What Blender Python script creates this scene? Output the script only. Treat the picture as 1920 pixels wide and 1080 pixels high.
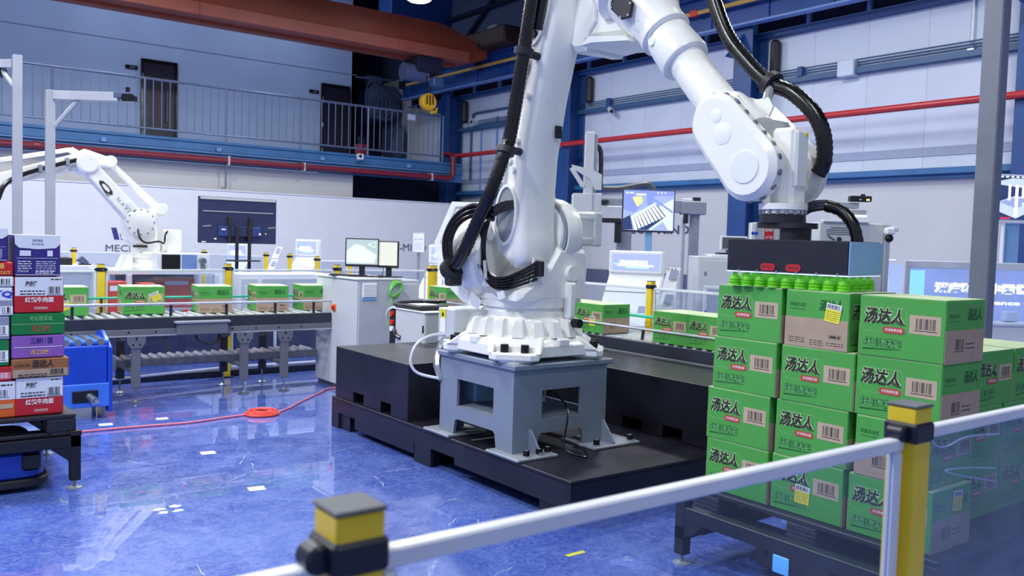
import bpy, bmesh, math, random
from mathutils import Vector, Matrix

for o in list(bpy.data.objects):
    bpy.data.objects.remove(o, do_unlink=True)
S = bpy.context.scene
COL = S.collection
R = math.radians
random.seed(7)

# ------------------------------------------------------------------ camera, world, lights, exposure
PITCH, ROLL, YAW, FPX, CAMH = R(3.07), R(1.6855), R(-37.17), 1632.0, 1.6
cd = bpy.data.cameras.new('camera')
cam = bpy.data.objects.new('camera', cd)
COL.objects.link(cam)
cd.sensor_width = 36.0
cd.lens = FPX * 36.0 / 1920.0
cd.clip_start = 0.05
cd.clip_end = 200
_rz = Matrix.Rotation(YAW, 3, 'Z')
_right = _rz @ Vector((1, 0, 0))
_fwd = _rz @ Vector((0, math.cos(PITCH), -math.sin(PITCH)))
_down = _rz @ Vector((0, -math.sin(PITCH), -math.cos(PITCH)))
_cr, _sr = math.cos(ROLL), math.sin(ROLL)
_r2 = _cr * _right - _sr * _down
_d2 = _sr * _right + _cr * _down
cam.matrix_world = Matrix(((_r2.x, -_d2.x, -_fwd.x, 0), (_r2.y, -_d2.y, -_fwd.y, 0), (_r2.z, -_d2.z, -_fwd.z, CAMH), (0, 0, 0, 1)))
cd.dof.use_dof = True
cd.dof.focus_distance = 4.6
cd.dof.aperture_fstop = 5.0
S.camera = cam

S.view_settings.view_transform = 'Standard'
S.view_settings.look = 'None'
S.view_settings.gamma = 1.0
S.view_settings.use_curve_mapping = False
S.view_settings.exposure = 0.0

w = bpy.data.worlds.new('hall_ambience')
S.world = w
w.use_nodes = True
bg = w.node_tree.nodes['Background']
bg.inputs[0].default_value = (0.62, 0.73, 1.0, 1)
bg.inputs[1].default_value = 0.52

def area(name, loc, size, power, col=(1, 1, 1), rot=(0, 0, 0), shape='DISK'):
    l = bpy.data.lights.new(name, 'AREA')
    l.shape = shape
    l.size = size
    l.energy = power
    l.color = col
    o = bpy.data.objects.new(name, l)
    o.location = loc
    o.rotation_euler = rot
    COL.objects.link(o)
    return o

LAMPS = [(-1.5, 3.5, 330), (-2.5, 8.0, 330), (1.2, 6.8, 190), (1.5, 12.5, 165), (4.5, 10.5, 190), (9.0, 8.5, 190), (8.2, 13.2, 220), (3.6, 14.6, 170), (-1.0, 15.0, 110), (5.8, 4.0, 75), (10.2, 4.0, 150), (1.6, 0.2, 110)]
LZ = 6.6
for i, (x, y, pw) in enumerate(LAMPS):
    area('high_bay_and_fill_light', (x, y, LZ - 0.12), 0.9, pw, (0.95, 0.98, 1.0))

for x in (0.5, 5.0, 9.0):
    area('high_bay_and_fill_light', (x, 20.2, 8.6), 0.9, 62, (0.72, 0.86, 1.0))  # bluish fill lights, added only to brighten the upper balcony wall

# ------------------------------------------------------------------ helpers
def lin(h):
    h = h.lstrip('#')
    c = [int(h[i:i + 2], 16) / 255 for i in (0, 2, 4)]
    return tuple((v / 12.92 if v <= 0.04045 else ((v + 0.055) / 1.055) ** 2.4) for v in c) + (1,)

MATS = {}
def pm(name, col, rough=0.5, metal=0.0, var=0.06, scale=6.0, bump=0.0, bscale=60.0, spec=0.5, coat=0.0, emit=None, estr=0.0, stretch=None):
    m = bpy.data.materials.new(name)
    m.use_nodes = True
    nt = m.node_tree
    b = nt.nodes['Principled BSDF']
    c = lin(col)
    tc = nt.nodes.new('ShaderNodeTexCoord')
    src = tc.outputs['Object']
    if stretch:
        mp = nt.nodes.new('ShaderNodeMapping')
        mp.inputs['Scale'].default_value = stretch
        nt.links.new(src, mp.inputs[0])
        src = mp.outputs[0]
    if var > 0:
        n = nt.nodes.new('ShaderNodeTexNoise')
        n.inputs['Scale'].default_value = scale
        n.inputs['Detail'].default_value = 5
        nt.links.new(src, n.inputs['Vector'])
        r = nt.nodes.new('ShaderNodeMapRange')
        r.inputs[1].default_value = 0.3
        r.inputs[2].default_value = 0.7
        r.inputs[3].default_value = 1 - var
        r.inputs[4].default_value = 1 + var
        nt.links.new(n.outputs[0], r.inputs[0])
        mx = nt.nodes.new('ShaderNodeVectorMath')
        mx.operation = 'SCALE'
        mx.inputs[0].default_value = c[:3]
        nt.links.new(r.outputs[0], mx.inputs['Scale'])
        nt.links.new(mx.outputs[0], b.inputs['Base Color'])
        if emit is None:
            r2 = nt.nodes.new('ShaderNodeMapRange')
            r2.inputs[3].default_value = max(0.02, rough - 0.06)
            r2.inputs[4].default_value = min(1, rough + 0.06)
            nt.links.new(n.outputs[0], r2.inputs[0])
            nt.links.new(r2.outputs[0], b.inputs['Roughness'])
    else:
        b.inputs['Base Color'].default_value = c
    if var <= 0 or emit is not None:
        b.inputs['Roughness'].default_value = rough
    b.inputs['Metallic'].default_value = metal
    b.inputs['Specular IOR Level'].default_value = spec
    b.inputs['Coat Weight'].default_value = coat
    if bump > 0:
        n2 = nt.nodes.new('ShaderNodeTexNoise')
        n2.inputs['Scale'].default_value = bscale
        n2.inputs['Detail'].default_value = 3
        nt.links.new(src, n2.inputs['Vector'])
        bp = nt.nodes.new('ShaderNodeBump')
        bp.inputs['Strength'].default_value = bump
        bp.inputs['Distance'].default_value = 0.002
        nt.links.new(n2.outputs[0], bp.inputs['Height'])
        nt.links.new(bp.outputs[0], b.inputs['Normal'])
    if emit:
        b.inputs['Emission Color'].default_value = lin(emit)
        b.inputs['Emission Strength'].default_value = estr
    MATS[name] = m
    return m

def glass(name, tint, fac=0.06, rough=0.03):
    m = bpy.data.materials.new(name)
    m.use_nodes = True
    nt = m.node_tree
    nt.nodes.remove(nt.nodes['Principled BSDF'])
    out = nt.nodes['Material Output']
    t = nt.nodes.new('ShaderNodeBsdfTransparent')
    t.inputs[0].default_value = lin(tint)
    g = nt.nodes.new('ShaderNodeBsdfGlossy')
    g.inputs['Roughness'].default_value = rough
    fr = nt.nodes.new('ShaderNodeFresnel')
    fr.inputs[0].default_value = 1.5
    ad = nt.nodes.new('ShaderNodeMath')
    ad.operation = 'MULTIPLY'
    ad.inputs[1].default_value = 0.75
    ge = nt.nodes.new('ShaderNodeNewGeometry')
    ib = nt.nodes.new('ShaderNodeMath')
    ib.operation = 'SUBTRACT'
    ib.inputs[0].default_value = 1.0
    nt.links.new(ge.outputs['Backfacing'], ib.inputs[1])
    ff = nt.nodes.new('ShaderNodeMath')
    ff.operation = 'MULTIPLY'
    nt.links.new(fr.outputs[0], ff.inputs[0])
    nt.links.new(ib.outputs[0], ff.inputs[1])
    nt.links.new(ff.outputs[0], ad.inputs[0])
    d = nt.nodes.new('ShaderNodeBsdfDiffuse')
    d.inputs[0].default_value = lin('#c8d2e6')
    ns = nt.nodes.new('ShaderNodeTexNoise')
    ns.inputs['Scale'].default_value = 3.0
    ns.inputs['Detail'].default_value = 6
    tc = nt.nodes.new('ShaderNodeTexCoord')
    nt.links.new(tc.outputs['Object'], ns.inputs['Vector'])
    mr = nt.nodes.new('ShaderNodeMapRange')
    mr.inputs[1].default_value = 0.35
    mr.inputs[2].default_value = 0.75
    mr.inputs[3].default_value = fac * 0.4
    mr.inputs[4].default_value = fac * 1.6
    nt.links.new(ns.outputs[0], mr.inputs[0])
    m1 = nt.nodes.new('ShaderNodeMixShader')
    nt.links.new(mr.outputs[0], m1.inputs[0])
    nt.links.new(t.outputs[0], m1.inputs[1])
    nt.links.new(d.outputs[0], m1.inputs[2])
    m2 = nt.nodes.new('ShaderNodeMixShader')
    nt.links.new(ad.outputs[0], m2.inputs[0])
    nt.links.new(m1.outputs[0], m2.inputs[1])
    nt.links.new(g.outputs[0], m2.inputs[2])
    nt.links.new(m2.outputs[0], out.inputs[0])
    MATS[name] = m
    return m

TXT = {}
def txt_mesh(body, bold=0.0, shear=0.0):
    k = (body, bold, shear)
    if k not in TXT:
        c = bpy.data.curves.new('text_source', 'FONT')
        c.body = body
        c.offset = bold
        c.shear = shear
        c.resolution_u = 2
        c.align_x = 'CENTER'
        c.align_y = 'CENTER'
        o = bpy.data.objects.new('text_source', c)
        COL.objects.link(o)
        dg = bpy.context.evaluated_depsgraph_get()
        dg.update()
        me = bpy.data.meshes.new_from_object(o.evaluated_get(dg))
        v = [tuple(q.co) for q in me.vertices]
        f = [tuple(p.vertices) for p in me.polygons]
        bpy.data.objects.remove(o)
        bpy.data.curves.remove(c)
        bpy.data.meshes.remove(me)
        if v:
            x0, x1 = min(q[0] for q in v), max(q[0] for q in v)
            y0, y1 = min(q[1] for q in v), max(q[1] for q in v)
        else:
            x0, x1, y0, y1 = 0, 1, 0, 1
        TXT[k] = (v, f, x0, x1, y0, y1)
    return TXT[k]

class MB:
    def __init__(s):
        s.v = []
        s.f = []
        s.m = []
    def add(s, vs, fs, mi=0, M=None):
        n = len(s.v)
        if M is not None:
            vs = [tuple(M @ Vector(q)) for q in vs]
        s.v += [tuple(q) for q in vs]
        s.f += [tuple(i + n for i in f) for f in fs]
        s.m += [mi] * len(fs)
        return s
    def box(s, x0, x1, y0, y1, z0, z1, b=0.0, mi=0, M=None):
        if x1 < x0: x0, x1 = x1, x0
        if y1 < y0: y0, y1 = y1, y0
        if z1 < z0: z0, z1 = z1, z0
        if b <= 0:
            vs = [(x0, y0, z0), (x1, y0, z0), (x1, y1, z0), (x0, y1, z0), (x0, y0, z1), (x1, y0, z1), (x1, y1, z1), (x0, y1, z1)]
            fs = [(0, 3, 2, 1), (4, 5, 6, 7), (0, 1, 5, 4), (1, 2, 6, 5), (2, 3, 7, 6), (3, 0, 4, 7)]
            return s.add(vs, fs, mi, M)
        b = min(b, (x1 - x0) * .45, (y1 - y0) * .45, (z1 - z0) * .45)
        L = ((x0, x1), (y0, y1), (z0, z1))
        vs, ix = [], {}
        for sx in (0, 1):
            for sy in (0, 1):
                for sz in (0, 1):
                    sg = (sx, sy, sz)
                    for a in range(3):
                        p = [L[k][sg[k]] + (0 if k == a else (b if sg[k] == 0 else -b)) for k in range(3)]
                        ix[(sg, a)] = len(vs)
                        vs.append(p)
        fs = []
        for a in range(3):
            o1, o2 = (a + 1) % 3, (a + 2) % 3
            for q in (0, 1):
                def sg(i, j):
                    t = [0, 0, 0]
                    t[a] = q; t[o1] = i; t[o2] = j
                    return tuple(t)
                r = [ix[(sg(0, 0), a)], ix[(sg(1, 0), a)], ix[(sg(1, 1), a)], ix[(sg(0, 1), a)]]
                fs.append(tuple(r if q else r[::-1]))
            for i in (0, 1):
                for j in (0, 1):
                    def s2(k):
                        t = [0, 0, 0]
                        t[a] = k; t[o1] = i; t[o2] = j
                        return tuple(t)
                    fs.append((ix[(s2(0), o1)], ix[(s2(1), o1)], ix[(s2(1), o2)], ix[(s2(0), o2)]))
        for sx in (0, 1):
            for sy in (0, 1):
                for sz in (0, 1):
                    fs.append(tuple(ix[((sx, sy, sz), a)] for a in range(3)))
        return s.add(vs, fs, mi, M)
    def lathe(s, p, d, prof, n=20, mi=0, cap=True, M=None):
        d = Vector(d).normalized()
        p = Vector(p)
        u = d.orthogonal().normalized()
        v = d.cross(u)
        vs, fs = [], []
        for (t, r) in prof:
            for i in range(n):
                a = 2 * math.pi * i / n
                vs.append(p + d * t + (u * math.cos(a) + v * math.sin(a)) * max(r, 1e-5))
        for k in range(len(prof) - 1):
            for i in range(n):
                j = (i + 1) % n
                fs.append((k * n + i, k * n + j, (k + 1) * n + j, (k + 1) * n + i))
        if cap:
            fs.append(tuple(range(n - 1, -1, -1)))
            q = (len(prof) - 1) * n
            fs.append(tuple(range(q, q + n)))
        return s.add(vs, fs, mi, M)
    def cyl(s, p0, p1, r0, r1=None, n=14, mi=0, M=None):
        p0, p1 = Vector(p0), Vector(p1)
        d = p1 - p0
        return s.lathe(p0, d, [(0, r0), (d.length, r0 if r1 is None else r1)], n, mi, True, M)
    def tube(s, path, r, n=8, mi=0, cap=True, M=None):
        P = [Vector(q) for q in path]
        rr = r if isinstance(r, (list, tuple)) else [r] * len(P)
        vs, fs = [], []
        u = None
        for k, q in enumerate(P):
            t = (P[min(k + 1, len(P) - 1)] - P[max(k - 1, 0)])
            t = t.normalized() if t.length > 1e-9 else Vector((0, 0, 1))
            if u is None:
                u = t.orthogonal().normalized()
            else:
                u = (u - t * u.dot(t))
                u = u.normalized() if u.length > 1e-6 else t.orthogonal().normalized()
            v = t.cross(u)
            for i in range(n):
                a = 2 * math.pi * i / n
                vs.append(q + (u * math.cos(a) + v * math.sin(a)) * rr[k])
        for k in range(len(P) - 1):
            for i in range(n):
                j = (i + 1) % n
                fs.append((k * n + i, k * n + j, (k + 1) * n + j, (k + 1) * n + i))
        if cap:
            fs.append(tuple(range(n - 1, -1, -1)))
            q = (len(P) - 1) * n
            fs.append(tuple(range(q, q + n)))
        return s.add(vs, fs, mi, M)
    def prism(s, poly, o, u, v, w, mi=0, b=0.0, M=None):
        """polygon (2d) in plane o,u,v extruded by vector w, optional chamfer b on both rims"""
        o, u, v, w = Vector(o), Vector(u), Vector(v), Vector(w)
        n = len(poly)
        rings = []
        if b > 0:
            cx = sum(q[0] for q in poly) / n
            cy = sum(q[1] for q in poly) / n
            ins = []
            for i in range(n):
                a, c, e = Vector(poly[i - 1]), Vector(poly[i]), Vector(poly[(i + 1) % n])
                d1 = (c - a).normalized() if (c - a).length > 1e-9 else Vector((1, 0))
                d2 = (e - c).normalized() if (e - c).length > 1e-9 else d1
                n1, n2 = Vector((-d1.y, d1.x)), Vector((-d2.y, d2.x))
                m = n1 + n2
                m = m.normalized() if m.length > 1e-6 else n1
                k = b / max(0.35, m.dot(n1))
                ins.append(c + m * k)
            ar = sum(poly[i - 1][0] * poly[i][1] - poly[i][0] * poly[i - 1][1] for i in range(n))
            if ar < 0:
                ins = [2 * Vector(poly[i]) - ins[i] for i in range(n)]
            wb = w.normalized() * b
            rings = [(ins, Vector((0, 0, 0))), (poly, wb), (poly, w - wb), (ins, w)]
        else:
            rings = [(poly, Vector((0, 0, 0))), (poly, w)]
        vs, fs = [], []
        for pl, off in rings:
            for q in pl:
                vs.append(o + u * q[0] + v * q[1] + off)
        for k in range(len(rings) - 1):
            for i in range(n):
                j = (i + 1) % n
                fs.append((k * n + i, k * n + j, (k + 1) * n + j, (k + 1) * n + i))
        fs.append(tuple(range(n - 1, -1, -1)))
        q = (len(rings) - 1) * n
        fs.append(tuple(range(q, q + n)))
        return s.add(vs, fs, mi, M)
    def loft(s, secs, mi=0, cap=True, M=None):
        n = len(secs[0])
        vs, fs = [], []
        for sec in secs:
            vs += [tuple(q) for q in sec]
        for k in range(len(secs) - 1):
            for i in range(n):
                j = (i + 1) % n
                fs.append((k * n + i, k * n + j, (k + 1) * n + j, (k + 1) * n + i))
        if cap:
            fs.append(tuple(range(n - 1, -1, -1)))
            q = (len(secs) - 1) * n
            fs.append(tuple(range(q, q + n)))
        return s.add(vs, fs, mi, M)
    def sphere(s, c, r, n=12, mi=0, sz=1.0, M=None):
        prof = [(-r * math.cos(math.pi * k / 8) * sz, r * math.sin(math.pi * k / 8)) for k in range(9)]
        return s.lathe(c, (0, 0, 1), prof, n, mi, True, M)
    def text(s, body, o, u, v, size, mi=0, bold=0.0, shear=0.0, width=None, lift=0.0):
        """text centred at o; u right, v up; size = height of glyph box"""
        vs, fs, x0, x1, y0, y1 = txt_mesh(body, bold, shear)
        o, u, v = Vector(o), Vector(u).normalized(), Vector(v).normalized()
        nrm = u.cross(v)
        sy = size / max(1e-6, (y1 - y0))
        sx = sy if width is None else width / max(1e-6, (x1 - x0))
        cx, cy = (x0 + x1) / 2, (y0 + y1) / 2
        return s.add([o + u * ((q[0] - cx) * sx) + v * ((q[1] - cy) * sy) + nrm * lift for q in vs], fs, mi)
    def quad(s, o, u, v, w, h, mi=0, lift=0.0):
        o, u, v = Vector(o), Vector(u).normalized(), Vector(v).normalized()
        o = o + u.cross(v) * lift
        return s.add([o - u * w / 2 - v * h / 2, o + u * w / 2 - v * h / 2, o + u * w / 2 + v * h / 2, o - u * w / 2 + v * h / 2], [(0, 1, 2, 3)], mi)
    def plate(s, o, u, v, w, h, t, mi=0):
        """thin slab whose front face is centred at o, thickness t behind it"""
        o, u, v = Vector(o), Vector(u).normalized(), Vector(v).normalized()
        nn = u.cross(v)
        c = [o - u * w / 2 - v * h / 2, o + u * w / 2 - v * h / 2, o + u * w / 2 + v * h / 2, o - u * w / 2 + v * h / 2]
        vs = c + [q - nn * t for q in c]
        return s.add(vs, [(0, 1, 2, 3), (7, 6, 5, 4), (0, 4, 5, 1), (1, 5, 6, 2), (2, 6, 7, 3), (3, 7, 4, 0)], mi)

WM = {}
def wm(o):
    return WM.get(o.name, Matrix.Identity(4))

def mesh_of(name, mb, mats, M=None, recalc=True, smooth=True, ang=30):
    me = bpy.data.meshes.new(name)
    vs = mb.v if M is None else [tuple(M @ Vector(q)) for q in mb.v]
    me.from_pydata(vs, [], mb.f)
    for m in (mats if isinstance(mats, (list, tuple)) else [mats]):
        me.materials.append(MATS[m] if isinstance(m, str) else m)
    for p, i in zip(me.polygons, mb.m):
        p.material_index = i
    if recalc:
        bm = bmesh.new()
        bm.from_mesh(me)
        bmesh.ops.recalc_face_normals(bm, faces=bm.faces)
        bm.to_mesh(me)
        bm.free()
    if smooth:
        for p in me.polygons:
            p.use_smooth = True
        me.set_sharp_from_angle(angle=R(ang))
    me.update()
    return me

def thing(name, label, cat, loc=(0, 0, 0), rz=0.0, group=None):
    o = bpy.data.objects.new(name, None)
    o.empty_display_size = 0.1
    COL.objects.link(o)
    o.location = loc
    o.rotation_euler = (0, 0, rz)
    o['label'] = label
    o['category'] = cat
    if group:
        o['group'] = group
    WM[o.name] = Matrix.Translation(loc) @ Matrix.Rotation(rz, 4, 'Z')
    return o

def part(name, mb, mats, parent, label=None, world=True, recalc=True, smooth=True, ang=30, kind=None):
    M = wm(parent).inverted() if world else None
    me = mesh_of(name, mb, mats, M, recalc, smooth, ang)
    o = bpy.data.objects.new(name, me)
    COL.objects.link(o)
    o.parent = parent
    WM[o.name] = wm(parent)
    if label:
        o['label'] = label
    if kind:
        o['kind'] = kind
    return o

def share(name, me, parent, M=None, label=None):
    """another object on an existing mesh, under parent, with local matrix M"""
    o = bpy.data.objects.new(name, me)
    COL.objects.link(o)
    o.parent = parent
    if M is not None:
        o.matrix_local = M
    if label:
        o['label'] = label
    return o

def solo(name, mb, mats, label, cat, loc=(0, 0, 0), group=None, **kw):
    """a thing that is one mesh; vertices given in world space, origin moved to loc"""
    me = mesh_of(name, mb, mats, Matrix.Translation(-Vector(loc)), **kw)
    o = bpy.data.objects.new(name, me)
    COL.objects.link(o)
    o.location = loc
    o['label'] = label
    o['category'] = cat
    if group:
        o['group'] = group
    WM[o.name] = Matrix.Translation(loc)
    return o

def struct(name, mb, mats, parent=None, **kw):
    me = mesh_of(name, mb, mats, None, **kw)
    o = bpy.data.objects.new(name, me)
    COL.objects.link(o)
    if parent:
        o.parent = parent
    else:
        o['kind'] = 'structure'
    return o

def dup(root, loc=None, rz=None, label=None, parent=None, skip=()):
    r = root.copy()
    COL.objects.link(r)
    if parent is not None:
        r.parent = parent
    if loc is not None:
        r.location = loc
    if rz is not None:
        r.rotation_euler = (0, 0, rz)
    if label:
        r['label'] = label
    for ch in root.children:
        if ch.name.split('.')[0] in skip:
            continue
        dup(ch, parent=r)
    return r

def smooth_path(pts, k=6):
    P = [Vector(p) for p in pts]
    out = []
    for i in range(len(P) - 1):
        a, b, c, d = P[max(i - 1, 0)], P[i], P[i + 1], P[min(i + 2, len(P) - 1)]
        for j in range(k):
            t = j / k
            out.append(0.5 * ((2 * b) + (c - a) * t + (2 * a - 5 * b + 4 * c - d) * t * t + (3 * b - a - 3 * c + d) * t ** 3))
    out.append(P[-1])
    return out

def rrect(w, h, r, n=4, cx=0, cy=0):
    pts = []
    for (sx, sy, a0) in ((1, 1, 0), (-1, 1, 90), (-1, -1, 180), (1, -1, 270)):
        for i in range(n + 1):
            a = R(a0 + 90 * i / n)
            pts.append((cx + sx * (w / 2 - r) + r * math.cos(a), cy + sy * (h / 2 - r) + r * math.sin(a)))
    return pts

X, Y, Z = Vector((1, 0, 0)), Vector((0, 1, 0)), Vector((0, 0, 1))
CR = Vector((math.cos(YAW), math.sin(YAW), 0))        # direction running across the view
CF = Vector((-math.sin(YAW), math.cos(YAW), 0))       # direction the hall is seen along

# ------------------------------------------------------------------ materials
pm('wall_paint_blue', '#a9badf', 0.6, var=0.05, scale=1.2, stretch=(1, 1, 0.4))
pm('wall_panel', '#c5cde0', 0.5, var=0.04, scale=1.0)
pm('wall_panel_grey', '#c3c4c8', 0.55, var=0.03, scale=1.0)
pm('stripe_grey', '#9aa3bc', 0.55, var=0.04)
pm('partition_white', '#e2e3e8', 0.5, var=0.02)
pm('dado_dark', '#565c74', 0.5)
pm('beam_blue', '#34567e', 0.45, var=0.12, scale=3)
pm('fascia_blue', '#36699c', 0.45, var=0.12, scale=3)
pm('truck_brown', '#3a1e1c', 0.6, var=0.15)
pm('gallows_grey', '#abafba', 0.4, metal=0.1)
pm('tv_blue', '#2a3f78', 0.4)
pm('girder_blue', '#1b4488', 0.45, var=0.12, scale=2)
pm('column_blue', '#1d447e', 0.45, var=0.12, scale=2)
pm('frame_lightblue', '#6c8cc2', 0.45)
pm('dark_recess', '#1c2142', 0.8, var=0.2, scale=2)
pm('recess_panel', '#4a5577', 0.7, var=0.1)
pm('ceiling_dark', '#151a35', 0.9, var=0.2, scale=1.5)
pm('red_pipe', '#ad2730', 0.35)
pm('dark_red_pipe', '#761d30', 0.4)
pm('crane_orange', '#8c3c24', 0.5, var=0.12, scale=2.5)
pm('crane_orange_lit', '#9c5140', 0.5, var=0.1, scale=2.5)  # paler copy for the lower chord; the light it catches is painted in
pm('rail_steel', '#66728e', 0.35, metal=0.3)
pm('door_dark', '#221c30', 0.35, var=0.15, scale=3, stretch=(8, 8, 0.5))
pm('robot_white', '#f4f4ef', 0.28, var=0.015, coat=0.15)
pm('robot_white_b', '#eceeea', 0.32, var=0.02)
pm('black_rubber', '#0b0b0f', 0.27, var=0.2, scale=30)
pm('black_gloss', '#101016', 0.22, var=0.1)
pm('black_plastic', '#1d1e26', 0.5, var=0.15)
pm('bolt_black', '#17171b', 0.4, metal=0.3)
pm('bolt_steel', '#9aa0a8', 0.3, metal=0.8)
pm('recess_grey', '#8d939c', 0.6)
pm('pedestal_grey', '#7f8a9c', 0.38, var=0.05, scale=4)
pm('foot_plate', '#9aa0ab', 0.4, metal=0.2)
pm('alu', '#c8ccd4', 0.3, metal=0.5)
pm('alu_white', '#e6e9f0', 0.35, metal=0.1)
pm('post_grey', '#7c8290', 0.42, var=0.08, scale=5)
pm('gantry_grey', '#9095a2', 0.45, var=0.05)
pm('gantry_light', '#c9ccd2', 0.45, var=0.04)
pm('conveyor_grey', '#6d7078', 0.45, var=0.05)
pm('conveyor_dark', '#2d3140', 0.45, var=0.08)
pm('roller', '#e2e4e6', 0.25, metal=0.35)
pm('guide_teal', '#2fbf9a', 0.4)
pm('carton_green', '#50a648', 0.5, var=0.05, scale=5)
pm('carton_top_lit', '#cbdcae', 0.6, var=0.08, scale=8)  # paler than the card itself; strong light from above is in the colour
pm('carton_green_light', '#7fce7c', 0.5)
pm('carton_green_dark', '#17602c', 0.5)
pm('carton_halo', '#c6e0a4', 0.5)
pm('print_dark', '#332c2a', 0.5)
pm('print_red', '#c2493f', 0.5)
pm('print_white', '#f2f2ee', 0.5)
pm('kraft', '#b29a84', 0.7, var=0.07, scale=10)
pm('kraft_label', '#c2ad92', 0.7, var=0.05)
pm('sticker_yellow', '#f0e43a', 0.5)
pm('sticker_white', '#f1f3f6', 0.5)
pm('post_yellow', '#f3d024', 0.35, var=0.06)
pm('cap_grey', '#55585f', 0.5)
pm('clamp_black', '#15172a', 0.4)
pm('frame_white', '#dfe2ec', 0.3)
pm('cabinet_grey', '#cfd2d6', 0.4, var=0.02)
pm('cabinet_grey_b', '#c3c8d0', 0.4, var=0.02)
pm('console_white', '#f2f4f8', 0.35, var=0.01)
pm('agv_blue', '#1346c4', 0.3, var=0.08)
pm('agv_blue_light', '#3f7be8', 0.3)
pm('pallet_black', '#20202a', 0.5, var=0.2, scale=12)
pm('rack_black', '#12131c', 0.4, var=0.1)
pm('hose_pink', '#e67f96', 0.4)
pm('hose_red', '#e4463c', 0.4)
pm('violet_box', '#33267a', 0.4, var=0.06)
pm('lilac_box', '#8d5cb0', 0.35, var=0.08)
pm('green_box', '#0f7a3c', 0.35, var=0.1)
pm('red_box', '#c3202c', 0.35, var=0.08)
pm('orange_box', '#e4621e', 0.4, var=0.06)
pm('brown_box', '#9a6238', 0.5, var=0.06)
pm('white_box', '#dfe4ee', 0.45, var=0.03)
pm('grey_box', '#8d93a8', 0.45, var=0.08)
pm('gold', '#e7b84a', 0.4)
pm('cup_green', '#66c813', 0.45, var=0.06)
pm('gripper_black', '#1e1e2a', 0.42, var=0.1, scale=8)
pm('gripper_blue', '#86b4dc', 0.35, var=0.04)
pm('badge_red', '#d2202c', 0.4)
pm('text_purple', '#4a4668', 0.5)
pm('logo_purple', '#3a2f80', 0.5)
pm('logo_blue', '#2438c8', 0.4)
pm('tv_back', '#2a2f52', 0.35, var=0.08, scale=4)
pm('hook_yellow', '#d9a514', 0.4)
pm('conductor_yellow', '#c69a4c', 0.5, var=0.15, scale=8)
pm('cable_green', '#78d456', 0.4)
pm('warn_yellow', '#f1e414', 0.5)
pm('switch_red', '#e0301e', 0.35)
pm('switch_orange', '#e8862a', 0.4)
pm('cable_dark', '#2a2d3c', 0.5)
pm('foil', '#a9adb5', 0.3, metal=0.8, bump=0.6, bscale=25)
pm('screen_glow', '#dfe8f4', 0.3, var=0, emit='#d8e6f2', estr=0.55)
pm('screen_blue', '#7788d8', 0.3, var=0, emit='#8a98e4', estr=0.7)
pm('screen_dark', '#2b3a66', 0.3, var=0, emit='#2f4374', estr=0.6)
pm('screen_white', '#ffffff', 0.3, var=0, emit='#f4f8ff', estr=0.95)
pm('screen_sage', '#c8d2c8', 0.3, var=0, emit='#c6d0c6', estr=0.75)
pm('screen_sage_dark', '#9fb0ae', 0.3, var=0, emit='#a2b2b0', estr=0.7)
pm('screen_beige', '#c6c5b8', 0.3, var=0, emit='#c4c3b6', estr=0.75)
pm('screen_yellow', '#efdf8a', 0.3, var=0, emit='#efdf8a', estr=0.8)
pm('screen_cyan', '#a8f0f0', 0.3, var=0, emit='#a8f0f4', estr=1.1)
pm('screen_greyblue', '#9aa6cc', 0.3, var=0, emit='#98a4cc', estr=0.75)
pm('screen_red', '#e8355a', 0.3, var=0, emit='#e8355a', estr=0.8)
pm('lamp_glow', '#ffffff', 0.3, var=0, emit='#f0f8ff', estr=12.0)
pm('lamp_shell', '#4a5270', 0.4, metal=0.4)
pm('lit_letters', '#ffffff', 0.3, var=0, emit='#f2f8ff', estr=2.6)
pm('led_strip', '#dfeaff', 0.3, var=0, emit='#cfe2ff', estr=0.7)
pm('agv_screen', '#4f8fe0', 0.3, var=0, emit='#4f9af0', estr=1.1)
glass('fence_glass', '#eef3fa', 0.06)
glass('fence_glass_reflect_veil', '#dfeaf6', 0.16)  # stronger pale film paints the reflected haze over the right panel
glass('fence_glass_far', '#f2f5fa', 0.035)
glass('case_glass', '#e9effa', 0.08)

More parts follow.
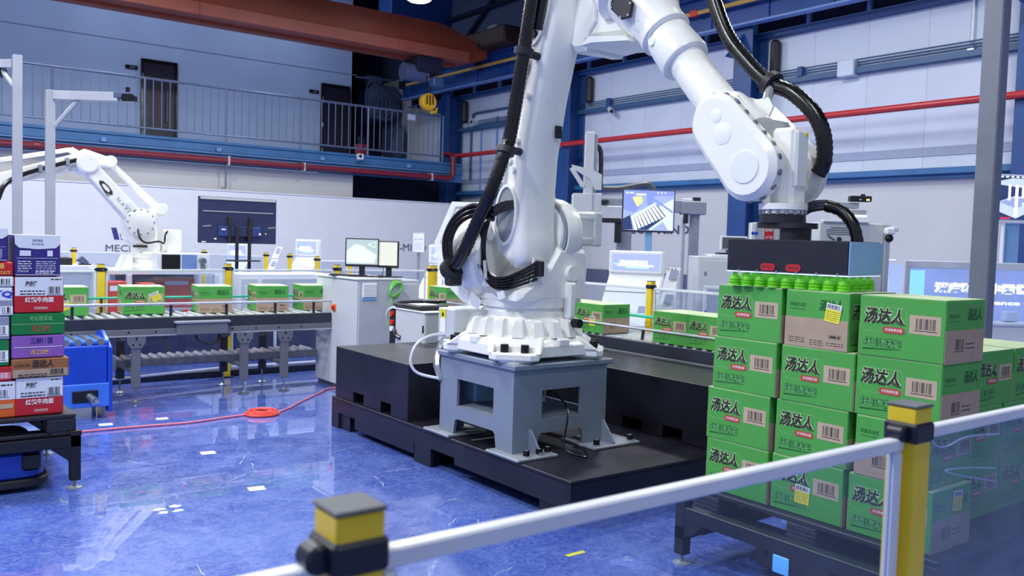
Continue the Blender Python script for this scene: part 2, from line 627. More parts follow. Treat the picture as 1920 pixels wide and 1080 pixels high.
# ------------------------------------------------------------------ floor
def floor_material():
    m = bpy.data.materials.new('polished_blue_floor')
    m.use_nodes = True
    nt = m.node_tree
    b = nt.nodes['Principled BSDF']
    N, L = nt.nodes.new, nt.links.new
    tc = N('ShaderNodeTexCoord')
    def noise(scale, det=6, dist=0.0, st=None, rough=0.55):
        n = N('ShaderNodeTexNoise')
        n.inputs['Scale'].default_value = scale
        n.inputs['Detail'].default_value = det
        n.inputs['Distortion'].default_value = dist
        n.inputs['Roughness'].default_value = rough
        if st:
            mp = N('ShaderNodeMapping')
            mp.inputs['Scale'].default_value = st[0]
            mp.inputs['Rotation'].default_value = (0, 0, R(st[1]))
            L(tc.outputs['Object'], mp.inputs[0])
            L(mp.outputs[0], n.inputs['Vector'])
        else:
            L(tc.outputs['Object'], n.inputs['Vector'])
        return n.outputs[0]
    def ramp(src, stops):
        r = N('ShaderNodeValToRGB')
        el = r.color_ramp.elements
        el[0].position, el[0].color = stops[0][0], stops[0][1]
        el[1].position, el[1].color = stops[-1][0], stops[-1][1]
        for p, c in stops[1:-1]:
            e = el.new(p)
            e.color = c
        L(src, r.inputs[0])
        return r.outputs[0]
    def mix(a, c, fac):
        x = N('ShaderNodeMixRGB')
        if isinstance(fac, float):
            x.inputs[0].default_value = fac
        else:
            L(fac, x.inputs[0])
        L(a, x.inputs[1])
        if isinstance(c, tuple):
            x.inputs[2].default_value = c
        else:
            L(c, x.inputs[2])
        return x.outputs[0]
    base = ramp(noise(1.1, 7, 1.2), [(0.3, lin('#2c4cb0')), (0.5, lin('#3b5cc0')), (0.7, lin('#5674cc'))])
    fine = ramp(noise(16, 8, 2.5, None, 0.7), [(0.42, (0, 0, 0, 1)), (0.62, (1, 1, 1, 1))])
    base = mix(base, lin('#8c9de0'), fine_fac(nt, fine, 0.55))
    # long fine scratches in three directions
    for st, lo, amt in ((((0.8, 26, 1), 28), 0.66, 0.55), (((1.0, 34, 1), -35), 0.67, 0.5), (((1.4, 40, 1), 75), 0.68, 0.4)):
        sc = ramp(noise(2.2, 5, 0.6, st, 0.6), [(lo, (0, 0, 0, 1)), (lo + 0.05, (1, 1, 1, 1))])
        base = mix(base, lin('#c3ccf2'), fine_fac(nt, sc, amt))
    specks = ramp(noise(38, 2, 0.0, None, 0.5), [(0.76, (0, 0, 0, 1)), (0.80, (1, 1, 1, 1))])
    base = mix(base, lin('#eef0fa'), fine_fac(nt, specks, 0.8))
    L(base, b.inputs['Base Color'])
    rr = N('ShaderNodeMapRange')
    rr.inputs[1].default_value, rr.inputs[2].default_value = 0.3, 0.7
    rr.inputs[3].default_value, rr.inputs[4].default_value = 0.18, 0.4
    L(noise(5, 6, 1.0), rr.inputs[0])
    L(rr.outputs[0], b.inputs['Roughness'])
    b.inputs['Specular IOR Level'].default_value = 0.9
    b.inputs['Coat Weight'].default_value = 1.0
    b.inputs['Coat Roughness'].default_value = 0.015
    bp = N('ShaderNodeBump')
    bp.inputs['Strength'].default_value = 0.08
    bp.inputs['Distance'].default_value = 0.004
    L(noise(7, 6, 1.5), bp.inputs['Height'])
    L(bp.outputs[0], b.inputs['Normal'])
    MATS['floor'] = m

def fine_fac(nt, src, k):
    x = nt.nodes.new('ShaderNodeMath')
    x.operation = 'MULTIPLY'
    x.inputs[1].default_value = k
    nt.links.new(src, x.inputs[0])
    return x.outputs[0]

floor_material()
struct('floor', MB().box(-7, 14, -5, 26, -0.2, 0.0), 'floor', smooth=False)
struct('ceiling', MB().box(-7, 14, -5, 26, 9.2, 9.4), 'ceiling_dark', smooth=False)

# ------------------------------------------------------------------ left wall with balcony
wl = struct('wall_left', MB().box(-7, 11.4, 22.6, 22.9, 3.55, 9.2), 'wall_paint_blue', smooth=False)
xs = [-5.2, -2.6, 0.0, 2.3, 4.0, 5.26, 7.6, 8.9, 10.0]
for i, x in enumerate(xs):
    pass
struct('trim_1', MB().box(-7, 11.4, 22.585, 22.6, 6.15, 6.165), 'stripe_grey', smooth=False)
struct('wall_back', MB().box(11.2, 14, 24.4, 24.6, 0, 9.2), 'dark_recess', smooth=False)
struct('wall_side', MB().box(11.25, 11.4, 22.6, 24.4, 3.55, 9.2), 'wall_paint_blue', smooth=False)
def door(n, x0, x1, zt):
    d = struct('door_%d' % n, MB().box(x0 + .05, x1 - .05, 22.56, 22.6, 3.55, zt - .05, .006), 'door_dark')
    f = MB().box(x0, x0 + .05, 22.52, 22.62, 3.55, zt, .005).box(x1 - .05, x1, 22.52, 22.62, 3.55, zt, .005).box(x0 + .05, x1 - .05, 22.52, 22.62, zt - .05, zt, .005)
    struct('door_frame', f, 'black_gloss', d)
    hx = x1 - .26
    h = MB().tube([(hx, 22.53, 4.3), (hx, 22.50, 4.3), (hx, 22.50, 5.05), (hx, 22.53, 5.05)], .014, 8)
    struct('door_handle', h, 'rail_steel', d)
    hg = MB()
    for z in (3.9, 4.6, 5.3):
        hg.cyl((x0 + .035, 22.51, z), (x0 + .035, 22.51, z + .12), .012, n=8)
    struct('hinge', hg, 'bolt_steel', d)
door(1, 5.61, 6.47, 5.77)
door(2, 10.32, 11.19, 5.80)
for x, z in ((5.40, 5.53), (10.12, 5.54)):
    t = thing('door_sign', 'dark name plate on the pale blue wall left of the %s balcony door' % ('first' if x < 7 else 'second'), 'sign', (x, 22.6, z))
    part('plate', MB().box(x - .14, x + .14, 22.575, 22.6, z - .045, z + .045, .004), 'black_gloss', t)
    part('lettering', MB().text('办公室', (x + .02, 22.574, z), X, Z, .035, 0), 'wall_panel', t)
# balcony slab and fascia
struct('trim_2', MB().box(-7, 12.0, 18.98, 22.6, 3.40, 3.55), 'gantry_grey', smooth=False)
fa = MB().box(-7, 12.62, 18.93, 19.05, 3.07, 3.28, .01).box(-7, 12.62, 18.90, 19.05, 3.28, 3.33, .006).box(-7, 12.62, 18.94, 19.05, 3.33, 3.50, .01).box(-7, 12.62, 18.91, 19.05, 3.50, 3.56, .006)
struct('trim_3', fa, 'fascia_blue')
struct('wall_under_balcony', MB().box(-7, 9.6, 19.12, 19.25, 0, 3.07), 'wall_panel_grey', smooth=False)
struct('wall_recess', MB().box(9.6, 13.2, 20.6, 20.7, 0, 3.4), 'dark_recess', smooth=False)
struct('wall_partition', MB().box(-7, 12.75, 18.72, 18.84, 0, 2.49, .01), 'partition_white')
struct('trim_4', MB().box(-7, 12.75, 18.70, 18.86, 2.49, 2.52, .006), 'alu_white')

# big lettering on the partition
def lettering(name, s, o, u, v, h, wd, m, label, bold=.0):
    solo(name, MB().text(s, o, u, v, h, 0, bold, 0, wd, .004), m, label, 'lettering', tuple(o), recalc=False, smooth=False)
lettering('wall_lettering', 'MECH-MIND', (4.62, 18.715, 1.23), X, Z, .135, 1.22, 'text_purple', 'dark purple MECH lettering on white partition behind the small robot')
lettering('wall_lettering', 'MECH-MIND ROBOTICS', (11.40, 18.715, 1.37), X, Z, .18, 2.85, 'text_purple', 'dark lettering ending in R on white partition right of the monitors')
lg = MB()
lg.prism([(0, 0), (.1, 0), (.04, .24), (-.06, .24)], (4.17, 18.716, 1.40), X, Z, (0, .004, 0))
lg.prism([(0, 0), (.1, 0), (.06, .07), (-.03, .13)], (4.30, 18.716, 1.40), X, Z, (0, .004, 0))
lg.prism([(0, .13), (.16, 0), (.26, 0), (.3, .24), (.24, .24), (.2, .08), (.04, .2)], (4.48, 18.716, 1.40), X, Z, (0, .004, 0))
solo('wall_emblem', lg, 'logo_purple', 'purple slanted emblem above MECH lettering on the white partition', 'emblem', (4.3, 18.716, 1.4))

# red pipe along the fascia
t = thing('fire_pipe', 'dark red pipe running along the blue balcony edge', 'pipe', (2.5, 18.80, 3.155))
part('pipe', MB().tube([(-7, 18.80, 3.155), (12.1, 18.80, 3.155), (12.22, 18.80, 3.2), (12.25, 18.80, 3.3), (12.25, 18.8, 3.70), (12.25, 18.95, 3.79), (12.25, 19.35, 3.79)], .068, 12), 'dark_red_pipe', t)
for x in (2.8, 8.15, 11.4):
    part('coupling', MB().cyl((x - .06, 18.80, 3.155), (x + .06, 18.80, 3.155), .082, n=14), 'dark_red_pipe', t)
for x in (6.47, 8.2, 11.6):
    part('bracket', MB().box(x - .02, x + .02, 18.72, 18.93, 3.06, 3.25, .004), 'alu', t)
t = thing('conduit', 'thin grey conduit dropping from the balcony edge to the partition', 'conduit', (6.45, 18.88, 2.5))
part('tube', MB().tube([(6.45, 18.88, 3.22), (6.45, 18.88, 2.56)], .017, 8), 'rail_steel', t)
part('end_box', MB().box(6.36, 6.42, 18.85, 18.9, 2.54, 2.6, .005), 'recess_grey', t)
t = thing('conduit', 'long thin pale conduit fixed along the blue balcony edge', 'conduit', (3, 18.88, 3.3))
part('tube', MB().tube([(-7, 18.885, 3.30), (12.5, 18.885, 3.30)], .014, 8), 'frame_lightblue', t)
for i, x in enumerate((4.0, 6.3, 8.7, 11.0)):
    solo('junction_box', MB().box(x - .05, x + .05, 18.86, 18.93, 3.34, 3.43, .006), 'frame_lightblue', 'small pale junction box on blue balcony edge, number %s from the left' % ('one', 'two', 'three', 'four')[i], 'junction box', (x, 18.9, 3.38))

# balcony railing: posts, balusters and rails are parts
rl = thing('balcony_railing', 'steel balcony railing with thin vertical balusters in front of doors', 'railing', (4, 18.93, 3.56))
part('top_rail', MB().tube([(-3.0, 18.93, 4.71), (12.05, 18.93, 4.71)], .028, 10), 'rail_steel', rl)
part('bottom_rail', MB().tube([(-3.0, 18.93, 3.70), (12.05, 18.93, 3.70)], .022, 10), 'rail_steel', rl)
pm_ = mesh_of('post', MB().cyl((0, 0, -.58), (0, 0, .58), .024, n=8), 'rail_steel')
bm_ = mesh_of('baluster', MB().cyl((0, 0, -.5), (0, 0, .5), .009, n=6), 'rail_steel')
posts = [-2.0, -0.3, 1.4, 3.09, 4.787, 6.46, 8.17, 9.88, 11.0, 12.0]
for x in posts:
    share('post', pm_, rl, Matrix.Translation((x - 4, 0, .57)))
for a, b_ in zip(posts[1:], posts[2:]):
    n = 10 if b_ - a > 1.3 else 7
    for k in range(1, n):
        share('baluster', bm_, rl, Matrix.Translation((a + (b_ - a) * k / n - 4, 0, .645)))
t = thing('wall_camera', 'small white camera on the blue balcony edge below the railing', 'camera', (9.6, 18.85, 3.5))
part('bracket', MB().box(9.57, 9.6, 18.8, 18.93, 3.40, 3.44, .004), 'alu', t)
part('housing', MB().box(9.52, 9.66, 18.68, 18.82, 3.42, 3.56, .02), 'alu_white', t)
part('lens', MB().cyl((9.56, 18.68, 3.5), (9.56, 18.66, 3.5), .04, n=12), 'black_gloss', t)
solo('notice', MB().box(10.94, 11.16, 18.885, 18.90, 4.52, 4.66, .002), 'wall_panel', 'small white notice hung on the balcony railing', 'notice', (11.05, 18.9, 4.6))
t = thing('plant_pot', 'red brown pot with small dark tools standing on balcony floor behind railing', 'pot', (9.95, 19.4, 3.55))
part('pot', MB().box(9.83, 10.07, 19.28, 19.52, 3.55, 3.86, .02), 'dark_red_pipe', t)
part('handles', MB().tube([(9.9, 19.4, 3.84), (9.87, 19.4, 4.05)], .02, 8).tube([(10.0, 19.4, 3.84), (10.02, 19.38, 4.0)], .02, 8), 'dark_recess', t)

# recess at the end of the balcony: ducts, hanging cable coil
t = thing('air_duct', 'dark grey ventilation duct in the recess behind the balcony end', 'duct', (12.4, 23.6, 5.4))
part('duct_upper', MB().box(12.05, 13.21, 23.0, 24.38, 5.05, 6.1, .2), 'recess_panel', t)
part('duct_lower', MB().box(12.7, 13.15, 22.6, 23.6, 3.9, 5.0, .2), 'recess_panel', t)
part('duct_neck', MB().cyl((12.05, 23.3, 6.2), (12.5, 23.3, 6.2), .17, n=16), 'recess_panel', t)
t = thing('wall_cladding', 'dull grey panel in the dark recess beside the second door', 'panel', (11.7, 23.8, 4.6))
part('panel', MB().box(11.42, 12.0, 23.9, 24.0, 3.55, 5.6, .01), 'recess_panel', t)
cc = MB()
for k in range(5):
    ph = k * .5
    cc.tube([(11.85 + .2 * k * .55 + (.20 + .02 * k) * math.cos(a_ * .42 + ph), 22.5, 5.55 - .05 * k + (.52 - .04 * k) * math.sin(a_ * .42 + ph)) for a_ in range(16)], .018, 6)
t = thing('cable_coil', 'coil of dark cable hanging in the recess below the crane', 'cable', (12.1, 22.5, 5.5))
part('loops', cc, 'recess_panel', t)
part('hanging_bar', MB().tube([(11.38, 22.62, 6.1), (11.6, 22.5, 6.1), (12.5, 22.5, 6.14)], .03, 8), 'recess_panel', t)

# ------------------------------------------------------------------ right wall
wr = struct('wall_right', MB().box(13.22, 13.4, -5, 24.4, 0, 9.2), 'wall_panel_grey', smooth=False)
pmesh = mesh_of('wall_panel', MB().box(-.0225, .0, -.4985, .4985, -1.1, 1.1, .0015), 'wall_panel')
for k in range(24):
    y = -1.5 + k
    share('wall_panel', pmesh, wr, Matrix.Translation((13.22, y, 4.26)))
pm2 = mesh_of('wall_panel', MB().box(-.0225, .0, -.4985, .4985, -.095, .095, .0015), 'wall_panel')
for k in range(24):
    share('wall_panel', pm2, wr, Matrix.Translation((13.22, -1.5 + k, 2.995)))
struct('trim_5', MB().box(13.185, 13.22, -5, 22, 3.09, 3.16 + .07, .004), 'stripe_grey')
struct('trim_6', MB().box(13.04, 13.22, -5, 20, 2.80, 2.90, .01).box(13.12, 13.22, -5, 20, 2.74, 2.80, .006), 'fascia_blue')
struct('trim_7', MB().box(13.14, 13.22, -5, 20, .78, 1.04, .006), 'dado_dark')
struct('trim_8', MB().box(13.04, 13.22, -5, 22, 5.36, 5.45, .01), 'column_blue')
for k in range(16):
    y = 4.6 + k * 1.12
    wn = struct('window_%d' % (k + 1), MB().box(13.14, 13.2, y + .03, y + 1.09, 5.475, 6.35, 0), 'ceiling_dark', smooth=False)
    struct('mullion', MB().box(13.06, 13.2, y - .04, y + .03, 5.475, 6.4, .008), 'frame_lightblue', wn)
struct('trim_9', MB().box(13.06, 13.2, 4.5, 22.6, 5.45, 5.475, .004), 'frame_lightblue')
struct('wall_right_upper', MB().box(13.19, 13.21, -5, 24.4, 6.4, 9.2), 'recess_panel', smooth=False)
# runway girder
t = thing('crane_runway', 'long blue runway girder under the ceiling along the right wall', 'girder', (12.6, 12, 5.45))
part('bottom_flange', MB().box(12.50, 12.68, -4, 22, 5.52, 5.56, .006), 'frame_lightblue', t)
part('web', MB().box(12.56, 12.62, -4, 22, 5.56, 6.15), 'girder_blue', t)
part('top_flange', MB().box(12.42, 12.82, -4, 22, 6.15, 6.19, .006), 'girder_blue', t)
sm = mesh_of('stiffener', MB().box(-.05, 0, -.008, .008, 5.56, 6.15), 'girder_blue')
for k in range(18):
    share('stiffener', sm, t, Matrix.Translation((12.58 - 12.6, -3 + k * 1.25 - 12, -5.45)))
t2 = thing('conductor_rail', 'dusty yellow conductor rail along the blue runway girder', 'conductor rail', (12.4, 12, 5.9))
part('rail', MB().box(12.36, 12.40, -4, 21.5, 5.84, 5.91, .008), 'conductor_yellow', t2)
hm = mesh_of('hanger', MB().box(-.03, .2, -.02, .02, -.08, .14, .004), 'cable_dark')
for k in range(12):
    share('hanger', hm, t2, Matrix.Translation((0, -4 + k * 1.9 - 7, 0)))
part('cover_clip', MB().box(12.34, 12.41, 10.95, 11.1, 5.82, 5.93, .006), 'switch_red', t2, 'red clip')
# columns
def column(y, label):
    t = thing('steel_column', label, 'column', (12.9, y, 0))
    part('front_flange', MB().box(12.72, 12.75, y - .2, y + .2, 0, 5.515, .004), 'column_blue', t)
    part('web', MB().box(12.75, 13.17, y - .012, y + .012, 0, 5.45), 'column_blue', t)
    part('back_flange', MB().box(13.15, 13.18, y - .2, y + .2, 0, 5.45, .004), 'column_blue', t)
    part('gusset', MB().prism([(0, 0), (.5, 0), (.5, .5)], (12.25, y - .02, 4.95), X, Z, (0, .04, 0)), 'girder_blue', t)
    part('base_plate', MB().box(12.6, 13.18, y - .28, y + .28, 0, .03, .004), 'column_blue', t)
    s = solo('wall_speaker', MB().box(13.0, 13.18, y - .50, y - .34, 4.72, 5.30, .05), 'black_plastic', 'slim black speaker on right wall, beside the blue column ' + {10: 'behind the forearm hose', 15: 'behind the lower arm', 20: 'in the corner', 5: 'near the grey post'}[int(y)], 'speaker', (13.1, y - .42, 5))
column(10.15, 'blue steel column behind the forearm hose of large robot in front of white cladding')
column(15.05, 'blue steel column partly hidden behind the lower arm of large robot')
column(20.0, 'blue steel column in the corner at the end of the balcony')
column(5.3, 'blue steel column right of the grey foreground post')
# red pipe on right wall, conduits
t = thing('fire_pipe', 'bright red pipe running across the white right wall', 'pipe', (12.66, 10, 3.79))
part('pipe', MB().tube([(12.66, -4, 3.79), (12.66, 19.0, 3.79), (12.6, 19.3, 3.79), (12.25, 19.35, 3.79)], .055, 12), 'red_pipe', t)
for y in (5.3, 10.15, 15.05):
    part('bracket', MB().box(12.64, 12.72, y - .015, y + .015, 3.72, 3.86, .003), 'alu', t)
t = thing('cable_tray', 'blue rail with three thin conduits across the upper right wall', 'cable tray', (13.1, 10, 4.55))
part('rail', MB().box(13.08, 13.2, -4, 20, 4.50, 4.60, .006), 'beam_blue', t)
for k in range(3):
    part('conduit', MB().tube([(13.12, -4, 4.64 + k * .045), (13.12, 19, 4.64 + k * .045)], .013, 6), 'beam_blue', t)
for y in (9.2, 5.2, 14.0):
    part('clip', MB().box(13.06, 13.2, y - .05, y + .05, 4.58, 4.76, .01), 'column_blue', t)
solo('junction_box', MB().box(13.02, 13.2, 8.15, 8.45, 4.47, 4.73, .012), 'wall_panel', 'white junction box on the cable tray right of the blue column', 'junction box', (13.1, 8.3, 4.6))
t = thing('down_pipe', 'thin white vertical pipe on upper right wall beside the grey post', 'pipe', (13.16, 6.2, 4.9))
part('pipe', MB().cyl((13.16, 6.33, 4.62), (13.16, 6.33, 5.36), .02, n=8), 'alu_white', t)
part('bracket', MB().box(13.12, 13.2, 6.28, 6.38, 4.58, 4.64, .004), 'alu', t)
def wall_cam(x, y, z, label, dark=True):
    t = thing('security_camera', label, 'camera', (x, y, z))
    part('arm', MB().tube([(13.19, y, z), (13.08, y, z)], .02, 8), 'alu_white', t)
    part('housing', MB().cyl((13.1, y + .06, z + .02), (12.94, y - .16, z - .06), .055, .05, n=12), 'alu_white', t)
    part('lens', MB().cyl((12.94, y - .16, z - .06), (12.925, y - .18, z - .067), .04, n=12), 'black_gloss', t)
wall_cam(13.1, 13.9, 4.5, 'small white bullet camera on the wall rail left of the forearm')
wall_cam(13.1, 4.85, 4.66, 'small white bullet camera on the wall rail beside the grey post')
wall_cam(13.1, 19.2, 4.75, 'small white bullet camera beside the corner column above the red pipe')
wall_cam(13.1, 18.3, 3.0, 'small white bullet camera low on the wall left of the dress pack')
# conduit loops left part of right wall
for i, (y0, y1, z) in enumerate(((19.3, 16.9, 4.95), (19.35, 16.9, 4.60))):
    t = thing('conduit', ('upper' if i == 0 else 'lower') + ' dark conduit on wall between corner column and large robot', 'conduit', (13.15, y0, z))
    part('tube', MB().tube([(13.16, y0, 3.2 if i else z), (13.16, y0, z - .1), (13.16, y0 - .1, z), (13.16, y1, z)], .03, 8), 'beam_blue', t)
for i, y in enumerate((18.9, 18.2)):
    t = thing('conduit', 'thin pale vertical conduit on wall near the corner column, %s' % ('nearer the corner' if i == 0 else 'farther from the corner'), 'conduit', (13.16, y, 3.2))
    part('tube', MB().cyl((13.17, y, 2.2), (13.17, y, 4.5 + .3 * i), .022, n=8), 'frame_lightblue', t)
# roof braces
t = thing('roof_brace', 'dark diagonal roof braces against the upper wall above the runway', 'brace', (13, 17, 7))
for a_, b_ in (((13.1, 14, 6.4), (13.1, 17.5, 8.4)), ((13.1, 20.5, 6.4), (13.1, 17.5, 8.4)), ((13.1, 13.5, 7.6), (13.1, 21, 7.6))):
    part('member', MB().tube([a_, b_], .06, 6), 'ceiling_dark', t)
t = thing('roof_truss', 'deep blue roof beam behind the orange crane', 'beam', (8, 20, 8))
part('beam', MB().box(11.3, 13.2, 20.5, 21.2, 6.9, 9.2, .02), 'girder_blue', t)
part('flange', MB().box(11.2, 13.2, 20.3, 21.4, 6.86, 6.92, .01), 'girder_blue', t)
solo('motor_box', MB().box(12.2, 12.7, 17.0, 17.4, 6.35, 6.75, .03), 'recess_grey', 'grey motor box on the end of the orange crane', 'motor', (12.45, 17.2, 6.5))

# ------------------------------------------------------------------ overhead crane
t = thing('overhead_crane', 'orange overhead crane bridge spanning the hall below the roof', 'crane', (3, 17.9, 5.83))
part('bridge_girder', MB().prism([(-7, 5.84), (11.9, 5.84), (12.3, 6.0), (12.3, 6.25), (11.0, 6.62), (-7, 6.62)], (0, 17.5, 0), X, Z, (0, .8, 0)), 'crane_orange', t)
part('lower_chord', MB().box(-7, 11.75, 17.42, 18.38, 5.82, 6.07, .012), 'crane_orange_lit', t)
for x in (1.0, 5.4, 9.8):
    part('weld_seam', MB().box(x, x + .012, 17.412, 17.43, 5.83, 6.06), 'crane_orange', t)
part('end_truck', MB().box(12.0, 12.75, 16.4, 19.4, 6.19, 6.6, .04), 'truck_brown', t)
part('trolley_rail', MB().box(-7, 11.6, 17.85, 17.95, 5.76, 5.82), 'crane_orange', t)
t = thing('crane_hoist', 'dark hoist trolley hanging under the right end of orange crane', 'hoist', (10.75, 17.7, 5.4))
part('trolley', MB().box(10.4, 11.1, 17.55, 18.2, 5.45, 5.84, .04), 'ceiling_dark', t)
part('drum', MB().cyl((10.15, 17.8, 5.45), (10.75, 17.8, 5.45), .2, n=16), 'recess_panel', t)
part('motor', MB().box(10.72, 11.02, 17.35, 17.6, 5.12, 5.34, .03), 'beam_blue', t, 'blue motor')
part('rope', MB().tube([(10.68, 17.6, 5.4), (10.70, 17.6, 4.85)], .012, 6).tube([(10.8, 17.6, 5.4), (10.78, 17.6, 4.85)], .012, 6), 'ceiling_dark', t)
hk = part('hook_block', MB().lathe((10.72, 17.5, 4.78), (0, 1, 0), [(0, .17), (.03, .2), (.16, .2), (.19, .17)], 20), 'hook_yellow', t, 'yellow hook block')
part('slot', MB().box(10.62, 10.65, 17.485, 17.5, 4.72, 4.92).box(10.7, 10.73, 17.485, 17.5, 4.70, 4.93).box(10.78, 10.81, 17.485, 17.5, 4.72, 4.92), 'black_plastic', hk)
part('hook', MB().tube([(10.78, 17.6, 4.64), (10.84, 17.6, 4.56), (10.95, 17.6, 4.58), (10.98, 17.6, 4.68)], [.05, .05, .04, .02], 8), 'hook_yellow', hk)

# ------------------------------------------------------------------ lamps
def lamp(x, y, label):
    t = thing('high_bay_lamp', label, 'lamp', (x, y, LZ), group='high bay lamps under the roof')
    part('shell', MB().lathe((x, y, LZ - .02), Z, [(0, .27), (.06, .26), (.22, .1), (.30, .07)], 20), 'lamp_shell', t)
    part('diffuser', MB().lathe((x, y, LZ - .05), Z, [(0, .2), (.03, .25)], 20), 'lamp_glow', t)
    part('cord', MB().cyl((x, y, LZ + .28), (x, y, 9.2), .012, n=6), 'cable_dark', t)
lamp(9.47, 16.0, 'round bright high bay lamp at the top edge near the crane')

# ------------------------------------------------------------------ steel base platform and ballast blocks
def black_steel():
    m = pm('black_steel', '#1b1a26', 0.36, var=0.45, scale=3.5, bump=0.25, bscale=18)
    return m
black_steel()
t = thing('base_platform', 'low black steel platform carrying the large robot and ballast blocks', 'platform', (4.3, 5.15, 0))
PX0, PX1, PY0, PY1, PZ = 3.21, 5.3, 3.63, 6.70, .258
part('top_plate', MB().box(PX0, PX1, PY0, PY1, .235, PZ, .004), 'black_steel', t)
# front (camera-left) side beam with fork pockets
def side_wall(x, name='side_beam'):
    poly = [(PY0, .235), (PY1, .235), (PY1, 0), (PY1 - .28, 0)]
    poly = [(PY0, .06), (PY0, .235), (PY1, .235), (PY1, .0), (PY1 - .13, 0), (PY1 - .13, .135), (PY1 - .42, .135), (PY1 - .42, .05), (5.35, .05), (5.35, .135), (5.34, .135), (5.34, .0), (5.12, 0), (5.12, .135), (4.82, .135), (4.82, .09), (PY0 + .1, .09), (PY0 + .1, .06)]
    return MB().prism(poly, (x, 0, 0), Y, Z, (.02, 0, 0))
part('side_beam', side_wall(PX0), 'black_steel', t)
part('side_beam', MB().box(PX1 - .02, PX1, PY0, PY1, .06, .235), 'black_steel', t)
part('end_beam', MB().box(PX0 + .02, PX1 - .02, PY0, PY0 + .02, .05, .235), 'black_steel', t)
part('end_beam', MB().box(PX0 + .02, PX1 - .02, PY1 - .02, PY1, 0, .235), 'black_steel', t)
for y in (3.75, 5.14, 6.4):
    part('skid', MB().box(PX0 + .02, PX1 - .02, y, y + .18, 0, .235), 'black_steel', t)

def block(x0, x1, y0, y1, z0, z1, label, pockets, face):
    t = thing('ballast_block', label, 'block', ((x0 + x1) / 2, (y0 + y1) / 2, z0))
    if face == 'x':
        poly = [(y0, z0)]
        for a, b_ in pockets:
            poly += [(a, z0), (a, z0 + .085), (b_, z0 + .085), (b_, z0)]
        poly += [(y1, z0), (y1, z1), (y0, z1)]
        part('body', MB().prism(poly, (x0, 0, 0), Y, Z, (x1 - x0, 0, 0), b=.004), 'black_steel', t)
    return t
block(3.222, 4.005, 5.47, 6.66, .259, .68, 'black steel ballast block standing below the cabinet, left of pedestal', [(5.72, 5.88), (6.16, 6.34)], 'x')
block(4.51, 5.22, 3.66, 5.44, .259, .68, 'black steel ballast block behind pedestal, next to the right conveyor', [(3.98, 4.16), (4.36, 4.56)], 'x')
block(4.02, 5.22, 5.47, 6.555, .259, .68, 'black steel ballast block at the back below the junction box', [(5.72, 5.88)], 'x')

# ------------------------------------------------------------------ pedestal
t = thing('robot_pedestal', 'grey welded steel pedestal with openings under the large robot', 'pedestal', (3.65, 4.66, .259))
a0, a1, c0, c1 = 3.255, 4.04, 4.245, 5.085
def ped_face(o, u, wd, th, mi=0):
    L = wd
    outer = [(0, .27), (0, .80), (L, .80), (L, .27), (L - .17, .27), (L - .19, .37), (L - .21, .385), (.21, .385), (.19, .37), (.17, .27)]
    m = MB()
    # four strips around the opening
    m.prism([(0, .27), (.17, .27), (.19, .37), (.21, .385), (.21, .80), (0, .80)][::1], o, u, Z, th)
    m.prism([(L - .17, .27), (L, .27), (L, .80), (L - .21, .80), (L - .21, .385), (L - .19, .37)], o, u, Z, th)
    m.prism([(.21, .385), (L - .21, .385), (L - .21, .475), (.21, .475)], o, u, Z, th)
    m.prism([(.21, .66), (L - .21, .66), (L - .21, .80), (.21, .80)], o, u, Z, th)
    return m
part('side_plate', ped_face((a0, c1, 0), -Y, c1 - c0, (.02, 0, 0)), 'pedestal_grey', t)
part('side_plate', ped_face((a1 - .02, c1, 0), -Y, c1 - c0, (.02, 0, 0)), 'pedestal_grey', t)
part('front_plate', ped_face((a0 + .02, c0, 0), X, a1 - a0 - .04, (0, .02, 0)), 'pedestal_grey', t)
part('back_plate', ped_face((a0 + .02, c1 - .02, 0), X, a1 - a0 - .04, (0, .02, 0)), 'pedestal_grey', t)
part('top_plate', MB().box(a0 - .02, a1 + .03, c0 - .03, c1 + .02, .80, .835, .006), 'pedestal_grey', t)
part('opening_ledge', MB().box(a0 + .02, a0 + .2, c0 + .19, c1 - .19, .455, .475).box(a0 + .2, a1 - .2, c0 + .02, c0 + .2, .455, .475), 'pedestal_grey', t)
part('inner_shelf', MB().box(a0 + .3, a0 + .34, c0 + .1, c1 - .1, .56, .60, .003), 'foot_plate', t)
part('hidden_controller', MB().box(3.42, 3.68, 4.90, 5.05, .477, .615, .01), 'gripper_blue', t, 'blue box seen through the opening')
for (x, y, sx, sy) in ((a0, c0, -1, -1), (a1, c0, 1, -1), (a0, c1, -1, 1), (a1, c1, 1, 1)):
    x0, x1 = (x - .06, x + .26) if sx < 0 else (x - .22, x + .2)
    y0, y1 = (y - .14, y + .2) if sy < 0 else (y - .2, y + .12)
    fp = part('foot_plate', MB().box(x0, x1, y0, y1, .259, .277, .004), 'foot_plate', t)
    bm2 = MB()
    bx = [(x1 - .05, y0 + .05), (x1 - .05, y1 - .07), (x0 + .06, y0 + .045), ] if sx > 0 else [(x0 + .1, y0 + .045), (x0 + .2, y0 + .045), (x1 - .04, y0 + .06)]
    for (px, py) in bx:
        if a0 < px < a1 and c0 < py < c1:
            continue
        b = part('bolt', MB().cyl((px, py, .277), (px, py, .284), .03, n=14, mi=0).cyl((px, py, .284), (px, py, .316), .021, n=12, mi=1).cyl((px, py, .316), (px, py, .317), .011, n=6, mi=2), ['foot_plate', 'bolt_black', 'recess_grey'], fp)
    if sy < 0:
        part('gusset', MB().prism([(0, .277), (-.12, .277), (-.12, .29), (-.012, .42), (0, .42)], (x + (.13 if sx < 0 else -.03), c0, 0), Y, Z, (.014, 0, 0)), 'pedestal_grey', fp)
cb = thing('loose_cable', 'thin black cable hanging out of pedestal opening onto the platform', 'cable', (3.66, 4.05, .26))
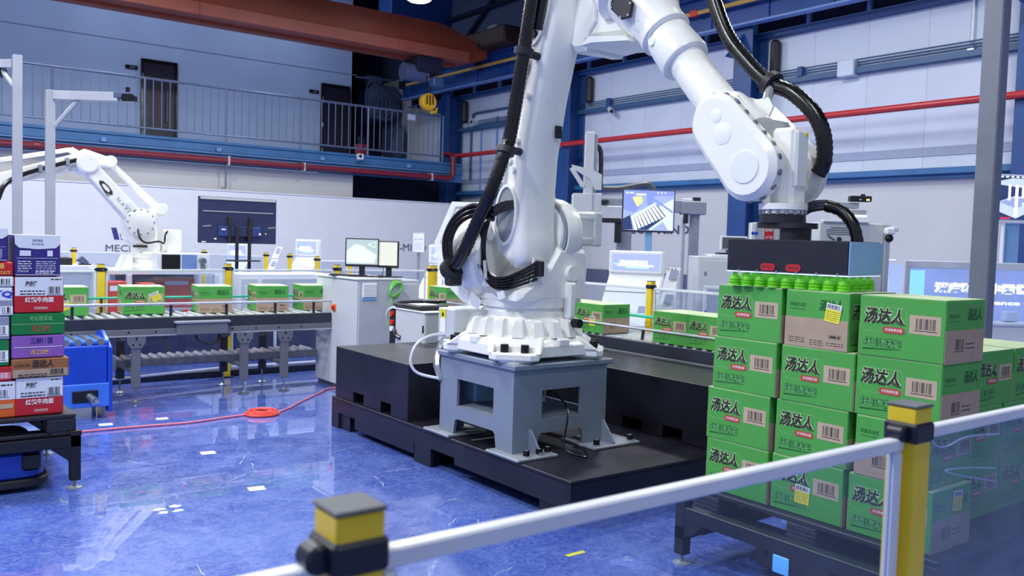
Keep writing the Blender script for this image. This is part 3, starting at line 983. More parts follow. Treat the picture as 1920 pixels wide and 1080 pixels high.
part('cable', MB().tube(smooth_path([(3.72, 4.4, .60), (3.70, 4.27, .55), (3.66, 4.19, .49), (3.58, 4.12, .40), (3.54, 4.08, .32), (3.57, 4.02, .285), (3.64, 3.99, .268), (3.69, 4.03, .27), (3.70, 4.09, .29), (3.66, 4.14, .30)]), .006, 6), 'black_rubber', cb)

# ------------------------------------------------------------------ large robot
BX, BY = 3.65, 4.66
DX, DY = .032, -.9995
def T(r, s, z):
    return Vector((BX + r * DX + s * DY, BY + r * DY - s * DX, z))
RU, SU = Vector((DX, DY, 0)), Vector((DY, -DX, 0))     # forward and towards-camera-left unit vectors
rob = thing('industrial_robot', 'large white six axis robot arm standing on the grey pedestal', 'robot', (BX, BY, .836))

# base casting with feet
base = MB()
def ngon(rad, n, ph=0.0, cx=0, cy=0):
    return [(cx + rad * math.cos(2 * math.pi * i / n + ph), cy + rad * math.sin(2 * math.pi * i / n + ph)) for i in range(n)]
secs = []
def octa(a, b_, z):
    return [(BX + x, BY + y, z) for (x, y) in ((a, -b_), (a, b_), (b_, a), (-b_, a), (-a, b_), (-a, -b_), (-b_, -a), (b_, -a))]
base.loft([octa(.40, .20, .862), octa(.42, .215, .872), octa(.42, .215, .935), octa(.39, .20, .972), octa(.33, .17, .995)])
bpart = part('base_casting', base, 'robot_white', rob)
for k in range(4):
    a = R(45 + 90 * k)
    M_ = Matrix.Translation((BX + .40 * math.cos(a), BY + .40 * math.sin(a), 0)) @ Matrix.Rotation(a, 4, 'Z')
    foot = MB().prism([(-.06, -.16), (.10, -.16), (.14, -.11), (.14, .11), (.10, .16), (-.06, .16)], (0, 0, .852), X, Y, (0, 0, .05), b=.01, M=M_)
    for sg in (-1, 1):
        foot.prism([(-.08, .90), (.03, .90), (.11, .90), (.035, .955), (-.03, .992), (-.08, .992)], (0, sg * .15 - .022, 0), X, Z, (0, .044, 0), b=.008, M=M_)
    fo = part('base_foot', foot, 'robot_white', bpart)
    part('foot_pad', MB().cyl((.02, 0, .835), (.02, 0, .854), .11, n=24, M=M_), 'robot_white_b', bpart)
    for yy in (-.065, .065):
        part('foot_bolt', MB().cyl((.075, yy, .902), (.075, yy, .952), .026, n=14, M=M_), 'bolt_black', bpart)
for k in range(4):
    M_ = Matrix.Translation((BX, BY, 0)) @ Matrix.Rotation(R(90 * k), 4, 'Z')
    part('casting_pocket', MB().box(.385, .425, -.05, .05, .925, .985, .012, M=M_), 'robot_white_b', bpart)
# castellated ring
cast = MB()
cast.lathe((BX, BY, .985), Z, [(0, .335), (.10, .318), (.125, .30)], 36)
part('ring_casting', cast, 'robot_white', rob)
lug = mesh_of('clamp_lug', MB().loft([[( .29, -.040, .985 - .836), (.400, -.036, .985 - .836), (.400, .036, .985 - .836), (.29, .040, .985 - .836)], [(.29, -.034, 1.085 - .836), (.368, -.026, 1.085 - .836), (.368, .026, 1.085 - .836), (.29, .034, 1.085 - .836)], [(.29, -.030, 1.10 - .836), (.345, -.022, 1.10 - .836), (.345, .022, 1.10 - .836), (.29, .030, 1.10 - .836)]]), 'robot_white')
for k in range(18):
    share('clamp_lug', lug, rob, Matrix.Rotation(2 * math.pi * k / 18 + .1, 4, 'Z'))
part('turntable_ring', MB().lathe((BX, BY, 1.09), Z, [(0, .30), (.05, .30), (.055, .285), (.075, .285), (.08, .30), (.14, .30), (.17, .275)], 40), 'robot_white', rob)
part('base_plug', MB().cyl(T(.36, -.12, 1.075), T(.42, -.12, 1.075), .03, n=12), 'bolt_black', rob)
# junction box behind the base with label
jb = part('junction_box', MB().box(3.37, 3.60, 5.10, 5.32, .86, 1.11, .008).box(3.30, 3.7, 5.06, 5.14, .845, .9, .006), 'cabinet_grey_b', rob)
lb = MB().quad((3.3685, 5.25, 1.02), -Y, Z, .07, .17, 0, .001).quad((3.3685, 5.25, 1.07), -Y, Z, .07, .06, 1, .002)
part('warning_label', lb.text('▲', (3.3685, 5.25, 1.07), -Y, Z, .035, 2, 0, 0, None, .003), ['sticker_white', 'warn_yellow', 'print_dark'], jb, recalc=False, smooth=False)
fc = MB().tube(smooth_path([(3.37, 5.22, .92), (3.26, 5.22, .92), (3.15, 5.22, .875), (3.10, 5.22, .80), (3.09, 5.21, .72), (3.14, 5.18, .66), (3.26, 5.075, .63)], 6), .0105, 8)
part('white_conduit', fc, 'alu_white', rob)
part('foil_wrap', MB().tube(smooth_path([(3.38, 5.19, .90), (3.30, 5.17, .82), (3.26, 5.13, .72), (3.265, 5.075, .62)], 5), [.028, .033, .037, .032, .037, .028, .037, .032, .036, .032, .036, .032, .032, .028, .028, .024], 8), 'foil', rob)

# carousel: swept casting carrying the shoulder
car = MB()
poly = [(.30, 1.22), (.29, 1.28), (.16, 1.36), (.06, 1.44), (-.03, 1.57), (-.10, 1.57), (-.27, 1.56), (-.31, 1.50), (-.30, 1.33), (-.27, 1.25), (-.26, 1.20)]
car.prism(poly, T(.30, 0, 0), SU, Z, -RU * .66, b=.03)
carp = part('carousel', car, 'robot_white', rob)
part('carousel_wing', MB().prism([(-.27, 1.60), (-.36, 1.52), (-.35, 1.28), (-.25, 1.25)], T(.20, 0, 0), SU, Z, -RU * .40, b=.015), 'robot_white', carp)
part('pin_boss', MB().cyl(T(.29, -.13, 1.40), T(.335, -.13, 1.40), .05, n=18), 'robot_white', carp)
part('pin_column', MB().box(-.035, .035, -.03, .03, 1.10, 1.34, .012, M=Matrix.Translation(T(.315, -.12, 0)) @ Matrix.Rotation(math.atan2(DY, DX), 4, 'Z')), 'robot_white', carp)
part('inner_bracket', MB().prism([(.22, 1.33), (.19, 1.50), (.09, 1.48), (.06, 1.40), (.1, 1.33)], T(.305, 0, 0), SU, Z, -RU * .02), 'robot_white_b', carp)
# shoulder drum on the far side
part('shoulder_drum', MB().lathe(T(.10, -.05, 1.66), -SU, [(0, .19), (.03, .20), (.032, .235), (.08, .24), (.12, .235), (.13, .225), (.165, .22), (.18, .19)], 36), 'robot_white', rob)
bring = MB()
for k in range(22):
    a = 2 * math.pi * k / 22
    c = T(.10 + .205 * math.cos(a), -.085, 1.66 + .205 * math.sin(a))
    bring.cyl(c, c - SU * -.016, .013, n=8)
part('bolt_ring', MB().lathe(T(.10, -.065, 1.66), -SU, [(0, .222), (.03, .222)], 32), 'recess_grey', rob)
part('shoulder_bolt', bring, 'bolt_steel', rob, kind='stuff')
mo = MB().box(-.10, .10, -.001, .28, -.11, .11, .012, M=Matrix.Translation(T(.10, -.225, 1.70)) @ Matrix.Rotation(math.atan2(-SU.y, -SU.x) - R(90), 4, 'Z'))
mp_ = part('shoulder_motor', mo, 'robot_white_b', rob)
mfr = MB()
Mm = Matrix.Translation(T(.10, -.225, 1.70)) @ Matrix.Rotation(math.atan2(-SU.y, -SU.x) - R(90), 4, 'Z')
mfr.box(-.11, .11, .20, .285, -.12, .12, .012, M=Mm)
part('motor_flange', mfr, 'robot_white_b', mp_)
part('motor_rib', MB().box(-.106, .106, 0, .28, .06, .085, .004, M=Mm).box(-.106, .106, 0, .28, -.085, -.06, .004, M=Mm), 'robot_white_b', mp_)

# lower arm: hollow casting, rounded ends, seen on its front and left sides
def arm_section(z):
    # returns front y offset (r front), r back, s left, s right
    K = [(1.43, .235, .16, .25, .05), (1.48, .28, .10, .27, -.01), (1.56, .285, -.02, .275, -.035), (1.70, .26, -.07, .275, -.045), (1.95, .26, .03, .272, -.045),
         (2.15, .275, .06, .27, -.045), (2.5, .345, .19, .262, -.045), (2.72, .405, .25, .258, -.045), (2.84, .44, .22, .255, -.045), (2.95, .47, .20, .25, -.045), (3.1, .48, .18, .25, -.045), (3.25, .47, .2, .25, -.045), (3.38, .42, .28, .24, -.03)]
    for a, b_ in zip(K, K[1:]):
        if a[0] <= z <= b_[0]:
            t_ = (z - a[0]) / (b_[0] - a[0])
            return [a[i] + (b_[i] - a[i]) * t_ for i in range(1, 5)]
    return list(K[-1][1:])
zs = [1.43, 1.45, 1.48, 1.52, 1.56, 1.63, 1.70, 1.78, 1.86, 1.95, 2.05, 2.15, 2.27, 2.4, 2.5, 2.6, 2.68, 2.72, 2.78, 2.84, 2.9, 2.95, 3.02, 3.1, 3.18, 3.25, 3.32, 3.38]
secs = []
for z in zs:
    f_, b_, l, r_ = arm_section(z)
    c = .035
    secs.append([T(b_ + c * .5, l - c * .3, z), T(b_, l - c, z), T(b_, r_ + c, z), T(b_ + c * .5, r_, z), T(f_ - .055, r_, z), T(f_ - .02, r_ + .018, z), T(f_, r_ + .06, z), T(f_, l - .05, z), T(f_ - .014, l - .014, z), T(f_ - .05, l, z)])
arm = part('lower_arm', MB().loft(secs), 'robot_white', rob, ang=50)
# recessed openings on the left side (lower and upper)
def oval(cr, cz, rr, rz, tilt, s, n=22):
    out = []
    for i in range(n):
        a = 2 * math.pi * i / n
        x, y = rr * math.cos(a), rz * math.sin(a)
        out.append((cr + x * math.cos(tilt) - y * math.sin(tilt), cz + x * math.sin(tilt) + y * math.cos(tilt)))
    return out
def side_ring(cr, cz, rr, rz, tilt, s, name, lo=.02):
    o1, o2 = oval(cr, cz, rr, rz, tilt, s), oval(cr, cz, rr * .82, rz * .9, tilt, s)
    n = len(o1)
    m = MB()
    vs = [T(p[0], s, p[1]) for p in o1] + [T(p[0], s + .014, p[1]) for p in o1] + [T(p[0], s + .014, p[1]) for p in o2] + [T(p[0], s + .002, p[1]) for p in o2]
    fs = []
    for k in range(3):
        for i in range(n):
            j = (i + 1) % n
            fs.append((k * n + i, k * n + j, (k + 1) * n + j, (k + 1) * n + i))
    m.add(vs, fs, 0)
    pr = part(name, m, 'robot_white', arm)
    part('opening_floor', MB().prism(o2, T(0, s + .001, 0), RU, Z, SU * .004), 'recess_grey', arm)
    return pr
side_ring(.11, 1.77, .115, .20, R(-4), .272, 'opening_rim')
side_ring(.345, 3.04, .10, .22, R(-14), .252, 'opening_rim')
part('arm_rib', MB().tube(smooth_path([T(.07, .275, 1.98), T(.10, .275, 2.2), T(.20, .266, 2.5), T(.26, .262, 2.72), T(.25, .26, 2.86)], 6), .018, 8), 'robot_white', arm)
for (r_, z) in ((.17, 2.06), (.20, 2.24), (.13, 2.12), (.28, 2.52)):
    part('boss', MB().cyl(T(r_, .262, z), T(r_, .285, z), .02, n=12), 'robot_white', arm)
part('square_plug', MB().box(-.03, .03, -.006, .0, -.04, .04, .004, M=Matrix.Translation(T(.316, .03, 2.31)) @ Matrix.Rotation(math.atan2(DY, DX) + R(90), 4, 'Z')).cyl(T(.316, .027, 2.315), T(.325, .027, 2.315), .011, n=10), 'black_gloss', arm, 'black square plug')
# rear drum (counterweight housing) with brackets at the left
drum = MB().lathe(T(-.14, .15, 1.50), (-RU + SU * .35 + Z * -.05), [(0, .275), (.03, .295), (.09, .295), (.17, .275), (.24, .235), (.29, .17), (.30, .1)], 40)
dr = part('rear_drum', drum, 'robot_white', rob)
part('drum_flange', MB().lathe(T(-.135, .15, 1.50), (RU - SU * .35 + Z * .05), [(0, .275), (.03, .26), (.04, .2)], 36), 'robot_white', dr)
for a in (100, 140, 185, 225, 265):
    c = T(-.09, .15, 1.50) + Z * .23 * math.sin(R(a)) + SU * .23 * -math.cos(R(a))
    part('drum_bolt', MB().cyl(c, c + RU * .018, .014, n=8), 'bolt_steel', dr)
part('drum_knob', MB().cyl(T(-.12, .30, 1.63), T(-.06, .30, 1.63), .05, n=16).cyl(T(-.06, .30, 1.63), T(-.02, .30, 1.63), .03, n=14), 'robot_white_b', dr)
brk = MB()
hexa = [(-0.571, 1.575), (-0.368, 1.859), (-0.034, 1.847), (-0.033, 1.826), (-0.335, 1.826), (-0.505, 1.576), (-0.43, 1.367), (-0.125, 1.253), (-0.005, 1.201), (-0.049, 1.152), (-0.213, 1.183), (-0.487, 1.334)]
brk.prism(hexa, T(0, .36, 0), RU, Z, SU * .012)
part('guard_bracket', brk, 'robot_white_b', rob)
part('guard_plate', MB().prism([(-0.72, 1.595), (-0.542, 1.818), (-0.307, 1.815), (-0.324, 1.527), (-0.574, 1.368)], T(0, .20, 0), RU, Z, SU * .01), 'cabinet_grey', rob)
part('hose_bracket', MB().prism([(.03, 1.40), (.16, 1.34), (.2, 1.24), (.14, 1.22), (.1, 1.30), (-.12, 1.31), (-.12, 1.35), (0, 1.35)], T(0, .33, 0), RU, Z, SU * .012), 'robot_white_b', rob)
# upper arm housing (elbow) on the far side of the lower arm
elb = MB().lathe(T(.27, -.047, 3.13), -SU, [(0, .295), (.006, .30), (.05, .30), (.055, .27), (.12, .275), (.34, .27)], 40)
ebp = part('elbow_drum', elb, 'robot_white', rob)
eb = MB()
for k in range(24):
    a = 2 * math.pi * k / 24
    c = T(.27 + .272 * math.cos(a), -.033, 3.13 + .272 * math.sin(a))
    eb.cyl(c, c - SU * .016, .015, n=8)
part('elbow_bolt', eb, 'bolt_steel', ebp, kind='stuff')
hous = MB().prism([(.36, 2.88), (.46, 2.80), (.55, 2.79), (.585, 2.84), (.66, 2.85), (.90, 2.83), (1.0, 2.86), (1.02, 3.0), (.98, 3.25), (.45, 3.3), (.35, 3.1)], T(0, .06, 0), RU, Z, -SU * .38, b=.03)
hp = part('elbow_housing', hous, 'robot_white', rob)
part('housing_plate', MB().prism([(.60, 2.80), (.68, 2.845), (.98, 2.80), (1.0, 2.77), (.70, 2.805)], T(0, .13, 0), RU, Z, -SU * .4), 'robot_white_b', hp)
part('housing_rib', MB().tube([T(.66, .07, 3.05), T(.66, .07, 2.95), T(.61, .07, 2.90), T(.60, .07, 2.86)], .016, 8), 'robot_white', hp)
# forearm axis
FA = T(1.0, 0, 2.985)
FD = (RU * .669 - Z * .743).normalized()
FN = (RU * .743 + Z * .669).normalized()     # up-normal inside the arm plane
def F(t_, s=0, n=0):
    return FA + FD * t_ + SU * s + FN * n
ring = MB().lathe(F(-.28), FD, [(0, .2), (.02, .225), (.14, .23), (.17, .20), (.18, .18)], 40)
part('wrist_roll_ring', ring, 'robot_white', rob)
tube = MB().lathe(F(-.11), FD, [(0, .19), (.08, .185), (.22, .16), (.30, .145), (.34, .15), (.37, .15), (.38, .135)], 36)
fa_ = part('forearm_housing', tube, 'robot_white', rob)
part('forearm_collar', MB().lathe(F(.27), FD, [(0, .118), (.015, .13), (.20, .142), (.215, .138), (.22, .10)], 40), 'robot_white', rob)
part('forearm_tube', MB().lathe(F(.47), FD, [(0, .098), (.03, .105), (.36, .108), (.42, .112)], 36), 'robot_white', rob)
# black hexagonal cover on the near side of the forearm housing
hx = [(-.075, -.03), (-.045, -.06), (.05, -.045), (.085, .0), (.05, .055), (-.05, .05)]
cov = MB().prism([(q[0] * 1.25, q[1] * 1.15) for q in hx], F(.02, .172, -.02), FD, FN, SU * .022, b=.006)
cvp = part('hex_cover', cov, 'black_plastic', fa_, 'black hexagonal cover')
cb_ = MB()
for q in hx:
    c = F(.02 + q[0] * 1.05, .194, -.02 + q[1] * .95)
    cb_.cyl(c, c + SU * .006, .008, n=8)
part('cover_screw', cb_, 'bolt_steel', fa_)
part('round_plug', MB().cyl(F(.31, .118, -.03), F(.31, .135, -.03), .024, n=16), 'robot_white_b', fa_)
part('cable_bracket', MB().prism([(.02, .17), (.12, .23), (.16, .30), (.10, .34), (.0, .24)], F(0, -.06, 0), FD, FN, SU * .012), 'robot_white_b', fa_)
# wrist: tapering neck, two cheeks and the tool housing
part('wrist_neck', MB().loft([[F(t_, s * a, n * b_) for (s, n) in [(math.cos(2 * math.pi * i / 20), math.sin(2 * math.pi * i / 20)) for i in range(20)]] for (t_, a, b_) in ((.86, .115, .115), (.885, .14, .135), (.95, .155, .15), (1.05, .165, .165), (1.12, .165, .17))]), 'robot_white', rob)
def stadium(t0, t1, r0, r1, n=10):
    pts = []
    for i in range(n + 1):
        a = R(90 + 180 * i / n)
        pts.append((t0 + r0 * math.cos(a), r0 * math.sin(a)))
    for i in range(n + 1):
        a = R(-90 + 180 * i / n)
        pts.append((t1 + r1 * math.cos(a), r1 * math.sin(a)))
    return pts
WJ = 1.325            # distance of the wrist joint along the forearm
near = MB().prism(stadium(1.0, WJ, .15, .168, 12), F(0, .19, -.0), FD, FN, -SU * .115, b=.03)
wn_ = part('wrist_cheek', near, 'robot_white', rob)
part('cheek_cover', MB().lathe(F(WJ, .188, 0), SU, [(0, .083), (.004, .083), (.007, .079)], 32), 'robot_white_b', wn_)
part('cheek_cover', MB().lathe(F(1.10, .188, .01), SU, [(0, .055), (.0032, .055), (.0042, .052)], 28), 'robot_white', wn_)
part('cheek_cover', MB().lathe(F(1.0, .188, .04), SU, [(0, .034), (.0032, .034), (.0042, .031)], 20), 'robot_white', wn_)
wb = MB()
rim = stadium(1.0, WJ, .15, .168, 12)
pts = []
tot = list(rim) + [rim[0]]
acc = 0
step = .078
for a, b_ in zip(tot, tot[1:]):
    a, b_ = Vector(a), Vector(b_)
    L_ = (b_ - a).length
    while acc < L_:
        q = a + (b_ - a) * (acc / L_)
        pts.append(q)
        acc += step
    acc -= L_
cbm = []
ctr = Vector((1.16, 0))
for q in pts:
    cc_ = F(q.x, .135, q.y)
    nn = (FD * (q.x - min(max(q.x, 1.0), WJ)) + FN * q.y).normalized()
    part('cheek_bolt', MB().cyl(cc_ - nn * .004, cc_ + nn * .003, .017, n=10, mi=0).cyl(cc_ + nn * .0028, cc_ + nn * .0075, .0105, n=8, mi=1), ['recess_grey', 'bolt_steel'], wn_)
far = MB().prism(stadium(.98, WJ + .01, .13, .165, 12), F(0, -.195, 0), FD, FN, -SU * .115, b=.035)
part('wrist_cheek', far, 'robot_white', rob)
part('cheek_web', MB().prism([(.93, -.14), (1.12, -.155), (1.16, .05), (1.1, .15), (.93, .14)], F(0, .09, 0), FD, FN, -SU * .34, b=.02), 'robot_white', rob)
# tool housing (hangs vertically at the joint)
WP = F(WJ)
th_ = MB()
th_.box(-.075, .06, -.065, .065, -.185, .20, .018, M=Matrix.Translation(T(2.01, -.01, WP.z + .0)) @ Matrix.Rotation(math.atan2(DY, DX), 4, 'Z'))
tool = part('tool_housing', th_, 'robot_white', rob)
part('joint_boss', MB().cyl(F(WJ, .10, 0), F(WJ, -.21, 0), .115, n=28), 'robot_white', tool)
part('tool_cover', MB().box(-.02, .072, -.055, .05, -.10, .185, .012, M=Matrix.Translation(T(2.01, -.01, WP.z)) @ Matrix.Rotation(math.atan2(DY, DX), 4, 'Z')), 'robot_white_b', tool)
part('grease_mark', MB().cyl(T(2.082, -.03, WP.z + .165), T(2.085, -.03, WP.z + .165), .012, n=12), 'warn_yellow', tool, 'small yellow mark')
FZ = WP.z - .185
TF = T(1.995, .01, 0)
part('tool_flange', MB().lathe((TF.x, TF.y, FZ + .01), -Z, [(0, .118), (.03, .118), (.032, .105), (.05, .105)], 32), 'robot_white', rob)
tbm = MB()
for k in range(16):
    a = 2 * math.pi * k / 16
    tbm.cyl((TF.x + .108 * math.cos(a), TF.y + .108 * math.sin(a), FZ - .02), (TF.x + .108 * math.cos(a), TF.y + .108 * math.sin(a), FZ - .045), .009, n=6)
part('flange_bolt', tbm, 'bolt_steel', rob, kind='stuff')

# dress pack hoses
def hose(name, pts, r_, label=None, k=10, mat='black_rubber', corr=True):
    P = smooth_path(pts, k)
    # resample evenly for corrugation
    out = [P[0]]
    for q in P[1:]:
        d = (q - out[-1]).length
        if d > .012:
            n_ = max(1, int(d / .012))
            a = out[-1]
            for i in range(1, n_ + 1):
                out.append(a + (q - a) * (i / n_))
    rr = [r_ * (1 + (.045 if i % 2 else -.045)) for i in range(len(out))] if corr else r_
    return part(name, MB().tube(out, rr, 12), mat, rob, label, ang=60)
hose('dress_hose', [T(.47, .36, 3.35), T(.41, .36, 3.07), T(.345, .36, 2.77), T(.25, .37, 2.275), T(.253, .42, 2.137), T(.205, .48, 1.903), T(.102, .49, 1.737), T(-.061, .50, 1.495), T(-.177, .50, 1.404), T(-.22, .50, 1.385)], .043)
hose('dress_hose', [T(.53, .29, 3.35), T(.45, .30, 3.1), T(.40, .30, 2.9)], .03)
for k in range(3):
    d_ = k * .032
    P = smooth_path([T(-.17 + d_ * .3, .50, 1.40), T(-.225 + d_, .51, 1.472), T(-.243 + d_ * 1.1, .51, 1.596), T(-.187 + d_ * 1.0, .50, 1.709 - d_ * .3), T(-.07 + d_ * .6, .49, 1.795 - d_ * .8), T(.068, .47, 1.825 - d_), T(.17, .42, 1.80 - d_)], 8)
    part('loop_hose', MB().tube(P, .017, 8), 'black_rubber', rob)
def ring_clamp(c, d, r_, wd=.05):
    d = Vector(d).normalized()
    return part('hose_clamp', MB().lathe(Vector(c) - d * wd / 2, d, [(0, r_ * .98), (.006, r_ * 1.22), (wd - .006, r_ * 1.22), (wd, r_ * .98)], 18), 'black_plastic', rob)
ring_clamp(T(.345, .36, 2.77), T(.345, .36, 2.77) - T(.41, .36, 3.07), .05)
part('clamp_arm', MB().tube([T(.345, .33, 2.76), T(.36, .25, 2.75)], .025, 8), 'black_plastic', rob)
ring_clamp(T(.253, .41, 2.16), T(.25, .37, 2.275) - T(.253, .42, 2.137), .05)
part('clamp_arm', MB().tube([T(.253, .38, 2.17), T(.22, .26, 2.17)], .025, 8), 'black_plastic', rob)
ring_clamp(T(-.17, .50, 1.405), T(-.10, .50, 1.45) - T(-.22, .50, 1.385), .062, .07)
part('clamp_block', MB().box(-.05, .05, -.04, .04, -.05, .03, .012, M=Matrix.Translation(T(-.16, .49, 1.345))), 'black_plastic', rob)
# cables leaving the lower opening
for k in range(5):
    o_ = (k - 2) * .014
    P = smooth_path([T(.20, .275, 1.84 + o_ * .6), T(.06, .32, 1.80 + o_), T(-.02 + o_, .35, 1.68), T(-.03 + o_, .36, 1.55), T(.0 + o_, .36, 1.42), T(.08, .36, 1.34 + o_), T(.19, .33, 1.33 + o_ * 1.3), T(.28, .24, 1.38 + o_ * 1.6), T(.315, .17, 1.42 + o_ * 2)], 6)
    part('cable', MB().tube(P, .0095, 7), 'black_rubber', rob)
part('cable_clamp', MB().box(-.02, .02, -.035, .035, -.05, .05, .006, M=Matrix.Translation(T(.318, .16, 1.43))), 'black_plastic', rob)
part('cable_tie', MB().tube([T(.03, .38, 1.47), T(.06, .39, 1.36), T(.04, .33, 1.34)], .012, 8).tube([T(-.05, .38, 1.46), T(.02, .385, 1.37)], .012, 8), 'alu', rob)
# inside upper opening
for k in range(4):
    part('cable', MB().tube(smooth_path([T(.46 - k * .02, .25, 3.3), T(.37 - k * .015, .275, 3.14), T(.31 - k * .008, .275, 3.0), T(.30 + k * .014, .26, 2.88)], 5), .013, 7), 'black_rubber', rob)
# forearm hose
hose('forearm_hose', [T(1.20, -.16, 3.36), T(1.33, -.16, 3.08), T(1.47, -.16, 2.78), T(1.62, -.16, 2.60), T(1.755, -.16, 2.48), T(1.90, -.16, 2.41), T(2.02, -.17, 2.30), T(2.08, -.18, 2.18), T(2.085, -.19, 2.05), T(2.05, -.19, 1.98)], .041)
hose('forearm_hose', [T(1.02, -.05, 3.36), T(1.06, -.05, 3.12), T(1.07, -.06, 2.93), T(1.05, -.07, 2.80)], .028)
ring_clamp(T(1.775, -.16, 2.47), T(1.9, -.16, 2.41) - T(1.62, -.16, 2.60), .055, .05)
part('clamp_bracket', MB().prism([(.93, .12), (1.0, .21), (1.06, .20), (1.09, .12)], F(0, -.08, 0), FD, FN, SU * .014), 'robot_white_b', rob)
part('clamp_bracket', MB().tube([F(1.0, -.08, .19), T(1.775, -.16, 2.47)], .025, 8), 'alu', rob)
hose('gripper_hose', [T(2.30, -.17, 1.640), T(2.27, -.17, 1.73), T(2.20, -.17, 1.80), T(2.12, -.15, 1.825)], .03)
for k in range(3):
    hose('gripper_cable', [T(2.14, -.15, 1.815 + k * .012), T(2.07, -.11, 1.80 + k * .014), T(2.02, -.10, 1.76), T(2.02, -.08, 1.73)], .014, None, 8, 'cable_dark', False)

# ------------------------------------------------------------------ vacuum gripper (bolted to the robot, so part of it)
GR = R(9)
GC = Vector((3.715, 2.548, 0))
MG = Matrix.Translation((GC.x, GC.y, 0)) @ Matrix.Rotation(GR, 4, 'Z')
GZ0, GZ1, GL, GW = 1.488, 1.645, .308, .185
gb = part('gripper', MB().box(-GW, GW, -GL + .002, GL, GZ0, GZ1, .005, M=MG), 'gripper_black', rob, 'black box shaped vacuum gripper')
part('gripper_end_panel', MB().box(-GW - .001, GW + .001, -GL - .006, -GL + .001, GZ0 + .003, GZ1 - .003, .002, M=MG), 'gripper_blue', gb, 'blue end panel')
part('adapter_disc', MB().lathe((TF.x, TF.y, FZ - .04), -Z, [(0, .11), (.035, .112), (.046, .112)], 32), 'gripper_black', gb)
part('adapter_plate', MB().prism(rrect(.28, .19, .06), (GC.x - .01, (TF.y + GC.y) / 2 + .03, FZ - .112), Y, X, (0, 0, .027)), 'gripper_black', gb)
part('adapter_column', MB().cyl((GC.x - .01, GC.y + .04, FZ - .11), (GC.x - .01, GC.y + .04, GZ1 - .005), .075, n=28), 'gripper_black', gb)
def gpt(x, y, z):
    return MG @ Vector((x, y, z))
for yy in (.085, -.045):
    bd = MB()
    ux = (MG.to_3x3() @ -Y)
    nn_ = (MG.to_3x3() @ -X)
    bd.prism(rrect(.075, .034, .016), gpt(-GW - .0005, yy + .0, GZ0 + .025), ux, Z, nn_ * .004)
    bd2 = part('badge', bd, 'badge_red', gb, 'red badge')
    part('badge_lettering', MB().text('FIPADH', gpt(-GW - .0048, yy, GZ0 + .025), ux, Z, .018, 0, .02, 0, .058), 'print_dark', gb, recalc=False, smooth=False)
part('led_strip', MB().box(-GW, GW, -GL, GL, GZ0 - .006, GZ0, .002, M=MG), 'led_strip', gb)
for k in range(6):
    part('body_screw', MB().cyl(gpt(-GW - .001, -.26 + k * .1, GZ0 + .004), gpt(-GW - .006, -.26 + k * .1, GZ0 + .004), .006, n=8), 'bolt_steel', gb)
cup = MB().lathe((0, 0, 0), -Z, [(0, .010), (.012, .012), (.014, .020), (.030, .029), (.036, .030), (.040, .026), (.044, .030), (.050, .030), (.054, .026), (.058, .030), (.065, .031)], 16)
cme = mesh_of('suction_cup', cup, 'cup_green')
stem = mesh_of('cup_stem', MB().cyl((0, 0, 0), (0, 0, .02), .012, n=8), 'cable_dark')
Wi = wm(rob).inverted()
for i in range(4):
    for j in range(9):
        p = gpt(-GW + .042 + i * .092, -GL + .034 + j * .0695, GZ0 - .008)
        share('suction_cup', cme, gb, Wi @ Matrix.Translation(p))
        share('cup_stem', stem, gb, Wi @ Matrix.Translation(p - Vector((0, 0, .002))))

# ------------------------------------------------------------------ green noodle cartons
CL, CW, CH = .383, .335, .2645
def bars(m, o, u, v, w_, h_, mi, seed=3, n=16):
    rnd = random.Random(seed)
    o, u, v = Vector(o), Vector(u), Vector(v)
    x = 0
    ws = [rnd.choice((1, 1, 2, 3)) for _ in range(n * 2)]
    tot = sum(ws)
    for i, q in enumerate(ws):
        if i % 2 == 0:
            m.quad(o + u * ((x + q / 2) / tot - .5) * w_, u, v, q / tot * w_, h_, mi)
        x += q
    m.quad(o - v * (h_ / 2 + h_ * .14), u, v, w_ * 1.15, h_ * .07, mi)
def outline(m, o, u, v, w_, h_, r_, t_, mi):
    a, b_ = rrect(w_, h_, r_, 4), rrect(w_ - 2 * t_, h_ - 2 * t_, r_ - t_, 4)
    n = len(a)
    o, u, v = Vector(o), Vector(u), Vector(v)
    m.add([o + u * q[0] + v * q[1] for q in a] + [o + u * q[0] + v * q[1] for q in b_], [(i, (i + 1) % n, n + (i + 1) % n, n + i) for i in range(n)], mi)
def lines(m, o, u, v, w_, n, step, t_, mi, seed=1):
    rnd = random.Random(seed)
    o, u, v = Vector(o), Vector(u), Vector(v)
    for k in range(n):
        x = -w_ / 2
        while x < w_ / 2 - .004:
            L_ = min(rnd.uniform(.01, .035), w_ / 2 - x)
            m.quad(o + u * (x + L_ / 2) - v * step * k, u, v, L_, t_, mi)
            x += L_ + .005
PR = ['carton_halo', 'print_dark', 'print_red', 'print_white', 'kraft_label', 'carton_green_dark', 'carton_green_light']
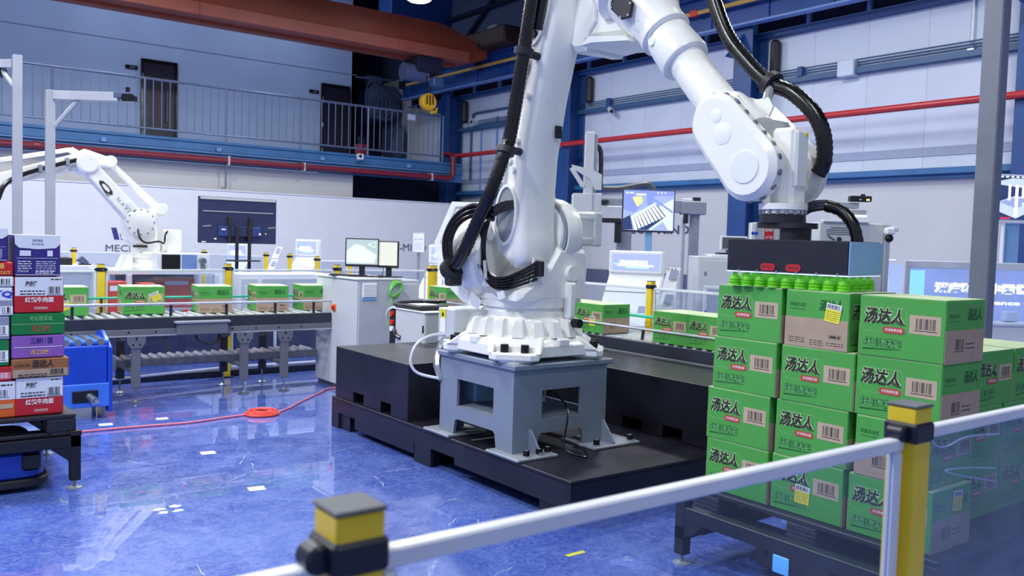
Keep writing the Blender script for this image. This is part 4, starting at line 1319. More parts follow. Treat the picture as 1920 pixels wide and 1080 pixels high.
def logo_face(sgn):
    m = MB()
    u, v, o = X * (1 if sgn < 0 else -1), Z, Vector((0, sgn * (CW / 2 + .0006), 0))
    def P(a, b_): return o + u * (a - .5) * CL + Z * (1 - b_) * CH
    n = u.cross(v) * .0004
    outline(m, P(.305, .385), u, v, CL * .53, CH * .42, .025, .0016, 6)
    m.text('汤达人', P(.30, .325) + n, u, v, CH * .29, 0, .085, .18, CL * .50)
    m.text('汤达人', P(.30, .325) + n * 2, u, v, CH * .27, 1, .030, .18, CL * .48)
    m.tube([P(.43, .37) + n * 1.5, P(.50, .43) + n * 1.5, P(.55, .44) + n * 1.5], [.006, .005, .002], 5, 1)
    m.add([P(.42, .545) + u * q[0] + v * q[1] + n * 2 for q in rrect(CL * .26, CH * .105, .011, 3)], [tuple(range(16))], 2)
    m.text('浓汤熬煮拉面', P(.42, .54) + n * 3, u, v, CH * .05, 3, .01, 0, CL * .20)
    m.text('好面,汤决定!', P(.29, .76) + n, u, v, CH * .155, 5, .075, .12, CL * .46)
    m.text('好面,汤决定!', P(.29, .76) + n * 2, u, v, CH * .135, 6, -.004, .12, CL * .445)
    m.add([P(.06, .895) + n, P(.06, .87) + n, P(.52, .845) + n, P(.52, .852) + n], [(0, 3, 2, 1)], 5)
    return m
def bar_face(sgn):
    m = MB()
    u, v, o = X * (1 if sgn < 0 else -1), Z, Vector((0, sgn * (CW / 2 + .0008), 0))
    def P(a, b_): return o + u * (a - .5) * CL + Z * (1 - b_) * CH
    m.quad(P(.775, .415), u, v, CL * .35, CH * .30, 4)
    bars(m, P(.785, .40) + u.cross(v) * .0005, u, v, CL * .22, CH * .17, 1, 5)
    return m
def end_face(sgn, kind):
    m = MB()
    u, v, o = Y * (1 if sgn > 0 else -1), Z, Vector((sgn * (CL / 2 + .0008), 0, 0))
    def P(a, b_): return o + u * (a - .5) * CW + Z * (1 - b_) * CH
    n = u.cross(v) * .0005
    m.text('汤达人', P(.72, .235) + n, u, v, CH * .20, 5, .03, .18, CW * .36)
    m.text('好面汤决定', P(.20, .25) + n, u, v, CH * .07, 5, .0, .12, CW * .26)
    m.quad(P(.2, .33) + n, u, v, CW * .24, .002, 5)
    return m
def end_panel(sgn, kind):
    m = MB()
    u, v, o = Y * (1 if sgn > 0 else -1), Z, Vector((sgn * (CL / 2 + .0014), 0, 0))
    def P(a, b_): return o + u * (a - .5) * CW + Z * (1 - b_) * CH
    n = u.cross(v) * .0005
    m.plate(P(.495, .735), u, v, CW * .985, CH * .52, .0014, 0)
    if kind:
        bars(m, P(.36, .70) + n, u, v, CW * .2, CH * .17, 1, 9, 8)
        lines(m, P(.62, .70) + n, u, v, CW * .22, 2, .018, .005, 1, 4)
    else:
        outline(m, P(.80, .77) + n, u, v, CW * .19, CH * .07, .004, .0012, 1)
        lines(m, P(.80, .77) + n, u, v, CW * .15, 1, .01, .009, 1, 2)
        lines(m, P(.2, .84) + n, u, v, CW * .26, 3, .010, .003, 1, 6)
        lines(m, P(.52, .86) + n, u, v, CW * .22, 3, .010, .003, 1, 7)
        lines(m, P(.8, .88) + n, u, v, CW * .26, 2, .010, .003, 1, 8)
    return m
def carton_proto():
    t = thing('noodle_carton', 'proto', 'carton', (0, 0, 0))
    part('carton_body', MB().box(-CL / 2, CL / 2, -CW / 2, CW / 2, 0, CH - .002, .004), 'carton_green', t, world=False)
    part('top_flap', MB().box(-CL / 2 + .003, CL / 2 - .003, -CW / 2 + .002, -.0015, CH - .002, CH, 0), 'carton_top_lit', t, world=False, smooth=False)
    part('top_flap', MB().box(-CL / 2 + .003, CL / 2 - .003, .0015, CW / 2 - .002, CH - .002, CH, 0), 'carton_top_lit', t, world=False, smooth=False)
    for s_ in (-1, 1):
        part('logo_print', logo_face(s_), PR, t, world=False, recalc=False, smooth=False)
        part('barcode_label', bar_face(s_), PR, t, world=False, recalc=False, smooth=False)
        part('end_print', end_face(s_, s_ > 0), PR, t, world=False, recalc=False, smooth=False)
        part('kraft_panel', end_panel(s_, s_ > 0), ['kraft', 'print_dark'], t, world=False, recalc=False, smooth=False)
    return t
PROTO = carton_proto()
_used = [False]
stm = MB()
stm.plate((0, 0, 0), X, Z, .078, .085, .0012, 0)
stm.quad((0, -.0004, -.013), X, Z, .078, .058, 1)
bars(stm, (0, -.0006, .030), X, Z, .066, .016, 2, 11, 14)
lines(stm, (0, -.0006, .006), X, Z, .066, 5, .0095, .002, 2, 12)
STM = mesh_of('yellow_sticker', stm, ['sticker_white', 'sticker_yellow', 'print_dark'], recalc=False, smooth=False)
def carton(x, y, z, rz, label, group, stick=None):
    if not _used[0]:
        _used[0] = True
        o = PROTO
        o.location = (x, y, z)
        o.rotation_euler = (0, 0, R(rz))
        o['label'] = label
    else:
        o = dup(PROTO, (x, y, z), R(rz), label, skip=('yellow_sticker',))
    o['group'] = group
    for (face, a, b_, tilt) in (stick or []):
        if face == 'y':
            M_ = Matrix.Translation(((a - .5) * CL, -CW / 2 - .0018, (1 - b_) * CH))
        elif face == '-x':
            M_ = Matrix.Translation((-CL / 2 - .0030, -(a - .5) * CW, (1 - b_) * CH)) @ Matrix.Rotation(R(-90), 4, 'Z')
        else:
            M_ = Matrix.Translation((CL / 2 + .0030, (a - .5) * CW, (1 - b_) * CH)) @ Matrix.Rotation(R(90), 4, 'Z')
        share('yellow_sticker', STM, o, M_ @ Matrix.Rotation(R(tilt), 4, 'Y'), 'yellow and white sticker')
    return o
G1 = 'green noodle cartons stacked on the right pallet'
SX, PT = 3.545, .350
LAY = ['bottom layer', 'second layer', 'third layer', 'top layer']
Zl = [PT + k * .2655 for k in range(4)]
# front row facing the camera; (layer, y centre, rotated, x shift, stickers)
def fr(l, yc, rot, pos, dx=0.0, stick=None, tw=0.0):
    look = {0: 'logo side', 1: 'cardboard end'}[1 if rot else 0]
    carton(SX + (CL if rot else CW) / 2 + dx, yc, Zl[l], (rot - 1 if rot else -90) + tw if rot != 0 else -90 + tw,
           'green carton, %s of front row, %s of right stack, %s showing' % (pos, LAY[l], look), G1, stick)
fr(3, 2.728, 0, 'left end', 0, None, .5)
fr(3, 2.345, 1, 'middle', .004, [('-x', .76, .36, 8)], -.4)
fr(3, 1.937, 0, 'right end', .0, None, 0)
fr(2, 2.738, 0, 'left end', -.004, None, -.3)
fr(2, 2.333, 0, 'middle', .002, None, .3)
fr(2, 1.940, 0, 'right end', .003, None, -.2)
fr(1, 2.764, 0, 'left end', -.006, None, .3)
fr(1, 2.350, 0, 'middle', .004, None, -.3)
fr(1, 1.952, 181, 'right end', .0, None, 0)
fr(0, 2.760, 0, 'left end', -.004, None, 0)
fr(0, 2.360, 0, 'middle', .003, [('y', .46, .62, 3)], 0)
fr(0, 1.950, 0, 'right end', .0, [('x', .62, .24, 4)], 0)
# row behind, one layer lower
for l in range(3):
    for k, x in enumerate((4.17, 4.572)):
        for j, y in enumerate((1.90, 2.245, 2.59)):
            st_ = [('y', .38, .5, 10)] if (l == 1 and j == 0 and k == 0) else ([('y', .6, .35, 8)] if (l == 0 and j == 0 and k == 1) else None)
            carton(x + CL / 2 - (.0 if l == 2 else .09), y + CW / 2, Zl[l], 0 if (l + k) % 2 == 0 else 180,
                   'green carton, %s, %s column behind front row, %s from camera' % (LAY[l], ('first', 'second')[k], ('nearest', 'second', 'third')[j]), G1, st_)

# ------------------------------------------------------------------ pallets, racks, transport robots
def pallet(x0, x1, y0, y1, z0, z1, label):
    t = thing('plastic_pallet', label, 'pallet', ((x0 + x1) / 2, (y0 + y1) / 2, z0))
    part('deck', MB().box(x0, x1, y0, y1, z1 - .028, z1, .006), 'pallet_black', t)
    fm = MB()
    fm.box(x0 + .01, x1 - .01, y0 + .01, y0 + .13, z0, z0 + .022, .004)
    fm.box(x0 + .01, x1 - .01, y1 - .13, y1 - .01, z0, z0 + .022, .004)
    fm.box(x0 + .01, x0 + .14, y0, y1, z0, z0 + .022, .004)
    fm.box(x1 - .14, x1 - .01, y0, y1, z0, z0 + .022, .004)
    fm.box((x0 + x1) / 2 - .07, (x0 + x1) / 2 + .07, y0, y1, z0, z0 + .022, .004)
    part('bottom_frame', fm, 'pallet_black', t)
    for i, x in enumerate((x0, (x0 + x1) / 2 - .08, x1 - .16)):
        for j, y in enumerate((y0, (y0 + y1) / 2 - .08, y1 - .16)):
            fo = part('foot_block', MB().box(x, x + .16, y, y + .16, z0 + .02, z1 - .027, .006), 'pallet_black', t)
            rb = MB()
            for k in range(4):
                z = z0 + .035 + k * (z1 - z0 - .075) / 3.4
                rb.box(x - .0015, x + .1615, y - .0015, y + .1615, z, z + .005, .001)
            part('foot_rib', rb, 'pallet_black', fo)
    return t
def rack(x0, x1, y0, y1, zt, label, drop=0.0):
    t = thing('steel_rack', label, 'rack', ((x0 + x1) / 2, (y0 + y1) / 2, 0))
    for n_, (a, b_, c, d) in enumerate(((x0, x1, y0, y0 + .06), (x0, x1, y1 - .06, y1), (x0, x0 + .06, y0 + .06, y1 - .06), (x1 - .06, x1, y0 + .06, y1 - .06))):
        part('beam', MB().box(a, b_, c, d, zt - .07 - (drop if n_ < 2 else 0), zt - (drop if n_ < 2 else 0), .004), 'rack_black', t)
    for (x, sx) in ((x0, 1), (x1, -1)):
        for (y, sy) in ((y0, 1), (y1, -1)):
            xa, xb = min(x, x + .06 * sx), max(x, x + .06 * sx)
            ya, yb = min(y, y + .06 * sy), max(y, y + .06 * sy)
            lg_ = part('leg', MB().box(xa, xb, ya, yb, .05, zt, .004).box(xa - .004, xb + .004, ya - .004, yb + .004, zt, zt + .03, .003), 'rack_black', t)
            part('gusset', MB().prism([(0, zt - .07), (.11 * sx, zt - .07), (0, zt - .16)], (xb if sx > 0 else xa, ya + .005, 0), X, Z, (0, .05, 0)), 'rack_black', lg_)
            part('gusset', MB().prism([(0, zt - .07), (.11 * sy, zt - .07), (0, zt - .16)], (xa + .005, yb if sy > 0 else ya, 0), Y, Z, (.05, 0, 0)), 'rack_black', lg_)
            part('levelling_foot', MB().cyl(((xa + xb) / 2, (ya + yb) / 2, .01), ((xa + xb) / 2, (ya + yb) / 2, .06), .009, n=8).lathe(((xa + xb) / 2, (ya + yb) / 2, 0), Z, [(0, .045), (.006, .045), (.014, .02)], 18), 'foot_plate', lg_)
    return t
pallet(3.50, 4.98, 1.70, 2.985, .203, .349, 'black plastic pallet under the green carton stack at right')
rk = rack(3.30, 5.02, 1.66, 2.935, .30, 'black steel rack on levelling feet under the right pallet', .10)
for y in (1.72, 2.05, 2.80):
    part('cross_bar', MB().box(3.36, 4.96, y, y + .06, .165, .202, .003), 'rack_black', rk)
pallet(-.12, 1.085, 5.83, 6.83, .334, .464, 'black plastic pallet under the mixed box stack at left')
rack(-.14, 1.11, 5.81, 6.86, .33, 'black steel rack on levelling feet under the left pallet')
def agv(x0, x1, y0, y1, label, screen=False):
    t = thing('transport_robot', label, 'robot', ((x0 + x1) / 2, (y0 + y1) / 2, 0))
    pl = rrect(x1 - x0, y1 - y0, .14, 6, (x0 + x1) / 2, (y0 + y1) / 2)
    part('bumper', MB().prism(pl, (0, 0, .03), X, Y, (0, 0, .05), b=.008), 'black_plastic', t)
    pl2 = rrect(x1 - x0 - .05, y1 - y0 - .05, .13, 6, (x0 + x1) / 2, (y0 + y1) / 2)
    part('body', MB().prism(pl2, (0, 0, .08), X, Y, (0, 0, .155 if not screen else .06), b=.012), 'agv_blue' if not screen else 'black_plastic', t)
    part('top_plate', MB().prism(rrect(x1 - x0 - .12, y1 - y0 - .12, .1, 5, (x0 + x1) / 2, (y0 + y1) / 2), (0, 0, .14 if screen else .235), X, Y, (0, 0, .012)), 'black_plastic', t)
    for x in (x0 + .2, x1 - .2):
        for y in (y0 + .15, y1 - .15):
            part('wheel', MB().cyl((x - .02, y, .04), (x + .02, y, .04), .04, n=14), 'black_rubber', t)
    return t
av = agv(.12, .96, 5.87, 6.80, 'low blue transport robot parked under the left rack')
part('corner_sensor', MB().box(.80, .90, 5.872, 5.90, .13, .235, .02), 'black_gloss', av)
av2 = agv(3.56, 4.5, 1.8, 2.66, 'low black transport robot with lit screen under the right rack', True)
part('control_panel', MB().box(3.535, 3.58, 2.2, 2.62, .04, .16, .012), 'black_plastic', av2)
part('touch_screen', MB().box(3.53, 3.536, 2.42, 2.51, .045, .13, .003), 'agv_screen', av2, 'lit blue touch screen')
part('button', MB().cyl((3.535, 2.56, .135), (3.515, 2.56, .135), .022, n=16), 'black_gloss', av2)

# ------------------------------------------------------------------ left stack of mixed boxes
G2 = 'mixed noodle boxes stacked on the left pallet'
def pbox(x0, x1, z0, z1, mat, label, prints, y0=5.875, dep=.34, lid=None):
    t = thing('noodle_box', label, 'box', ((x0 + x1) / 2, y0 + dep / 2, z0), group=G2)
    part('box_body', MB().box(x0, x1, y0, y0 + dep, z0, z1 - .002, .006), mat, t)
    if lid:
        part('lid_flap', MB().box(x0 + .002, x1 - .002, y0 + .002, y0 + dep - .002, z1 - .004, z1, .001), lid, t)
    w_, h_ = x1 - x0, z1 - z0
    def P(a, b_, l=0): return Vector((x0 + w_ * a, y0 - .0015 - l, z1 - h_ * b_))
    for (nm, fn, mats) in prints:
        m = MB()
        fn(m, P, w_, h_)
        part(nm, m, mats, t, recalc=False, smooth=False)
    return t
def violet(m, P, w, h):
    m.add([P(.0, .0), P(1, 0), P(.99, .22), P(.9, .31), P(.5, .34), P(.1, .31), P(.01, .22)], [(6, 5, 4, 3, 2, 1, 0)], 0)
    m.text('鲜虾鱼板', P(.5, .13, .001), X, Z, h * .07, 1, .0, 0, w * .22)
    m.text('GourmetCup', P(.5, .22, .001), X, Z, h * .08, 1, .0, 0, w * .26)
    m.quad(P(.23, .44, .001), X, Z, w * .24, h * .13, 0)
    m.quad(P(.77, .44, .001), X, Z, w * .12, h * .14, 0)
    m.quad(P(.5, .56, .001), X, Z, w * .9, h * .008, 0)
    lines(m, P(.22, .64, .001), X, Z, w * .3, 4, h * .055, h * .022, 0, 3)
    lines(m, P(.68, .64, .001), X, Z, w * .44, 6, h * .045, h * .014, 0, 5)
    m.text('370mlx24', P(.18, .87, .001), X, Z, h * .06, 0, .0, 0, w * .24)
    lines(m, P(.66, .885, .001), X, Z, w * .42, 2, h * .04, h * .02, 0, 8)
    m.quad(P(.5, .965, .001), X, Z, w * .95, h * .016, 0)
VM = ['white_box', 'violet_box']
def beef(m, P, w, h):
    m.quad(P(.5, .27), X, Z, w * .97, h * .52, 0)
    m.text('康师傅', P(.33, .2, .001), X, Z, h * .16, 1, .02, .15, w * .24)
    lines(m, P(.84, .08, .001), X, Z, w * .22, 1, h * .05, h * .03, 1, 3)
    lines(m, P(.36, .40, .001), X, Z, w * .5, 2, h * .08, h * .03, 1, 4)
    bars(m, P(.80, .38, .001), X, Z, w * .25, h * .2, 1, 6, 12)
    m.text('红烧牛肉面', P(.5, .64, .001), X, Z, h * .15, 2, .025, 0, w * .58)
    m.text('HONGSHAO', P(.53, .87, .001), X, Z, h * .07, 2, .0, .1, w * .28)
BM = ['white_box', 'print_dark', 'print_white', 'red_box']
def beef2(m, P, w, h):
    beef(m, P, w, h)
    m.text('N2025Q212 111710 24A2A', P(.58, .47, .002), X, Z, h * .05, 1, 0, 0, w * .7)
def greenp(m, P, w, h):
    m.quad(P(.5, .5), X, Z, w * .98, h * .015, 2)
    m.text('新口味', P(.55, .72), X, Z, h * .28, 1, .02, .1, w * .34)
    m.text('老坛酸菜面', P(.55, .24), X, Z, h * .22, 0, .0, 0, w * .42)
def lilacp(m, P, w, h):
    m.quad(P(.5, .52), X, Z, w * .92, h * .025, 0)
    m.text('三鲜伊面', P(.56, .25), X, Z, h * .28, 1, .02, 0, w * .42)
    m.text('新口味', P(.52, .75), X, Z, h * .24, 2, .02, .1, w * .34)
def brownp(m, P, w, h):
    m.quad(P(.5, .76), X, Z, w * .96, h * .42, 0)
    m.text('汤达人', P(.53, .28, .001), X, Z, h * .42, 1, .03, .18, w * .38)
    m.text('日式豚骨拉面', P(.18, .34, .001), X, Z, h * .16, 1, 0, 0, w * .26)
    bars(m, P(.78, .72, .001), X, Z, w * .24, h * .26, 1, 8, 10)
    lines(m, P(.36, .84, .001), X, Z, w * .5, 2, h * .1, h * .05, 1, 5)
RX0, RX1 = .755, 1.012
pbox(RX0 + .005, RX1 - .008, 1.307, 1.553, 'violet_box', 'violet noodle box with white lid on top of the left stack', [('front_print', violet, VM)], lid='white_box')
pbox(RX0 + .004, RX1 + .012, 1.088, 1.305, 'red_box', 'red and white beef noodle box below the violet box in left stack', [('front_print', beef, BM)])
pbox(RX0 - .012, RX1 + .018, .955, 1.086, 'green_box', 'shiny dark green noodle box in the middle of left stack', [('front_print', greenp, ['carton_green_light', 'print_red', 'carton_halo'])])
pbox(RX0 - .010, RX1 + .016, .815, .953, 'lilac_box', 'shiny lilac noodle box below the green box in left stack', [('front_print', lilacp, ['print_white', 'violet_box', 'gold'])])
pbox(RX0 - .012, RX1 + .04, .698, .813, 'brown_box', 'brown noodle box with kraft lower half sticking out of left stack', [('front_print', brownp, ['kraft', 'print_dark'])], y0=5.865)
pbox(RX0 + .008, RX1 + .010, .466, .696, 'red_box', 'red and white beef noodle box standing on the left pallet', [('front_print', beef2, BM)])
LX0, LX1 = .43, .735
def redgold(m, P, w, h):
    m.text('福', P(.8, .3), X, Z, h * .4, 1, .03, 0)
    lines(m, P(.75, .7), X, Z, w * .4, 2, h * .12, h * .06, 1, 2)
def whitebar(m, P, w, h):
    m.quad(P(.5, .5), X, Z, w * .96, h * .8, 0)
    bars(m, P(.84, .5, .001), X, Z, w * .2, h * .5, 1, 4, 8)
def bluep(m, P, w, h):
    m.text('阿Q', P(.8, .25), X, Z, h * .28, 1, .04, .1, w * .4)
    m.quad(P(.5, .62), X, Z, w, h * .3, 2)
    m.quad(P(.9, .82, .001), X, Z, w * .2, h * .3, 0)
    bars(m, P(.9, .8, .002), X, Z, w * .14, h * .2, 3, 4, 4)
def lab(m, P, w, h):
    m.quad(P(.88, .62), X, Z, w * .2, h * .45, 0)
    bars(m, P(.88, .58, .001), X, Z, w * .12, h * .3, 1, 5, 5)
pbox(LX0, LX1 - .008, 1.395, 1.588, 'violet_box', 'violet noodle box cut by the left picture edge, top of its column', [('front_print', violet, VM)], lid='white_box')
pbox(LX0, LX1 + .02, 1.310, 1.393, 'red_box', 'red noodle box with gold print at the left picture edge', [('front_print', redgold, ['red_box', 'gold'])])
pbox(LX0, LX1 + .022, 1.245, 1.308, 'white_box', 'flat white box with barcode at the left picture edge', [('front_print', whitebar, ['sticker_white', 'print_dark'])])
pbox(LX0, LX1 + .016, 1.075, 1.243, 'white_box', 'pale box with blue lettering at the left picture edge', [('front_print', bluep, ['sticker_white', 'logo_blue', 'grey_box', 'print_dark'])])
pbox(LX0, LX1, .932, 1.073, 'grey_box', 'grey box with white label at the left picture edge', [('front_print', lab, ['sticker_white', 'print_dark'])])
pbox(LX0, LX1 - .002, .775, .930, 'green_box', 'dark green box with white barcode label at the left picture edge', [('front_print', lab, ['sticker_white', 'print_dark'])])
pbox(LX0, LX1 + .012, .685, .773, 'red_box', 'glossy red box squeezed in the left column above white one', [('front_print', lab, ['hose_pink', 'print_white'])])
def wo(m, P, w, h):
    m.quad(P(.5, .25), X, Z, w * .99, h * .5, 0)
    bars(m, P(.82, .32, .001), X, Z, w * .14, h * .18, 1, 5, 6)
    lines(m, P(.8, .1, .001), X, Z, w * .3, 1, h * .1, h * .04, 1, 7)
    m.quad(P(.86, .68, .001), X, Z, w * .2, h * .13, 2)
pbox(LX0, LX1 + .03, .466, .683, 'orange_box', 'orange and white noodle box standing on the left pallet edge', [('front_print', wo, ['white_box', 'print_dark', 'kraft_label'])])

# ------------------------------------------------------------------ roller conveyors
rol = mesh_of('roller', MB().lathe((0, 0, 0), Y, [(0, .010), (.012, .010), (.0125, .025), (.5775, .025), (.578, .010), (.59, .010)], 12), 'roller')
def conveyor(name, label, o, rz, L, W, zt, legs, pitch=.1):
    """local x along the belt, y across (0..W); viewed from -y"""
    t = thing(name, label, 'conveyor', o, rz)
    zf0, zf1 = zt - .17, zt - .01
    for k, y in enumerate((0, W - .04)):
        f = part('side_frame', MB().box(0, L, y, y + .04, zf0, zf1, .004), 'conveyor_dark', t, world=False)
        part('lower_lip', MB().box(0, L, y - (.006 if k == 0 else -.02), y + (.02 if k == 0 else .046), zf0, zf0 + .055, .003), 'conveyor_grey', f, world=False)
        part('bottom_edge', MB().box(0, L, y - (.01 if k == 0 else -.02), y + (.02 if k == 0 else .05), zf0 - .012, zf0, .002), 'alu', f, world=False)
        b = MB()
        for i in range(int(L / .24)):
            yy = -.008 if k == 0 else W + .006
            b.cyl((.12 + i * .24, yy - .001, zf0 + .03), (.12 + i * .24, yy + .009, zf0 + .03), .009, n=6)
        part('frame_bolt', b, 'bolt_black', f, world=False, kind='stuff')
    n = int((L - .05) / pitch)
    sc = (W - .02) / .59
    for i in range(n):
        share('roller', rol, t, Matrix.Translation((.06 + i * pitch, .01, zt - .025)) @ Matrix.Diagonal((1, sc, 1, 1)))
    return t, zf0
def guide(t, L, y, z, mat, posts, zt, r=.012, lean=0.0):
    g = part('guide_rail', MB().tube([(0, y, z), (L, y, z)], r, 8), mat, t, world=False)
    for x in posts:
        part('guide_post', MB().prism([(-.012, zt - .06), (.012, zt - .06), (.012 + lean, z), (-.012 + lean, z)], (x, y + (.014 if y < .2 else -.03), 0), X, Z, (0, .016, 0)), 'cable_dark', t, world=False)
def leg(t, x, y, zt, back=False):
    m = MB().box(x - .04, x + .04, y, y + .04, .14, zt, .004)
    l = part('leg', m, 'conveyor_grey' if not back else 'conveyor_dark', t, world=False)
    pl = [(x - .085, zt + .02), (x + .085, zt + .02), (x + .08, zt - .07), (x + .045, zt - .12), (x - .045, zt - .12), (x - .08, zt - .07)]
    part('leg_bracket', MB().prism(pl, (0, y - .008, 0), X, Z, (0, .008, 0)), 'conveyor_grey', l, world=False)
    part('bracket_bolt', MB().cyl((x, y - .012, zt - .03), (x, y - .006, zt - .03), .010, n=8).cyl((x - .03, y - .012, zt - .085), (x - .03, y - .006, zt - .085), .008, n=8).cyl((x + .03, y - .012, zt - .085), (x + .03, y - .006, zt - .085), .008, n=8), 'bolt_black', l, world=False)
    part('levelling_foot', MB().cyl((x, y + .02, .02), (x, y + .02, .15), .009, n=8).lathe((x, y + .02, 0), Z, [(0, .055), (.008, .055), (.022, .02), (.03, .015)], 18), 'bolt_steel', l, world=False)
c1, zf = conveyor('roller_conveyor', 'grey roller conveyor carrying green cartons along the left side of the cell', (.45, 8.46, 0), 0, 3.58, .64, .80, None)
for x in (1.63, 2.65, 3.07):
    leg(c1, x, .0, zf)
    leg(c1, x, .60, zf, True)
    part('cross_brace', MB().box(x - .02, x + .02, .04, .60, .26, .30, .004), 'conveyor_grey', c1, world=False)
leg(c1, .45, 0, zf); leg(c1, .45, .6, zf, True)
guide(c1, 3.58, .03, .915, 'alu', (.25, 1.1, 1.95, 2.48, 2.98, 3.4), .80)
guide(c1, 3.58, .60, .935, 'guide_teal', (.3, 1.45, 2.4, 3.2), .80)
part('drive_box', MB().box(1.98, 2.46, -.075, -.008, zf - .01, zf + .10, .012), 'conveyor_grey', c1, world=False)
part('drive_lid', MB().box(1.96, 2.48, -.085, -.004, zf + .10, zf + .125, .006), 'foot_plate', c1, world=False)
part('drive_cable', MB().tube(smooth_path([(2.16, -.04, zf), (2.17, -.04, zf - .05), (2.25, -.04, zf - .10), (2.36, -.03, zf - .09), (2.40, 0, zf - .02)], 5), .013, 8), 'black_rubber', c1, world=False)
lt = part('stack_light', MB().cyl((2.08, .02, .80), (2.08, .02, .835), .018, n=12, mi=0).cyl((2.08, .02, .835), (2.08, .02, .86), .017, n=12, mi=1), ['sticker_white', 'switch_red'], c1, world=False)
low = part('lower_beam', MB().box(1.4, 3.55, .27, .31, .30, .37, .004).box(1.4, 3.55, .56, .595, .30, .37, .004), 'conveyor_grey', c1, world=False)
lrm = mesh_of('lower_roller', MB().cyl((0, .30, 0), (0, .565, 0), .024, n=8), 'roller')
for k in range(24):
    share('lower_roller', lrm, c1, Matrix.Translation((1.46 + k * .088, 0, .365)))
part('air_manifold', MB().box(1.35, 1.48, .1, .25, .3, .44, .01), 'foot_plate', c1, world=False)
part('motor', MB().cyl((1.32, .12, .60), (1.32, .4, .62), .07, n=14).box(1.2, 1.4, .15, .35, .55, .68, .01), 'black_plastic', c1, world=False)
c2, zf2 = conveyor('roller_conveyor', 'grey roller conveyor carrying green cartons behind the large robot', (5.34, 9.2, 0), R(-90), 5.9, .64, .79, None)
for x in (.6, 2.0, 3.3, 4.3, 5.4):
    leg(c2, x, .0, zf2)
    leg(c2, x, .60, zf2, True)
guide(c2, 5.9, .03, .885, 'alu', (.7, 1.35, 2.45, 3.2, 3.95, 4.68, 5.5), .79, .012, .02)
guide(c2, 5.9, .60, .93, 'guide_teal', (.8, 2.4, 3.9, 5.2), .79, .014)
G3 = 'green cartons riding on the conveyors'
for i, (x, r_, st_, lab_) in enumerate(((1.545, 0, [('y', .50, .62, -25)], 'green carton on left conveyor with tilted yellow sticker, half behind the mixed stack'),
                                        (2.23, 0, [('y', .78, .36, -25)], 'green carton on left conveyor with tilted yellow sticker, beside the yellow post'),
                                        (2.908, 90, None, 'green carton on left conveyor showing its kraft end, left of two'),
                                        (3.50, 90, None, 'green carton on left conveyor showing its kraft end, right of two'),
                                        (4.01, 90, None, 'green carton at the conveyor end partly hidden by the grey cabinet'))):
    carton(x, (8.74 if r_ == 0 else 8.70) + (CW if r_ == 0 else CL) / 2, .80, r_ - (3, 6, 8, 7, 6)[i], lab_, G3, st_)
for (y, st_, lab_) in ((8.5, None, 'green carton on the far end of right conveyor, left of the hose loops'),
                       (6.30, None, 'green carton on right conveyor just right of large robot, rear one of the pair'),
                       (5.905, [('y', .62, .60, 0)], 'green carton with yellow sticker on right conveyor beside the large robot'),
                       (4.912, None, 'green carton on right conveyor left of the stack, farther of the two'),
                       (4.53, None, 'green carton on right conveyor right beside the green stack')):
    carton(5.37 + CW / 2, y, .79, -90, lab_, G3, st_)

# ------------------------------------------------------------------ control cabinet with monitors
cx0, cx1, cy0, cy1, cz = 4.035, 4.52, 7.88, 8.86, 1.165
t = thing('control_cabinet', 'tall light grey control cabinet with red switch and two monitors on top', 'cabinet', (4.4, 8.5, 0))
part('body', MB().box(cx0 + .012, cx1, cy0, cy1, .04, cz, .006), 'cabinet_grey_b', t)
d = part('door', MB().box(cx0, cx0 + .012, cy0 + .01, cy1 - .008, .05, cz - .015, .004), 'cabinet_grey', t)
part('switch_plate', MB().box(cx0 - .006, cx0, 8.365, 8.44, .81, .89, .004), 'switch_orange', d)
part('switch_knob', MB().cyl((cx0 - .006, 8.403, .85), (cx0 - .022, 8.403, .85), .028, n=16).box(cx0 - .034, cx0 - .02, 8.39, 8.416, .825, .875, .004), 'switch_red', d)
for z in (.98, .62, .26):
    part('lock', MB().box(cx0 - .006, cx0, cy1 - .06, cy1 - .03, z - .035, z + .035, .004), 'bolt_steel', d)
part('plinth', MB().box(cx0 + .03, cx1 - .02, cy0 + .02, cy1 - .02, 0, .04), 'cap_grey', t)
v = part('vent_grille', MB().box(4.085, 4.245, cy0 - .012, cy0, .99, 1.135, .003), 'sticker_white', t)
vb = MB()
for k in range(9):
    part('louvre', MB().box(4.09, 4.24, cy0 - .018, cy0 - .010, .995 + k * .0152, 1.004 + k * .0152, .002), 'sticker_white', v)
part('filter_strip', MB().box(4.085, 4.235, cy0 - .01, cy0, .96, .99, .002), 'gripper_blue', v)
part('top_plate', MB().box(cx0 - .01, cx1 + .01, cy0 - .01, cy1 + .01, cz, cz + .02, .004), 'console_white', t)
part('lock', MB().cyl((4.14, cy0 - .004, .36), (4.14, cy0, .36), .010, n=8).cyl((4.31, cy0 - .004, .36), (4.31, cy0, .36), .012, n=8), 'bolt_black', t)
t = thing('control_cabinet', 'narrower light grey cabinet standing right behind the monitors cabinet', 'cabinet', (4.65, 8.3, 0))
part('body', MB().box(4.535, 4.80, 7.96, 8.7, .02, 1.16, .006), 'cabinet_grey_b', t)
part('door', MB().box(4.545, 4.79, 7.95, 7.96, .06, 1.12, .003), 'cabinet_grey', t)
t = thing('cable_coil', 'bright green cable coiled on the front of the light grey cabinet', 'cable', (4.455, 7.86, 1.09))
m = MB()
for k in range(4):
    m.tube([(4.455 + (.062 + .004 * k) * math.cos(a_ * .4), cy0 - .012 - .006 * k, 1.07 + (.088 - .006 * k) * math.sin(a_ * .4 + k * .2)) for a_ in range(17)], .007, 6)
part('loops', m, 'cable_green', t)
